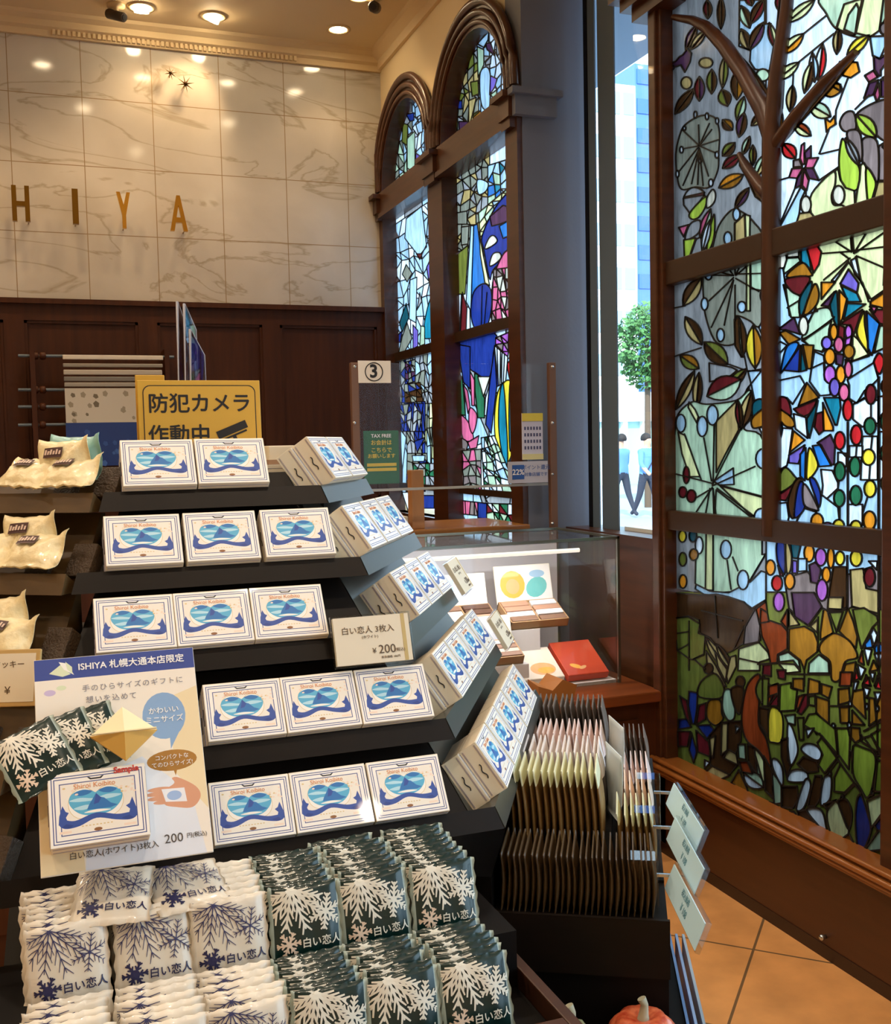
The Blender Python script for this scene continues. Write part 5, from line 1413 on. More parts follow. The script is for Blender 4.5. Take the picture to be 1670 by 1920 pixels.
def assort(x, y, z, wd, dp, pal, label, lid=True, rz=0, seed=1, hl=.12):
    t = empty('confectionery_box', label, 'box', mat=Matrix.Translation((x, y, z)) @ Matrix.Rotation(rz, 4, 'Z') @ Matrix.Rotation(R(26), 4, 'X'), group=ASSORT); rg = random.Random(seed)
    b = MB(); h = .035; e = .005
    for lo, hi in (((-wd/2, 0, 0), (wd/2, dp, e)), ((-wd/2, 0, 0), (wd/2, e, h)), ((-wd/2, dp-e, 0), (wd/2, dp, h)), ((-wd/2, 0, 0), (-wd/2+e, dp, h)), ((wd/2-e, 0, 0), (wd/2, dp, h)), ((-e/2, 0, 0), (e/2, dp, h*.95))): b.box(lo, hi)
    b.build('tray', mat('kraft_tray', hexc('b08c66'), .6), t)
    for i in range(2):
        for j in range(4):
            c = rg.choice(pal); m = mat('wrap_%02x%02x%02x' % tuple(int(q*255) for q in c), c, .4)
            x0 = -wd/2+e+i*wd/2+.002; y0 = e+j*(dp-2*e)/4+.002
            MB().bbox((x0, y0, e), (x0+wd/2-2*e-.002, y0+(dp-2*e)/4-.004, h+.004*rg.random()), .003).build('wrapped_sweet', m, t)
    if lid:
        a = R(50); M = frame((0, dp, h*.6), (1, 0, 0), (0, math.cos(a), math.sin(a)), (0, -math.sin(a), math.cos(a)))
        o = MB().bbox((-wd/2, 0, -.008), (wd/2, hl, 0), .002).build('lid', PAPER, t, mat=M)
        polys = [('a', [(-wd/2+.004, .004), (wd/2-.004, .004), (wd/2-.004, hl-.004), (-wd/2+.004, hl-.004)])]+lid_art(seed, wd, hl)
        bb, col = flat_art(polys, LIDP, lambda u, v: (u, v, .0008)); bb.build('lid_print', PRINT, o, col)
    return t
LIDP = {k: hexc(v) for k, v in dict(a='f1eff2', b='9fc4e6', c='f0b24a', d='6fc1c4', e='d6dcee', f='c94a2e', g='e8b07a', h='f7f0e2').items()}
def lid_art(seed, wd, hl):
    if seed == 1: return [('c', ellipse(-wd*.2, hl*.5, wd*.22, hl*.36)), ('g', ellipse(-wd*.2, hl*.45, wd*.12, hl*.2)), ('d', ellipse(wd*.22, hl*.4, wd*.2, hl*.25, rot=.5)), ('b', ellipse(wd*.25, hl*.75, wd*.14, hl*.1))]
    if seed == 2: return [('b', [(-wd*.35, hl*.5), (-wd*.05, hl*.5), (-wd*.05, hl*.85), (-wd*.35, hl*.85)]), ('e', [(0, hl*.3), (wd*.4, hl*.3), (wd*.4, hl*.8), (0, hl*.8)])]
    if seed == 3: return [('e', [(-wd*.4, hl*.1), (wd*.4, hl*.1), (wd*.4, hl*.5)])]
    return [('h', ellipse(0, hl*.5, wd*.3, hl*.3))]
SW = [hexc('efe9ec'), hexc('8a6a58'), hexc('d9c7bd'), hexc('b98f7a'), hexc('5d4338')]
def at(x, y, Y): return pix(x, y, 1, Y)
a = at(1012, 1178, 3.60); assort(a.x-.01, 3.585, .80, .24, .14, SW, 'open sweet box with a lid showing an orange flower and teal print', seed=1, hl=.15)
assort(a.x-.29, 3.585, .80, .24, .14, SW, 'open sweet box whose lid shows a small blue picture', seed=2, hl=.13)
assort(a.x-.56, 3.585, .80, .24, .14, SW, 'open sweet box half hidden behind the blue and white gift boxes', seed=4, hl=.12)
a = at(960, 1195, 3.5); assort(1.47, 3.46, .70, .22, .11, [hexc('9c7a6a'), hexc('d8c0b4'), hexc('efe6e8')], 'open sweet box standing lower in front of the orange flower lid', seed=3, hl=.10)
assort(1.22, 3.46, .70, .20, .11, [hexc('e8d7d0'), hexc('c08a6a'), hexc('f2eeee')], 'open sweet box standing lower and nearer the blue gift boxes', seed=5, hl=.10)
b = MB(); b.bbox((1.1, 3.45, CT+.012), (1.6, 3.57, .70), .004); tag(b.build('white_plinth', mat('case_floor', hexc('e6e4ea'))), 'white plinth inside the showcase under the lower sweet boxes', 'plinth')
def flat_box(x, y, z, wd, dp, th, c, art, label, rz=0, tilt=30):
    t = empty('flat_gift_box', label, 'box', mat=Matrix.Translation((x, y, z)) @ Matrix.Rotation(rz, 4, 'Z') @ Matrix.Rotation(R(tilt), 4, 'X'))
    MB().bbox((-wd/2, 0, 0), (wd/2, dp, th), .003).build('box_body', mat('gift_%s' % label[:9], c, .45), t)
    polys = [('a', [(-wd/2+.003, .003), (wd/2-.003, .003), (wd/2-.003, dp-.003), (-wd/2+.003, dp-.003)])]+art(wd, dp)
    bb, col = flat_art(polys, dict(LIDP, a=c), lambda u, v: (u, v, th+.0006)); bb.build('cover_print', PRINT, t, col)
flat_box(1.84, 3.455, .615, .17, .19, .03, hexc('c8472a'), lambda w_, d_: [('c', ellipse(-w_*.2, d_*.25, w_*.14, d_*.06, rot=-.5)), ('g', ellipse(-w_*.05, d_*.2, w_*.1, d_*.04, rot=.4))], 'orange red flat gift box standing in the showcase corner')
flat_box(1.655, 3.455, .615, .17, .17, .03, hexc('efe3d6'), lambda w_, d_: [('g', ellipse(w_*.1, d_*.3, w_*.3, d_*.2)), ('c', ellipse(w_*.15, d_*.25, w_*.2, d_*.1))], 'cream flat gift box with a golden print beside the orange red one')
flat_box(1.47, 3.44, .615, .16, .10, .03, hexc('e9b48c'), lambda w_, d_: [('f', ellipse(0, d_*.4, w_*.3, d_*.25)), ('h', ellipse(w_*.2, d_*.6, w_*.12, d_*.15))], 'peach flat gift box with a red print low in the showcase', tilt=20)

# a twisted brown paper tray lying at the counter edge
b = MB(); p = pix(1010, 1345, 1, 3.22)
prof = [(-.07, 0), (.06, .0), (.075, .05), (.02, .075), (-.02, .04), (-.075, .06)]
b.prism(prof, lambda a, c: Vector((1.62+a, 3.26, CT+c)), lambda a, c: Vector((1.62+a*.8, 3.38, CT+c)))
tag(b.build('paper_wedge', mat('brown_card', hexc('a0662c'), .5)), 'brown folded card piece lying on the counter before the showcase', 'card')

# ------------------------------------------------------------------ clear partition on the staff counter
def partition():
    Y = 3.955; t = empty('counter_partition', 'clear counter partition between two brown riveted posts', 'partition', loc=(1.5, Y, Z1)); inv = t.matrix_world.inverted()
    for x in (663, 1033):
        a = pix(x, 680, 1, Y); pst = MB().bbox((a.x-.016, Y-.012, CT), (a.x+.016, Y+.012, a.z), .003, M=inv).build('post', BROWNM, t)
        for y in (688, 793, 889, 981):
            c = pix(x, y, 1, Y); MB().lathe([(0, -.006), (.005, -.004), (.007, 0)], n=10, M=inv @ Matrix.Translation((c.x, Y-.012, c.z)) @ Matrix.Rotation(-PI/2, 4, 'X') ).build('rivet', ALU, pst)
    a, c = pix(672, 690, 1, Y), pix(1026, 907, 1, Y)
    MB().box((a.x, Y-.003, c.z), (c.x, Y+.003, a.z+.02), M=inv).build('clear_sheet', clear_mat('thin_clear_sheet', (.985, .99, .99), 1.18), t)
    MB().box((a.x, Y-.005, c.z-.006), (c.x, Y+.005, c.z+.004), M=inv).build('sheet_edge', mat('acrylic_edge', hexc('a9adab'), .3), t)
partition()
def plate(name, x0, y0, x1, y1, Y, base, th=.004):
    a, c = pix(x0, y0, 1, Y), pix(x1, y1, 1, Y); m = ((a.x+c.x)/2, Y, (a.z+c.z)/2); wd, ht = c.x-a.x, a.z-c.z
    o = MB().box((-wd/2, 0, -ht/2), (wd/2, th, ht/2)).build(name, base); o.location = m
    return o, wd, ht
def upright(x, z, d=-.0008): return frame((x, d, z), (1, 0, 0), (0, 0, 1), (0, -1, 0))
o, wd, ht = plate('number_sign', 671, 676, 733, 718, 3.94, PAPER); tag(o, 'white sign with a circled black 3 on the partition post', 'sign')
MB().lathe([(ht*.43, -.001), (ht*.43, .0005), (ht*.385, .0005), (ht*.385, -.001)], n=36, M=upright(-.003, 0)).build('circle', INK, o); text('3', ht*.82, INK, o, upright(-.004, 0), bold=.002)
o, wd, ht = plate('counter_poster', 681, 808, 749, 906, 3.97, mat('green_poster', hexc('2f6b41'), .4)); tag(o, 'green poster with yellow lines of writing behind the partition', 'poster')
YI = mat('yellow_ink', hexc('e0c84a'), .5)
for k, (z, s, m, tx) in enumerate(((.40, .035, WHITEI, 'TAX FREE'), (.27, .04, YI, 'お会計は'), (.13, .04, YI, 'こちらで'), (.02, .035, YI, 'お願いします'))): text(tx, ht*s*2.6, m, o, upright(0, ht*z), fat=.0004)
for z in (-.14, -.23): MB().box((-wd*.42, -.0015, ht*(z-.03)), (wd*.42, -.0002, ht*(z+.03))).build('yellow_strip', YI, o)
o, wd, ht = plate('wall_calendar', 978, 775, 1018, 861, 3.94, mat('calendar_white', hexc('c9cbe0'), .5)); tag(o, 'small month calendar with a yellow top fixed to the clear partition', 'calendar')
MB().box((-wd/2, -.003, ht*.33), (wd/2, -.0002, ht/2)).build('yellow_top', mat('yellow_card', hexc('d9c84a'), .5), o); MB().box((-wd/2, -.003, -ht/2), (wd/2, -.0002, -ht*.38)).build('yellow_foot', mat('pale_yellow_card', hexc('d8d39a'), .5), o)
b = MB()
for i in range(6):
    for j in range(4): x, z = -wd*.4+i*wd*.145, -ht*.28+j*ht*.14; b.box((x, -.0012, z), (x+wd*.08, -.0002, z+ht*.07))
b.build('date_print', mat('date_ink', hexc('4a4d74'), .5), o)
o, wd, ht = plate('price_card', 952, 866, 1027, 904, 3.935, mat('grey_card', hexc('b9bccb'), .5)); tag(o, 'pale card with a blue square fixed low on the clear partition', 'card')
BLI = mat('blue_ink', hexc('2c5aa8'), .5)
MB().box((-wd*.4, -.0015, -ht*.32), (-wd*.1, -.0002, ht*.34)).build('blue_square', BLI, o); text('22%', ht*.36, WHITEI, o, upright(-wd*.25, 0, -.0018), fat=.0004)
text('ポイント還元', ht*.24, BLI, o, upright(wd*.2, ht*.2)); text('対象店舗です', ht*.2, BLI, o, upright(wd*.2, -ht*.12))
a = pix(778, 950, 1, 4.1); c = pix(778, 881, 1, 4.1)
o = MB().bbox((a.x-.027, 4.06, 1.16), (a.x+.027, 4.114, c.z), .004).build('wooden_block', mat('pale_wood', hexc('b8875a'), .5, noise=((30, 30, 5), hexc('9c6b42'), 3, .3))); tag(o, 'upright pale wooden block on the staff counter', 'wooden block')
a, c = pix(700, 938, 1, 4.08), pix(760, 938, 1, 4.08)
o = MB().bbox((a.x, 4.05, 1.16), (c.x, 4.2, 1.215), .004).build('cream_box', CREAM); tag(o, 'cream box lying on the staff counter beside the wooden block', 'box')
# ------------------------------------------------------------------ stepped display stand
A35 = R(35)
CR = [(.374, 1.485), (.415, 1.43), (.452, 1.37), (.495, 1.308), (.539, 1.246)]     # outer corner of each step, towards the windows
CL = [(.057, 1.485), (.017, 1.43), (-.021, 1.37), (-.06, 1.308), (-.098, 1.246)]   # outer corner towards the left unit
ZT = [1.420, 1.318, 1.216, 1.104, .995]
RLEN = [.285, .41, .46, .57, .68]
DV, NV = Vector((.5, .866, 0)), Vector((.866, -.5, 0))                              # along / out of the slanting side
PROF = [(0, 0), (-.014, .026), (-.049, .003), (-.116, .098), (-.128, .098), (-.128, -.002)]
PROF_TOP = [(0, 0), (-.014, .026), (-.049, .003), (-.078, .045), (-.09, .045), (-.128, -.002)]
SHELF_LIT = mat('window_lit_shelf', hexc('3a3c38'), .3, spec=.7)  # window-side shelves: reflected window light is put into this lighter colour
P0 = Vector((.539, 1.246, 0))
def ndz(n, d, z): return P0+NV*n+DV*d+Vector((0, 0, z))
def stand():
    t = empty('display_stand', 'dark stepped display stand carrying the blue and white gift boxes', 'display stand', loc=(.25, 1.5, 0)); inv = t.matrix_world.inverted()
    for (rx, y), (lx, _), z, ln in zip(CR, CL, ZT, RLEN):
        PF = PROF_TOP if z == ZT[0] else PROF
        b = MB(); b.prism(PF, lambda n, c: inv @ Vector((lx-.6*n, y-n, z+c)), lambda n, c: inv @ Vector((rx+.577*n-.001, y-n, z+c))); b.build('shelf', SHELF, t)
        c0 = Vector((rx, y, 0))
        def side(n, c, s): return inv @ (c0+NV*n+DV*s+Vector((0, 0, z+c)))
        b = MB(); b.prism(PF, lambda n, c: side(n, c, .002-.577*n), lambda n, c: side(n, c, ln)); b.build('shelf', SHELF_LIT, t)
    b = MB()
    for (rx, y), (lx, _), z in zip(CR, CL, ZT): b.box((lx+.10, y+.134, .80), (rx-.085, 2.0, z+(.09 if z < 1.4 else .03)), M=inv)
    b.box((.12, 1.62, .8), (.40, 1.98, 1.445), M=inv); b.build('core', BLACK, t)
    MB().prism([(-.25, .02), (-.022, .02), (-.022, .74), (-.25, .74)], lambda a, c: inv @ ndz(a, c, 0), lambda a, c: inv @ ndz(a, c, .92)).build('base', BLACK, t)
    MB().box((-.09, 1.0, 0), (.486, 1.98, .798), M=inv).build('base', BLACK, t)
stand()
def left_unit():
    t = empty('display_stand', 'dark stepped stand of cream sweet packets beside the gift box stand', 'display stand', loc=(-.25, 1.6, 0)); inv = t.matrix_world.inverted(); a = R(35)
    d, n_ = Vector((-math.cos(a), math.sin(a), 0)), Vector((-math.sin(a), -math.cos(a), 0))
    for (lx, y), z in zip(CL, ZT):
        c0 = Vector((lx-.012, y, 0)); P = lambda n, c, s: inv @ (c0+n_*n+d*s+Vector((0, 0, z+c)))
        b = MB(); b.prism(PROF_TOP if z == ZT[0] else PROF, lambda n, c: P(n, c, .0-.1*n), lambda n, c: P(n, c, .45)); b.build('shelf', mat('brown_shelf', hexc('5a4426'), .4, noise=((30, 4, 60), hexc('48351c'), 3, .25)), t)
        b = MB()
        for s in (.012, .075): q = c0+n_*(-.06)+d*s; b.bbox((-.018, -.012, 0), (.018, .012, .05), .002, M=inv @ Matrix.Translation(q+Vector((0, 0, z+.012))) @ Matrix.Rotation(-a, 4, 'Z') @ Matrix.Rotation(-A35, 4, 'X'))
        b.build('divider_block', mat('dark_divider', hexc('4a3a2a'), .6, bump=(300, .4)), t)
    MB().prism([(0, 0), (0, .41), (-.4, .41), (-.4, .26)], lambda s, e: inv @ (Vector((-.14, 1.34, 0))+n_*s+d*e), lambda s, e: inv @ (Vector((-.14, 1.34, .98))+n_*s+d*e)).build('base', BLACK, t)
left_unit()
def left_frame(k, s, lift=0, out=0, roll=0, lean=A35):
    a = R(35); lx, y = CL[k]; d, n_ = Vector((-math.cos(a), math.sin(a), 0)), Vector((-math.sin(a), -math.cos(a), 0))
    p = Vector((lx-.012, y, ZT[k]))+d*s+n_*(-.014)+Vector((0, 0, .026))
    nz = n_*math.cos(lean)+Vector((0, 0, math.sin(lean))); up = n_*(-math.sin(lean))+Vector((0, 0, math.cos(lean))); x = -d
    return frame(p+nz*out+up*lift, x, up, nz) @ Matrix.Rotation(roll, 4, 'Z')

# ------------------------------------------------------------------ blue and white gift boxes
BW, BH, BD = .099, .077, .028
BOXP = {k: hexc(v) for k, v in dict(a='efe7da', w='f4efe6', l='44528c', h='58aed2', j='b4dcea', k='2b72b4', r='2f4f9d', d='223f88', g='d9c08a', n='8b5a32', p='f0d8c4', i='26262c').items()}
def cover_polys():
    W, H = BW/2-.0006, BH-.0012
    rect = lambda i, k: (k, [(-W+i, .0006+i), (W-i, .0006+i), (W-i, H-i), (-W+i, H-i)])
    P = [rect(0, 'w')]
    for i in (.0026, .0052, .0105):
        P += [rect(i, 'l'), rect(i+.0010, 'w' if i < .01 else 'a')]
    P += [('i', [(-.010, .0695), (.007, .0695), (.004, .0665), (-.007, .0665)]), ('w', [(-.008, .0695), (.005, .0695), (.003, .0682), (-.006, .0682)])]
    for cx in (-.0155, .0105): P.append(('g', ellipse(cx, .0425, .0150, .0165, 22)))
    for cx in (-.0155, .0105): P.append(('w', ellipse(cx, .0425, .0144, .0159, 22)))
    P.append(('h', crom([(-.0295, .046), (-.026, .0535), (-.015, .0568), (-.006, .0545), (-.0025, .0525), (.001, .0545), (.010, .0568), (.021, .0535), (.0245, .046), (.021, .038), (.012, .031), (-.0025, .0285), (-.017, .031), (-.026, .038)], 4)))
    P += [('k', crom([(-.024, .0535), (-.015, .0565), (-.006, .0545), (-.010, .0515), (-.018, .0505)])), ('k', crom([(.001, .0545), (.010, .0565), (.019, .0535), (.013, .0505), (.005, .0515)])),
          ('j', crom([(-.029, .0465), (-.018, .0485), (-.004, .0465), (.010, .049), (.0235, .047), (.014, .0445), (-.002, .044), (-.02, .0445)])), ('j', crom([(-.025, .038), (-.013, .0405), (-.006, .0385), (-.016, .0355)])), ('w', crom([(-.015, .0325), (-.002, .0345), (.012, .0325), (-.002, .0315)])),
          ('k', [(-.002, .0515), (.002, .047), (.006, .0455), (.012, .0395), (.019, .0365), (.012, .0345), (-.012, .035), (-.010, .0395), (-.006, .0455)]), ('r', [(-.002, .0515), (.003, .046), (.000, .041), (-.005, .040), (-.0035, .0455)])]
    P += [('r', crom([(-.040, .0235), (-.036, .028), (-.024, .0255), (-.003, .031), (.018, .0265), (.033, .0265), (.037, .022), (.03, .019), (.016, .021), (-.003, .0255), (-.02, .0195), (-.034, .0185)])),
          ('r', [(-.0405, .023), (-.0395, .032), (-.036, .0425), (-.033, .036), (-.030, .0345), (-.033, .030), (-.031, .024)]), ('r', [(.0375, .022), (.0375, .031), (.034, .0425), (.031, .036), (.027, .034), (.031, .030), (.029, .024)]),
          ('d', [(-.037, .0205), (-.030, .0185), (-.026, .021), (-.033, .0235)]), ('d', [(.034, .0205), (.028, .019), (.022, .022), (.030, .024)]),
          ('n', ellipse(-.002, .0095+.0045, .0042, .0019, 12)), ('p', [(-.04, .0135), (-.028, .0135), (-.028, .016), (-.04, .016)]), ('p', [(.024, .0135), (.036, .0135), (.036, .016), (.024, .016)])]
    for k in range(9): P.append(('g', [(-.018+k*.0036, .0195-.0012), (-.016+k*.0036, .0195-.0012), (-.016+k*.0036, .0195), (-.018+k*.0036, .0195)]))
    rg = random.Random(4)
    for k in range(16):
        s = rg.choice((-1, 1)); P.append((rg.choice('ppg'), ellipse(s*rg.uniform(.02, .037), rg.uniform(.045, .064), .0016, .0011, 6)))
    return P
def make_box():
    b = MB(); b.bbox((-BW/2, 0, -BD), (BW/2, BH, 0), .0008)
    o = b.build('gift_box', CREAM)
    g, col = flat_art(cover_polys(), BOXP, lambda u, v: (u, v, .0004)); g.build('printed_cover', PRINT, o, col)
    text('Shiroi Koibito', .0075, mat('orange_ink', hexc('d88a54'), .5), o, Matrix.Translation((-.003, .0605, .0006)), extrude=.0001)
    b = MB(); sgn = 1
    for s in (-1, 1):
        X = s*(BW/2+.0003)
        for z0 in (-.0035, -.0048, -.0245, -.0232): b.box((X-.0002, .003, z0), (X+.0002, BH-.003, z0+.0004))
    for z0 in (-.006, -.0225): b.box((-BW/2+.002, -.0005, z0), (BW/2-.002, -.0001, z0+.0005))
    b.build('edge_line', mat('line_ink', hexc('8a86a0'), .5), o)
    for s in (-1, 1): MB().tube([(s*(BW/2+.0003), .026+t*.022, -.014+.0016*math.sin(t*9)) for t in np.linspace(0, 1, 9)], .0009, 5).build('side_mark', INK, o)
    return o
proto_box = make_box(); used = [0]
def put_box(M, label, group):
    o = proto_box if not used[0] else copy_tree(proto_box); used[0] = 1
    o.matrix_world = M; tag(o, label, 'gift box', group); return o
GB = 'blue heart gift boxes on the stand'
TIER = ['top', 'second', 'third', 'fourth', 'bottom']
FX = [[.140, .2405], [.111, .2155, .3205], [.092, .192, .2915], [.2185, .3185, .4185], [.2135, .3135, .4145]]
UPF, NF = Vector((0, math.sin(A35), math.cos(A35))), Vector((0, -math.cos(A35), math.sin(A35)))
for k, xs in enumerate(FX):
    y, z = CR[k][1], ZT[k]
    for j, x in enumerate(xs):
        nm = ['first', 'second', 'third'][j]; org = Vector((x, y+.014, z+.0265)); rz = rnd.uniform(-.008, .008)
        for q in (0, 1):
            p = org+NF*(.012-q*(BD+.0006))+Vector((rnd.uniform(-.0006, .0006), 0, 0))
            put_box(frame(p, (1, 0, 0), UPF, NF) @ Matrix.Rotation(rz, 4, 'Z'),
                    ('blue heart gift box facing forward, %s along the %s step' if q == 0 else 'gift box tucked behind the %s forward facing box of the %s step') % (nm, TIER[k]), GB if q == 0 else 'gift boxes behind the front ones')
NR = [2, 3, 3, 4, 5]; S0 = [.050, .036, .10, .09, .058]
for k in range(5):
    c0 = Vector((CR[k][0], CR[k][1], ZT[k])); nz = NV*math.cos(A35)+Vector((0, 0, math.sin(A35))); up = NV*(-math.sin(A35))+Vector((0, 0, math.cos(A35)))
    for j in range(NR[k]):
        nm = ['nearest', 'second', 'third', 'fourth', 'fifth'][j]
        for q in (0, 1):
            if j > 0 and q: continue
            s = S0[k]+.05+j*.1045+(-.006 if q else 0)+rnd.uniform(-.001, .001)
            p = c0+DV*s+NV*(-.014)+Vector((0, 0, .0265))+nz*(.014-q*(BD+.0006))+up*(-.0 if not q else 0)
            put_box(frame(p, DV, up, nz), ('gift box facing the windows, %s box of the %s step' if q == 0 else 'gift box tucked under the %s window side box of the %s step') % (nm, TIER[k]), GB if q == 0 else 'gift boxes behind the front ones')
put_box(frame((.335, 1.70, 1.474), (.95, .3, 0), (-.3, .95, 0), (0, 0, 1)) , 'gift box lying flat on top of the stand behind the top step', GB)
def top_carton():
    t = MB().bbox((.335, 1.72, 1.446), (.46, 1.82, 1.505), .002).build('carton', CREAM); tag(t, 'cream carton with a brown band behind the top step boxes', 'carton')
    MB().box((.334, 1.7195, 1.468), (.461, 1.8205, 1.482)).build('brown_band', mat('brown_band', hexc('9b7c62'), .5), t)
top_carton()

# ------------------------------------------------------------------ cookie packets
PW, PH, PT = .082, .082, .0056
def pillow(u, v):
    a = abs(u)/(PW/2); b_ = abs(2*v/PH-1)
    return PT*max(0, 1-(a/.9)**3.2 if a < .9 else 0)**.6*max(0, 1-b_**4)**.5 + .0004*math.sin(u*240+v*90)*(1 if a < .9 else .3)
def pouch_body(body, seal, seed):
    N = 18; rg = random.Random(seed); b = MB(); g = {}
    ph = rg.uniform(0, 6)
    for s in (1, -1):
        for i in range(N+1):
            for j in range(N+1):
                u, v = -PW/2+PW*i/N, PH*j/N; z = s*(pillow(u, v)+.0003)
                e = .0011*math.sin(v*330+ph) if i in (0, N) else 0
                g[s, i, j] = len(b.v); b.v.append((u+e, v+(.0008*math.sin(u*420) if j in (0, N) else 0), z+.0012*math.sin(v*60+ph)*(abs(u)/(PW/2))**2))
        for i in range(N):
            for j in range(N):
                q = (g[s, i, j], g[s, i+1, j], g[s, i+1, j+1], g[s, i, j+1]); b.f.append(q if s > 0 else q[::-1]); b.m.append(1 if i in (0, N-1) else 0); b.sm.append(True)
    for i in range(N):
        for j in (0, N): b.f.append((g[1, i, j], g[1, i+1, j], g[-1, i+1, j], g[-1, i, j])); b.m.append(0); b.sm.append(False)
    for j in range(N):
        for i in (0, N): b.f.append((g[1, i, j], g[1, i, j+1], g[-1, i, j+1], g[-1, i, j])); b.m.append(1); b.sm.append(False)
    return b
def seg_quads(b, a, c, w0, w1, m):
    """a printed stroke lying on the pillow, cut short so that it follows the bulge"""
    a, c = np.array(a), np.array(c); d = c-a; L = np.hypot(*d)
    if L < 1e-6: return
    n = np.array((-d[1], d[0]))/L; k = max(1, int(L/.006))
    lim = lambda p: (min(max(p[0], -PW/2+.003), PW/2-.003), min(max(p[1], .002), PH-.0015))
    for i in range(k):
        p, q = a+d*i/k, a+d*(i+1)/k; s, e = w0+(w1-w0)*i/k, w0+(w1-w0)*(i+1)/k
        pts = [lim(p+n*s), lim(q+n*e), lim(q-n*e), lim(p-n*s)]
        b.add([(x, y, pillow(x, y)+.0012) for x, y in pts], [(3, 2, 1, 0)], m)
def twig(b, a, ang, L, w, m, k=3, spread=.55):
    a = np.array(a); d = np.array((math.cos(ang), math.sin(ang))); seg_quads(b, a, a+d*L, w, w*.6, m)
    for i in range(1, k+1):
        p = a+d*L*(i/(k+.6))
        for s in (-1, 1):
            e = np.array((math.cos(ang+s*spread), math.sin(ang+s*spread))); seg_quads(b, p, p+e*L*.42*(1-.5*i/(k+1)), w*.8, w*.5, m)
def flake(b, c, r, w, m, rot=.2, k=2):
    for i in range(6): twig(b, c, rot+PI*i/3, r, w, m, k, .8)
def print_on(b, thin):
    root = (-.016, PH-.004)
    for ang, L in ((-2.75, .030), (-2.2, .044), (-1.75, .042), (-1.25, .046), (-.75, .046), (-.35, .034)): twig(b, root, ang, L, .0011*thin, 0, 4, .5)
    for ang, L in ((2.4, .01), (.6, .02)): twig(b, root, ang, L, .001*thin, 0, 2)
    flake(b, (.022, .050), .019, .0011*thin, 0, .35, 3)
def lettering_on(o, body, size, cx, cy, m):
    t = text(body, size, m, None, Matrix.Identity(4), extrude=0, fat=.0002); bm = bmesh.new(); bm.from_mesh(t.data)
    bmesh.ops.subdivide_edges(bm, edges=[e for e in bm.edges if e.calc_length() > .005], cuts=1)
    for v in bm.verts: x, y = v.co.x+cx, v.co.y+cy; v.co = (x, y, pillow(x, y)+.0016)
    bm.to_mesh(t.data); bm.free(); t.parent = o; t.matrix_local = Matrix.Identity(4); return t
def make_packet(kind, seed):
    if kind == 'white': film, seal, ink, ink2, L = mat('white_film', hexc('e4dac8'), .3, coat=.3), mat('white_film_seal', hexc('ddd6c8'), .4), mat('navy_print', hexc('34355f'), .4), mat('navy_flake', hexc('23244e'), .4), .55
    else: film, seal, ink, ink2, L = mat('green_film', hexc('0b2926'), .28, coat=.3), mat('green_film_seal', hexc('9fb0a8'), .35), mat('cream_print', hexc('e8e2d0'), .4), mat('peach_print', hexc('e6cdb4'), .4), 1.5
    o = pouch_body(film, seal, seed).build('cookie_packet', [film, seal])
    b = MB(); print_on(b, L); b.build('frost_print', ink, o)
    b = MB(); flake(b, (-.021, .020), .0135 if kind == 'white' else .0135, .0015, 0, .1, 2)
    if kind == 'white': b.add([(x, y, pillow(x, y)+.0014) for x, y in ellipse(-.021, .020, .0052, .0052, 10)], [tuple(range(10))])
    b.build('snowflake_print', ink2, o)
    lettering_on(o, '白い恋人', .0112, .0155, .0190, ink if kind == 'green' else ink2); return o
protos = {(k, s): make_packet(k, s) for k in ('white', 'green') for s in (1, 2)}; pk_used = set()
def put_packet(kind, M, label, group):
    s = rnd.choice((1, 2)); key = (kind, s)
    o = copy_tree(protos[key]) if key in pk_used else protos[key]; pk_used.add(key); o.matrix_world = M; return tag(o, label, 'cookie packet', group)
XC = [-.004, .082, .162, .243, .326, .408]
CN = ['first', 'second', 'third']
def rack_row(row, y0, z0, n, dy, lean):
    for c, x in enumerate(XC):
        kind = 'white' if c < 3 else 'green'; side = CN[c % 3]
        hgt = 'upper' if row == 0 else 'lower'
        for i in range(n + (1 if row == 0 and c in (4, 5) else 0)):
            ln = lean+rnd.uniform(-.04, .04)+i*.012; up = Vector((0, math.sin(ln), math.cos(ln))); nz = Vector((0, -math.cos(ln), math.sin(ln)))
            p = Vector((x+(rnd.uniform(-.002, .002) if i == 0 else rnd.uniform(-.004, .004))-.001*i, y0+dy*i, z0+.0016*i+rnd.uniform(0, .002)))
            M = frame(p, (1, 0, 0), up, nz) @ Matrix.Rotation(rnd.uniform(-.035, .035), 4, 'Z')
            lab = ('%s snowflake packet at the front of the %s %s column, %s row' if i == 0 else '%s snowflake packet behind the front one of the %s %s column, %s row') % ((kind, side, kind, hgt))
            put_packet(kind, M, lab, 'front packets of the %s row' % hgt if i == 0 else '%s packets behind, %s column, %s row' % (kind, side, hgt))
rack_row(0, 1.122, .9305, 7, .0125, .22)
rack_row(1, 1.02, .862, 6, .0125, .22)
def flat_packet(px, py, Y, rz, tip, label):
    p = pix(px, py, 1, Y); t = R(tip); M = Matrix.Translation(p) @ Matrix.Rotation(rz, 4, 'Z') @ Matrix.Rotation(t, 4, 'X') @ Matrix.Translation((0, -PH/2, 0)); put_packet('white', M, label, None)
flat_packet(212, 1680, 1.17, R(-10), 22, 'white cookie packet lying flat on the standing white packets, under the poster corner')
flat_packet(352, 1662, 1.175, R(8), 16, 'white cookie packet lying flat on the standing white packets, nearer the green ones')
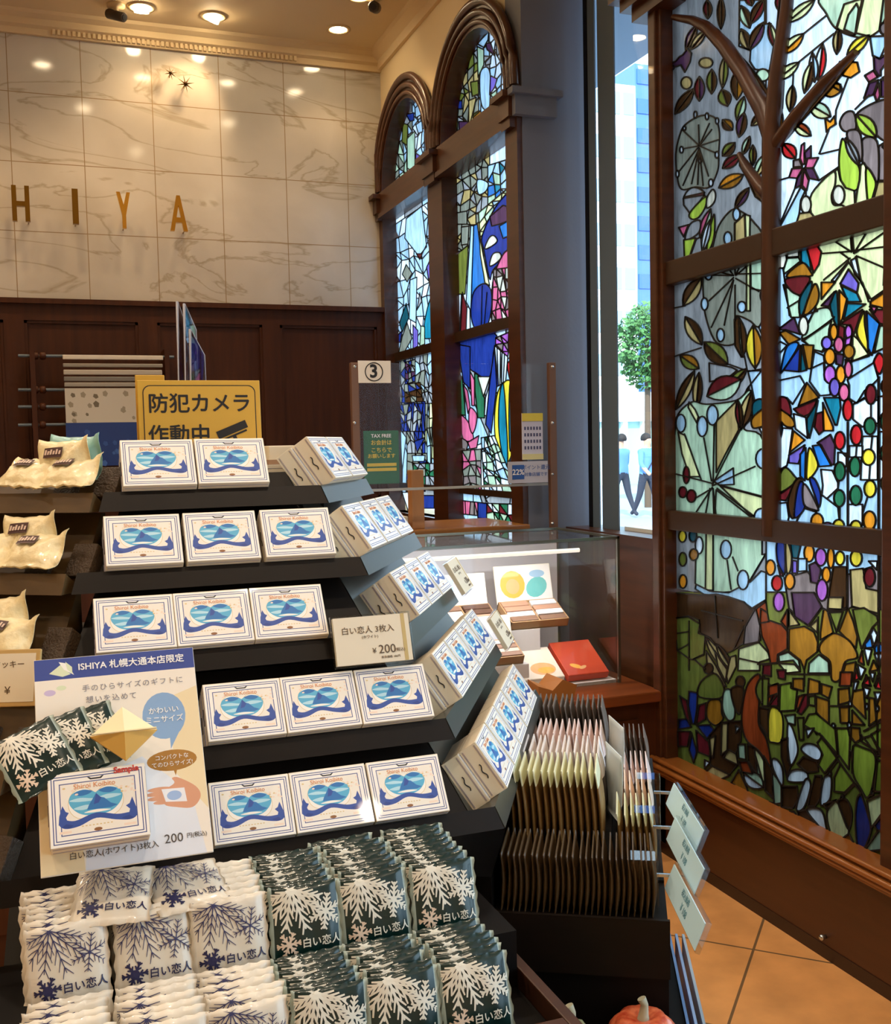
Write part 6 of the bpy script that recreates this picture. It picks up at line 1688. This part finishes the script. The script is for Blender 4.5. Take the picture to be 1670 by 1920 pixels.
def cookie_tray():
    t = empty('cookie_tray', 'dark stepped wooden tray holding the white and green cookie packets', 'tray', loc=(.2, 1.1, .8)); inv = t.matrix_world.inverted()
    MB().box((-.09, 1.10, .80), (.488, 1.245, .93), M=inv).build('step', BLACK, t); MB().box((-.09, .985, .80), (.488, 1.10, .861), M=inv).build('step', BLACK, t)
    TW = mat('tray_wood', hexc('4a2a18'), .4, noise=((5, 30, 40), hexc('331b0f'), 4, .25))
    MB().bbox((.489, .96, .80), (.503, 1.24, .885), .002, M=inv).build('side_board', TW, t); MB().bbox((-.09, .96, .80), (.489, .984, .885), .002, M=inv).build('front_board', TW, t)
cookie_tray()

# ------------------------------------------------------------------ cream packets of the left unit
def make_sweet():
    film = mat('cream_film', hexc('ecdcae'), .35, coat=.2, bump=(60, .25)); b = MB(); N = 12; g = {}
    W, H = .082, .058
    for s in (1, -1):
        for i in range(N+1):
            for j in range(N+1):
                u, v = i/N*2-1, j/N; z = s*(.011*max(0, 1-abs(u)**2.2)**.7*max(.02, 1-abs(2*v-1)**3)**.6+.0004)
                fl = .012*max(0, abs(u)-.55)*(1 if u > 0 else .6); g[s, i, j] = len(b.v)
                b.v.append((u*W/2, (v-.5)*H*(1+.35*max(0, abs(u)-.6))+H/2, z+fl*math.sin(v*5+u*3)+.0016*math.sin(u*14+v*9)+.0014*math.sin(u*7-v*13)+(.007*max(0, u-.5)*max(0, v-.5)*4 if s > 0 else .007*max(0, u-.5)*max(0, v-.5)*4)))
        for i in range(N):
            for j in range(N): q = (g[s, i, j], g[s, i+1, j], g[s, i+1, j+1], g[s, i, j+1]); b.f.append(q if s > 0 else q[::-1]); b.m.append(0); b.sm.append(True)
    for i in range(N):
        for j in (0, N): b.f.append((g[1, i, j], g[1, i+1, j], g[-1, i+1, j], g[-1, i, j])); b.m.append(0); b.sm.append(False)
        for a in (0, N): b.f.append((g[1, a, i], g[1, a, i+1], g[-1, a, i+1], g[-1, a, i])); b.m.append(0); b.sm.append(False)
    o = b.build('sweet_packet', film)
    h = lambda x, y: .011*max(0, 1-abs(2*x/W)**2.2)**.7*max(.02, 1-abs(2*y/H-1)**3)**.6+.0035
    def patch(x0, x1, y0, y1, nm, m, dz):
        q = MB(); n = 5
        for i in range(n): a, c = x0+(x1-x0)*i/n, x0+(x1-x0)*(i+1)/n; q.add([(a, y0, h(a, y0)+dz), (c, y0, h(c, y0)+dz), (c, y1, h(c, y1)+dz), (a, y1, h(a, y1)+dz)], [(0, 1, 2, 3)])
        q.build(nm, m, o)
    patch(-.024, .006, .030, .045, 'brown_label', mat('brown_label', hexc('4b2e2a'), .5), 0)
    q = MB()
    for k in range(6): x = -.0215+k*.0046; q.add([(x, .034, h(x, .034)+.0012), (x+.003, .034, h(x, .034)+.0012), (x+.0034, .0415-(k % 2)*.002, h(x, .04)+.0012), (x+.0006, .0415-(k % 2)*.002, h(x, .04)+.0012)], [(0, 1, 2, 3)])
    q.build('label_script', mat('label_cream', hexc('d8c0b0'), .5), o); return o
sw = make_sweet(); sw_used = [0]
def put_sweet(M, label, film=None):
    o = copy_tree(sw) if sw_used[0] else sw; sw_used[0] = 1; o.matrix_world = M
    if film: o.data = o.data.copy(); o.data.materials[0] = film
    return tag(o, label, 'sweet packet', 'cream sweet packets of the side stand')
put_sweet(left_frame(0, .048, 0, .012, 0, R(55)), 'cream packet lying at the front of the top side shelf next to the gift boxes')
put_sweet(left_frame(0, .115, 0, .012, R(-6), R(55)), 'cream packet lying at the front of the top side shelf cut by the picture edge')
put_sweet(left_frame(0, .066, .022, -.014, R(2), R(20)), 'cream packet standing upright on the top side shelf before the teal one')
put_sweet(left_frame(0, .060, .030, -.034, R(-1), R(15)), 'teal sweet packet standing at the back of the top side shelf', mat('teal_film', hexc('8fc0be'), .3, coat=.3))
put_sweet(left_frame(1, .058, 0, .012, R(-2), R(50)), 'cream packet lying at the front of the second side shelf')
put_sweet(left_frame(1, .128, 0, .012, R(4), R(50)), 'cream packet at the front of the second side shelf, cut by the picture edge')
put_sweet(left_frame(1, .078, .026, -.012, R(3), R(25)), 'cream packet standing upright behind on the second side shelf')
put_sweet(left_frame(2, .060, .0, .012, R(-6), R(45)), 'cream packet at the front of the third side shelf behind the framed card')
put_sweet(left_frame(2, .080, .030, -.01, R(8), R(30)), 'cream packet standing at the back of the third side shelf')
p = frame(pix(12, 1325, 1, 1.30), (.93, -.37, -.06), (.02, .3, .95), (-.33, -.88, .3))
o = MB().bbox((-.035, 0, -.006), (.035, .066, 0), .001).build('framed_card', mat('card_gold', hexc('c9a566'), .45)); o.matrix_world = p; tag(o, 'cream price card in a golden frame leaning at the third side shelf', 'card')
MB().box((-.030, .005, 0), (.030, .061, .0006)).build('card_face', CREAM, o)
for k, (y, s) in enumerate(((.048, .009), (.018, .012))): text(('クッキー', '¥')[k], s, mat('brown_ink', hexc('5a4630'), .5), o, Matrix.Translation((0, y, .0008)))

# ------------------------------------------------------------------ poster with its samples
PM = frame((.060, 1.142, 1.063), (1, 0, 0), (0, .122, .205), (0, -.205, .122)); PWD, PHT = .176, .238
POSP = {k: hexc(v) for k, v in dict(a='efe6d8', b='2d4593', c='f6ecd6', d='dfe4ee', e='86a9d2', f='a9762e', g='d9e2c0', h='f5f3ea', s='d79c7c', t='e9e9ef', u='9db7e0', y='ecd9b0', z='c9b7d9').items()}
def poster():
    o = MB().bbox((-PWD/2, 0, -.003), (PWD/2, PHT, 0), .0006).build('sale_poster', PAPER); o.matrix_world = PM; tag(o, 'white poster with a blue heading and sample packets, leaning on the stand', 'poster')
    U = lambda u, v: (-PWD/2+PWD*u, PHT*(1-v)); W = lambda *p: [U(*q) for q in p]
    el = lambda u, v, ru, rv, n=24: [U(*q) for q in ellipse(u, v, ru, rv, n)]
    P = [('a', W((0.003, .997), (.997, .997), (.997, .003), (.003, .003))), ('y', W((.003, .5), (.2, .45), (.25, .997), (.003, .997))), ('y', W((.997, .2), (.8, .25), (.82, .62), (.997, .8))), ('d', W((.25, .997), (.3, .6), (.62, .52), (.9, .72), (.96, .997))),
         ('b', W((.003, .107), (.997, .107), (.997, .003), (.003, .003))), ('e', el(.775, .335, .135, .115)), ('e', W((.80, .42), (.87, .41), (.80, .50))), ('f', el(.80, .555, .155, .05)), ('f', W((.80, .59), (.83, .59), (.815, .63))),
         ('g', W((.09, .075), (.16, .035), (.22, .085), (.17, .095))), ('h', W((.15, .02), (.20, .03), (.24, .09), (.18, .06))), ('g', W((.19, .02), (.23, .05), (.23, .085), (.2, .06))),
         ('s', [U(*q) for q in crom([(.72, .70), (.80, .665), (.79, .64), (.83, .64), (.93, .69), (.955, .74), (.90, .785), (.80, .775), (.73, .755)])]), ('s', el(.71, .685, .075, .011)), ('s', el(.70, .705, .08, .011)), ('s', el(.705, .726, .075, .011)), ('s', el(.725, .745, .06, .010)), ('t', W((.72, .685), (.86, .69), (.87, .755), (.74, .745))), ('u', el(.795, .72, .045, .022)),
         ('z', el(.09, .17, .035, .015)), ('g', el(.16, .15, .03, .012))]
    g, col = flat_art(P, POSP, lambda x, y: (x, y, .0006)); g.build('poster_print', PRINT, o, col)
    T = lambda s, sz, m, u, v, sp=1, bd=0: text(s, sz, m, o, Matrix.Translation((*U(u, v), .001)), extrude=.0001, spacing=sp, fat=bd)
    GI = mat('grey_ink', hexc('8b8a94'), .5); BI = mat('brown_print_ink', hexc('4b4542'), .5)
    T('ISHIYA 札幌大通本店限定', .0105, WHITEI, .60, .055, 1, .0002); T('手のひらサイズのギフトに', .0085, GI, .60, .165, 1.2); T('想いを込めて', .0085, GI, .46, .222, 1.2)
    T('かわいい', .0085, WHITEI, .775, .31, 1, .0001); T('ミニサイズ', .0085, WHITEI, .775, .355, 1, .0001); T('コンパクトな', .0062, WHITEI, .80, .54); T('てのひらサイズ!', .0062, WHITEI, .80, .573)
    T('白い恋人(ホワイト)3枚入', .0082, BI, .42, .93); T('200', .0135, BI, .77, .915); T('円(税込)', .006, BI, .91, .912)
    MB().box((-.005, .02, -.12), (.005, .2, -.003), M=Matrix.Rotation(0, 4, 'X')).build('support_leg', ACRY, o)
    return o, U
pst, PU = poster()
def on_poster(u, v, rot, dz): x, y = PU(u, v); return PM @ Matrix.Translation((x, y, dz)) @ Matrix.Rotation(rot, 4, 'Z') @ Matrix.Scale(.86, 4) @ Matrix.Translation((0, -PH/2, 0))
put_packet('green', on_poster(.30, .42, R(15), .008), 'green sample packet fixed on the poster next to the gold one', 'green sample packets on the poster')
put_packet('green', on_poster(.16, .455, R(19), .0165), 'middle green sample packet fixed on the poster', 'green sample packets on the poster')
put_packet('green', on_poster(.0, .50, R(24), .025), 'green sample packet sticking out past the poster edge', 'green sample packets on the poster')
x, y = PU(.51, .445); s = .035
b = MB(); b.add([(-s, 0, .004), (s, 0, .004), (0, s*.86, .002), (0, -s*.86, .002), (0, 0, .012), (-s, 0, 0), (s, 0, 0), (0, s*.86, 0), (0, -s*.86, 0)], [(0, 4, 2), (4, 1, 2), (0, 2, 7, 5), (2, 1, 6, 7), (5, 7, 6, 8)], 0); b.add(b.v[:9], [(0, 3, 4), (4, 3, 1), (1, 3, 8, 6), (3, 0, 5, 8)], 1)
o = b.build('gold_packet', [mat('pale_gold_paper', hexc('f1e6bc'), .4), mat('gold_paper', hexc('d9ab55'), .35, metal=.25)]); o.matrix_world = PM @ Matrix.Translation((x, y, .034)); tag(o, 'gold diamond shaped sample packet on the poster above the sample box', 'sample packet')
MB().bbox((-s*.96, -.0008, .0085), (s*.96, .0008, .0125), .0004).build('fold_edge', mat('pale_gold', hexc('f0e2b4'), .4), o)
x, y = PU(.325, .895)
o = put_box(PM @ Matrix.Translation((x+.003, y-.003, .0285)) @ Matrix.Rotation(R(.5), 4, 'Z'), 'sample gift box fixed low on the poster, marked in red', None)
text('Sample', .009, mat('red_ink', hexc('c23a34'), .5), o, Matrix.Translation((.03, .0725, .001)), bold=.0003, extrude=.0001)

# price card clipped to the third step
def price_holder(M, label):
    t = empty('price_card', label, 'price card', mat=M)
    MB().bbox((-.056, 0, -.004), (.056, .070, .004), .001).build('acrylic_block', ACRY, t)
    c = MB().box((-.053, .003, -.003), (.053, .067, .0046)).build('card', CREAM, t); o = MB().box((.042, .003, .0046), (.047, .067, .005)).build('gold_stripe', mat('gold_stripe', hexc('c9b074'), .4), c)
    T = lambda s, x, y, z: text(s, z, mat('brown_ink', hexc('5a4630'), .5), c, Matrix.Translation((x, y, .0052)), extrude=.0001)
    T('白い恋人 3枚入', -.006, .048, .011); T('(ホワイト)', -.004, .0385, .005); T('¥', .0, .019, .010); T('200', .018, .020, .0165); T('(税込)', .036, .018, .0055); T('本体価格 186円', .022, .0095, .004)
price_holder(frame((.397, 1.347, 1.206), (1, 0, 0), (0, .32, .95), (0, -.95, .32)), 'acrylic price card of 200 yen clipped over the fourth step boxes facing forward')
for k, s, l in ((2, .50, 'acrylic price card beside the last window side box of the third step'), (3, .60, 'acrylic price card beside the last window side box of the fourth step')):
    price_holder(frame(Vector((CR[k][0], CR[k][1], ZT[k]+.012))+DV*s+NV*.012, DV, NV*-.5+Vector((0, 0, .85)), NV*.85+Vector((0, 0, .5))), l)

# security-camera sign and clear panels on top of the stand
def camera_sign():
    Y = 1.76; a, c = pix(257, 712, 1, Y), pix(488, 712, 1, Y); wd = c.x-a.x; ht = a.z-1.446
    M = frame(((a.x+c.x)/2, Y, 1.446), (1, 0, 0), (0, .05, 1), (0, -1, .05)); YS = mat('yellow_sign', hexc('d7a63c'), .4)
    o = MB().bbox((-wd/2, 0, -.004), (wd/2, ht, 0), .001).build('camera_sign', YS); o.matrix_world = M; tag(o, 'yellow sign with black security camera writing standing on the stand', 'sign')
    def ring(i, r):
        x, y0, y1 = wd/2-i, i*.5-.03, ht-i; return [(x-r+r*math.cos(q), y1-r+r*math.sin(q)) for q in np.linspace(0, PI/2, 6)]+[(-x+r-r*math.sin(q), y1-r+r*math.cos(q)) for q in np.linspace(0, PI/2, 6)]+[(-x, .002), (x, .002)]
    P = [('k', ring(.008, .012)), ('y', ring(.0095, .011))]; g, col = flat_art(P, dict(k=(.012, .01, .01), y=hexc('d7a63c')), lambda x, y: (x, y, .0006)); g.build('border_print', PRINT, o, col)
    z1 = pix(370, 758, 1, Y).z-1.446; z2 = pix(345, 817, 1, Y).z-1.446
    text('防犯カメラ', .0335, INK, o, Matrix.Translation((0, z1, .001)), fat=.0006); text('作動中', .0335, INK, o, Matrix.Translation((-.035, z2, .001)), fat=.0006)
    b = MB(); M2 = Matrix.Translation((.052, z2+.004, .001)) @ Matrix.Rotation(R(22), 4, 'Z'); b.box((-.026, -.001, 0), (.026, .012, .0005), M=M2); b.box((-.022, -.006, 0), (.022, -.003, .0005), M=M2); b.box((-.004, -.014, 0), (.002, -.006, .0005), M=M2); b.build('camera_icon', INK, o)
camera_sign()
p0, p1 = pix(253, 703, 1, 1.80), pix(308, 703, 1, 1.80)
o = MB().bbox((p0.x, 1.80, 1.446), (p1.x, 1.806, p0.z), .001).build('yellow_tag', mat('yellow_sign', hexc('d7a63c'), .4)); tag(o, 'narrow yellow tag just behind the corner of the camera sign', 'tag')
def acrylic_panels():
    t = empty('acrylic_holder', 'clear acrylic leaflet holder standing edge on behind the camera sign', 'leaflet holder', loc=(.25, 1.88, 1.446)); inv = t.matrix_world.inverted()
    SMOKE = clear_mat('smoky_acrylic', (.72, .69, .74), 1.12); SM = mat('smoky_edge', hexc('a59d9c'), .25)
    for k, (x0, x1, zt, zb) in enumerate(((332, 348, 566, 0), (345, 366, 570, 0), (356, 382, 618, 0))):
        a = pix(x0, zt, 1, 1.82); c = pix(x1, zt+48, 1, 1.93)
        q = [Vector((a.x, 1.82, a.z)), Vector((c.x, 1.93, c.z)), Vector((c.x+.004, 1.93, 1.447)), Vector((a.x-.006, 1.82, 1.447))]; n = Vector((.0016, 0, 0))
        sh = MB().add([inv @ (v-n) for v in q]+[inv @ (v+n) for v in q], [(0, 1, 2, 3), (7, 6, 5, 4), (0, 4, 5, 1), (1, 5, 6, 2), (2, 6, 7, 3), (3, 7, 4, 0)]).build('acrylic_sheet', SMOKE, t)
        MB().tube([inv @ q[3], inv @ q[0], inv @ q[1], inv @ q[2]], .0024, 6).build('sheet_rim', SM, sh)
    MB().box((-.06, -.07, 0), (.02, .06, .004)).build('foot', ACRY, t)
acrylic_panels()

# ------------------------------------------------------------------ slanting side: tray of upright sachets, holders, low box and pumpkins
def sachet_tray():
    t = empty('sachet_tray', 'dark tray on the window side holding rows of upright sachets', 'tray', loc=ndz(.06, .3, .0)); inv = t.matrix_world.inverted(); Q = [(-.02, .012), (.21, .012), (.21, .74), (-.02, .74)]
    MB().prism(Q, lambda a, c: inv @ ndz(a, c, .0), lambda a, c: inv @ ndz(a, c, .868)).build('plinth', BLACK, t)
    for (a0, a1), (d0, d1), z in (((-.02, .135), (.15, .74), .90), ((.135, .21), (.15, .74), .872)):
        MB().prism([(a0, d0), (a1, d0), (a1, d1), (a0, d1)], lambda a, c: inv @ ndz(a, c, .868), lambda a, c: inv @ ndz(a, c, z)).build('step', BLACK, t)
    b = MB(); b.prism([(-.02, .006), (.212, .006), (.212, .012), (-.02, .012)], lambda a, c: inv @ ndz(a, c, .8), lambda a, c: inv @ ndz(a, c, .878)); b.build('front_lip', SHELF, t)
sachet_tray()
def make_sachet(w_, h, body, head, hb):
    """flat upright sachet; x = thickness, y = along the row, z up"""
    b = MB(); N, M_ = 6, 10; g = {}
    for s in (1, -1):
        for i in range(N+1):
            for j in range(M_+1):
                u, v = i/N*2-1, j/M_; th = .0042*max(0, 1-abs(u)**4)**.7*(math.sin(PI*min(1, v/.86))**.6 if v < .86 else .0)+.0007
                bend = .006*math.sin(v*2.2); g[s, i, j] = len(b.v); b.v.append((s*th+bend, u*w_/2, v*h))
        for i in range(N):
            for j in range(M_): q = (g[s, i, j], g[s, i+1, j], g[s, i+1, j+1], g[s, i, j+1]); b.f.append(q if s > 0 else q[::-1]); b.m.append(1 if j >= M_*hb else 0); b.sm.append(True)
    for i in range(N):
        for j in (0, M_): b.f.append((g[1, i, j], g[1, i+1, j], g[-1, i+1, j], g[-1, i, j])); b.m.append(1 if j else 0); b.sm.append(False)
    for j in range(M_):
        for i in (0, N): b.f.append((g[1, i, j], g[1, i, j+1], g[-1, i, j+1], g[-1, i, j])); b.m.append(1 if j >= M_*hb else 0); b.sm.append(False)
    return b.build('sachet', [mat(*body), mat(*head)])
KR = ('kraft_sachet', hexc('86683c'), .35); KR2 = ('dark_kraft_sachet', hexc('4c3a22'), .4); DKS = ('dark_sachet', hexc('4a3f38'), .4)
def row(proto, n0, n1, cnt, d, z, label, group, lean=-.12):
    for k in range(cnt):
        o = proto if k == 0 else proto.copy()
        if k: COL.objects.link(o)
        p = ndz(n0+(n1-n0)*(k+.5)/cnt, d+rnd.uniform(-.003, .003), z); a = lean+rnd.uniform(-.02, .02)
        x = NV*math.cos(a)+Vector((0, 0, math.sin(-a))); zz = Vector((0, 0, math.cos(a)))+NV*math.sin(a); o.matrix_world = frame(p, x, DV, zz); tag(o, label, 'sachet', group)
SA = [(.66, 'dark grey sachet in the farthest row', ('grey_sachet', hexc('6b625c'), .4), .0), (.49, 'white and pink sachet in the row before the dark grey ones', ('pink_head', hexc('e6d3cf'), .35), .55), (.365, 'white sachet in the row behind the tall cream topped sachets', ('white_head', hexc('e9e2de'), .35), .55), (.222, 'tall cream topped brown sachet in the nearest upper row', ('cream_head', hexc('dfe0bc'), .35), .72)]
for (d, lab, hd, hb), hgt in zip(SA, (.105, .10, .105, .118)):
    body = KR if hb > .6 else DKS
    row(make_sachet(.10, hgt, body, hd, hb), -.012, .128, 14, d, .901, lab+' of the inner block', lab[:24]+' inner')
    if hb == .55: hd = ('peach_head', hexc('f0d9c4'), .35) if d < .4 else hd
    row(make_sachet(.10, hgt*.72, body, hd, hb), .145, .202, 6, d, .873, lab+' of the outer block', lab[:24]+' outer')
row(make_sachet(.10, .078, KR2, KR2, .9), -.015, .195, 26, .082, .869, 'brown sachet in the low row at the tray front', 'brown sachets at the tray front', -.06)
for k, (n_, d, lab) in enumerate(((.134, .33, 'pale sachet slipped crosswise between the white rows'), (.137, .50, 'silvery sachet leaning at the end of the inner white rows'))):
    o = make_sachet(.09, .105, ('silver_film', hexc('c9d4d4'), .25), ('silver_film', hexc('c9d4d4'), .25), .5); o.matrix_world = frame(ndz(n_, d, .903), NV+DV*.3, DV-NV*.3, (0, 0, 1)); tag(o, lab, 'sachet')
def holder(A, B, zA, zB, label, k):
    a, c = pix(*A, 2, zA), pix(*B, 2, zB); e1 = (c-a); L = e1.length; ex = e1.normalized(); e2 = (Vector((0, 0, -1))-NV*.4).normalized(); nz = ex.cross(-e2).normalized(); ey = nz.cross(ex)
    t = empty('card_holder', label, 'card holder', mat=frame(a, ex, ey, nz), group='card holders on the sachet tray')
    MB().bbox((0, -.036, -.007), (L, .004, -.001), .0008).build('acrylic_block', ACRY, t); MB().box((.003, -.034, -.001), (L-.003, .001, .0002)).build('card', mat('pale_blue_card', hexc('bfe2f0'), .4), t)
    text('税込価格', .010, mat('teal_ink', hexc('5f93a6'), .5), t, Matrix.Translation((L*.5, -.008, .0006)), extrude=.0001); text('¥ 108', .013, mat('teal_ink', hexc('5f93a6'), .5), t, Matrix.Translation((L*.55, -.022, .0006)), extrude=.0001)
    b = MB(); inv = t.matrix_world.inverted(); q = a-Vector((0, 0, .02))
    b.bbox((-.028, -.018, -.07), (.010, .018, .03), .0015, M=inv @ frame(q-NV*.03, NV, DV, (0, 0, 1))); b.build('clear_stem', ACRY, t)
    b = MB(); b.box((-.03, -.002, -.006), (.0, .002, -.002), M=inv @ frame(a-Vector((0, 0, .012)), NV, DV, (0, 0, 1))); b.build('arm', ALU, t)
holder((1262, 1468), (1319, 1560), .965, .965, 'clear price holder at the far end of the sachet tray', 0)
holder((1264, 1532), (1320, 1632), .955, .955, 'clear price holder in the middle of the sachet tray side', 1)
holder((1262, 1620), (1322, 1735), .93, .93, 'clear price holder nearest to the pumpkins', 2)
def low_box():
    t = empty('low_cabinet', 'low black cabinet under the sachet tray carrying two pumpkins', 'cabinet', loc=ndz(.1, .05, 0)); inv = t.matrix_world.inverted(); Q = [(-.22, -.32), (.272, -.32), (.222, .345), (.212, .345), (.212, .004), (-.0, .004), (-.22, .004)]
    MB().prism([(.155, -.32), (.272, -.32), (.238, .002), (-.014, .002)], lambda a, c: inv @ ndz(a, c, 0), lambda a, c: inv @ ndz(a, c, .70)).build('body', BLACK, t)
    MB().prism([(.213, .002), (.238, .002), (.222, .34), (.213, .34)], lambda a, c: inv @ ndz(a, c, 0), lambda a, c: inv @ ndz(a, c, .70)).build('side_panel', BLACK, t)
    for k, (u, col) in enumerate(((.001, '5f83b4'), (.012, '8ba6cc'), (.023, '9fb0bd'))):  # clear acrylic edges, the blue light on them put into the colour
        f = lambda c, u=u: .238+u+(.034 if False else 0)-(c-.002)*.05
        MB().prism([(f(-.32), -.32), (f(-.32)+.004, -.32), (f(.34)+.004, .34), (f(.34), .34)], lambda a, c: inv @ ndz(a, c, .05), lambda a, c: inv @ ndz(a, c, .705)).build('acrylic_side', mat('blue_lit_acrylic_%d' % k, hexc(col), .2, spec=.7), t)
low_box()
def pumpkin(p, r, h, col, rib, label, stemh, m2):
    b = MB(); N = 36; prof = []
    for i in range(13):
        a = -PI/2+PI*i/12; prof.append((max(0, math.cos(a))**.75*r*(1 if a > 0 else .96), math.sin(a)*h/2+h/2-(.16*h*(1-min(1, math.cos(a)*2.4)) if a > .9 else 0)))
    vs = []
    for rr, z in prof:
        for k in range(N): th = 2*PI*k/N; q = 1-rib*(.5+.5*math.cos(th*9)); vs.append((rr*q*math.cos(th), rr*q*math.sin(th), z))
    b.add(vs, [(i*N+k, i*N+(k+1) % N, (i+1)*N+(k+1) % N, (i+1)*N+k) for i in range(12) for k in range(N)], 0, True)
    o = b.build('pumpkin', col); o.location = p; tag(o, label, 'pumpkin')
    MB().tube([(0, 0, h*.80), (.001, 0, h*.95), (.003, .001, h+stemh*.5), (.0, .003, h+stemh)], [.009, .0065, .005, .0058], 10).build('stem', m2, o)
STEM = mat('pale_stem', hexc('a8a58c'), .6)
p = pix(1205, 1906, 1, 1.13); pumpkin((p.x, 1.13, .7005), .047, p.z-.70+.006, mat('red_pumpkin', hexc('a3301a'), .35, noise=((90, 90, 90), hexc('d9744a'), 3, .2), coat=.3), .10, 'glossy orange red pumpkin with a pale stem on the low black cabinet', .016, STEM)
p = pix(1068, 1913, 1, 1.08); pumpkin((p.x, 1.08, .7005), .036, p.z-.70, mat('green_pumpkin', hexc('6c7152'), .4, noise=((60, 60, 60), hexc('8c9070'), 3, .2)), .12, 'small grey green pumpkin with a curved stem on the low black cabinet', .016, STEM)
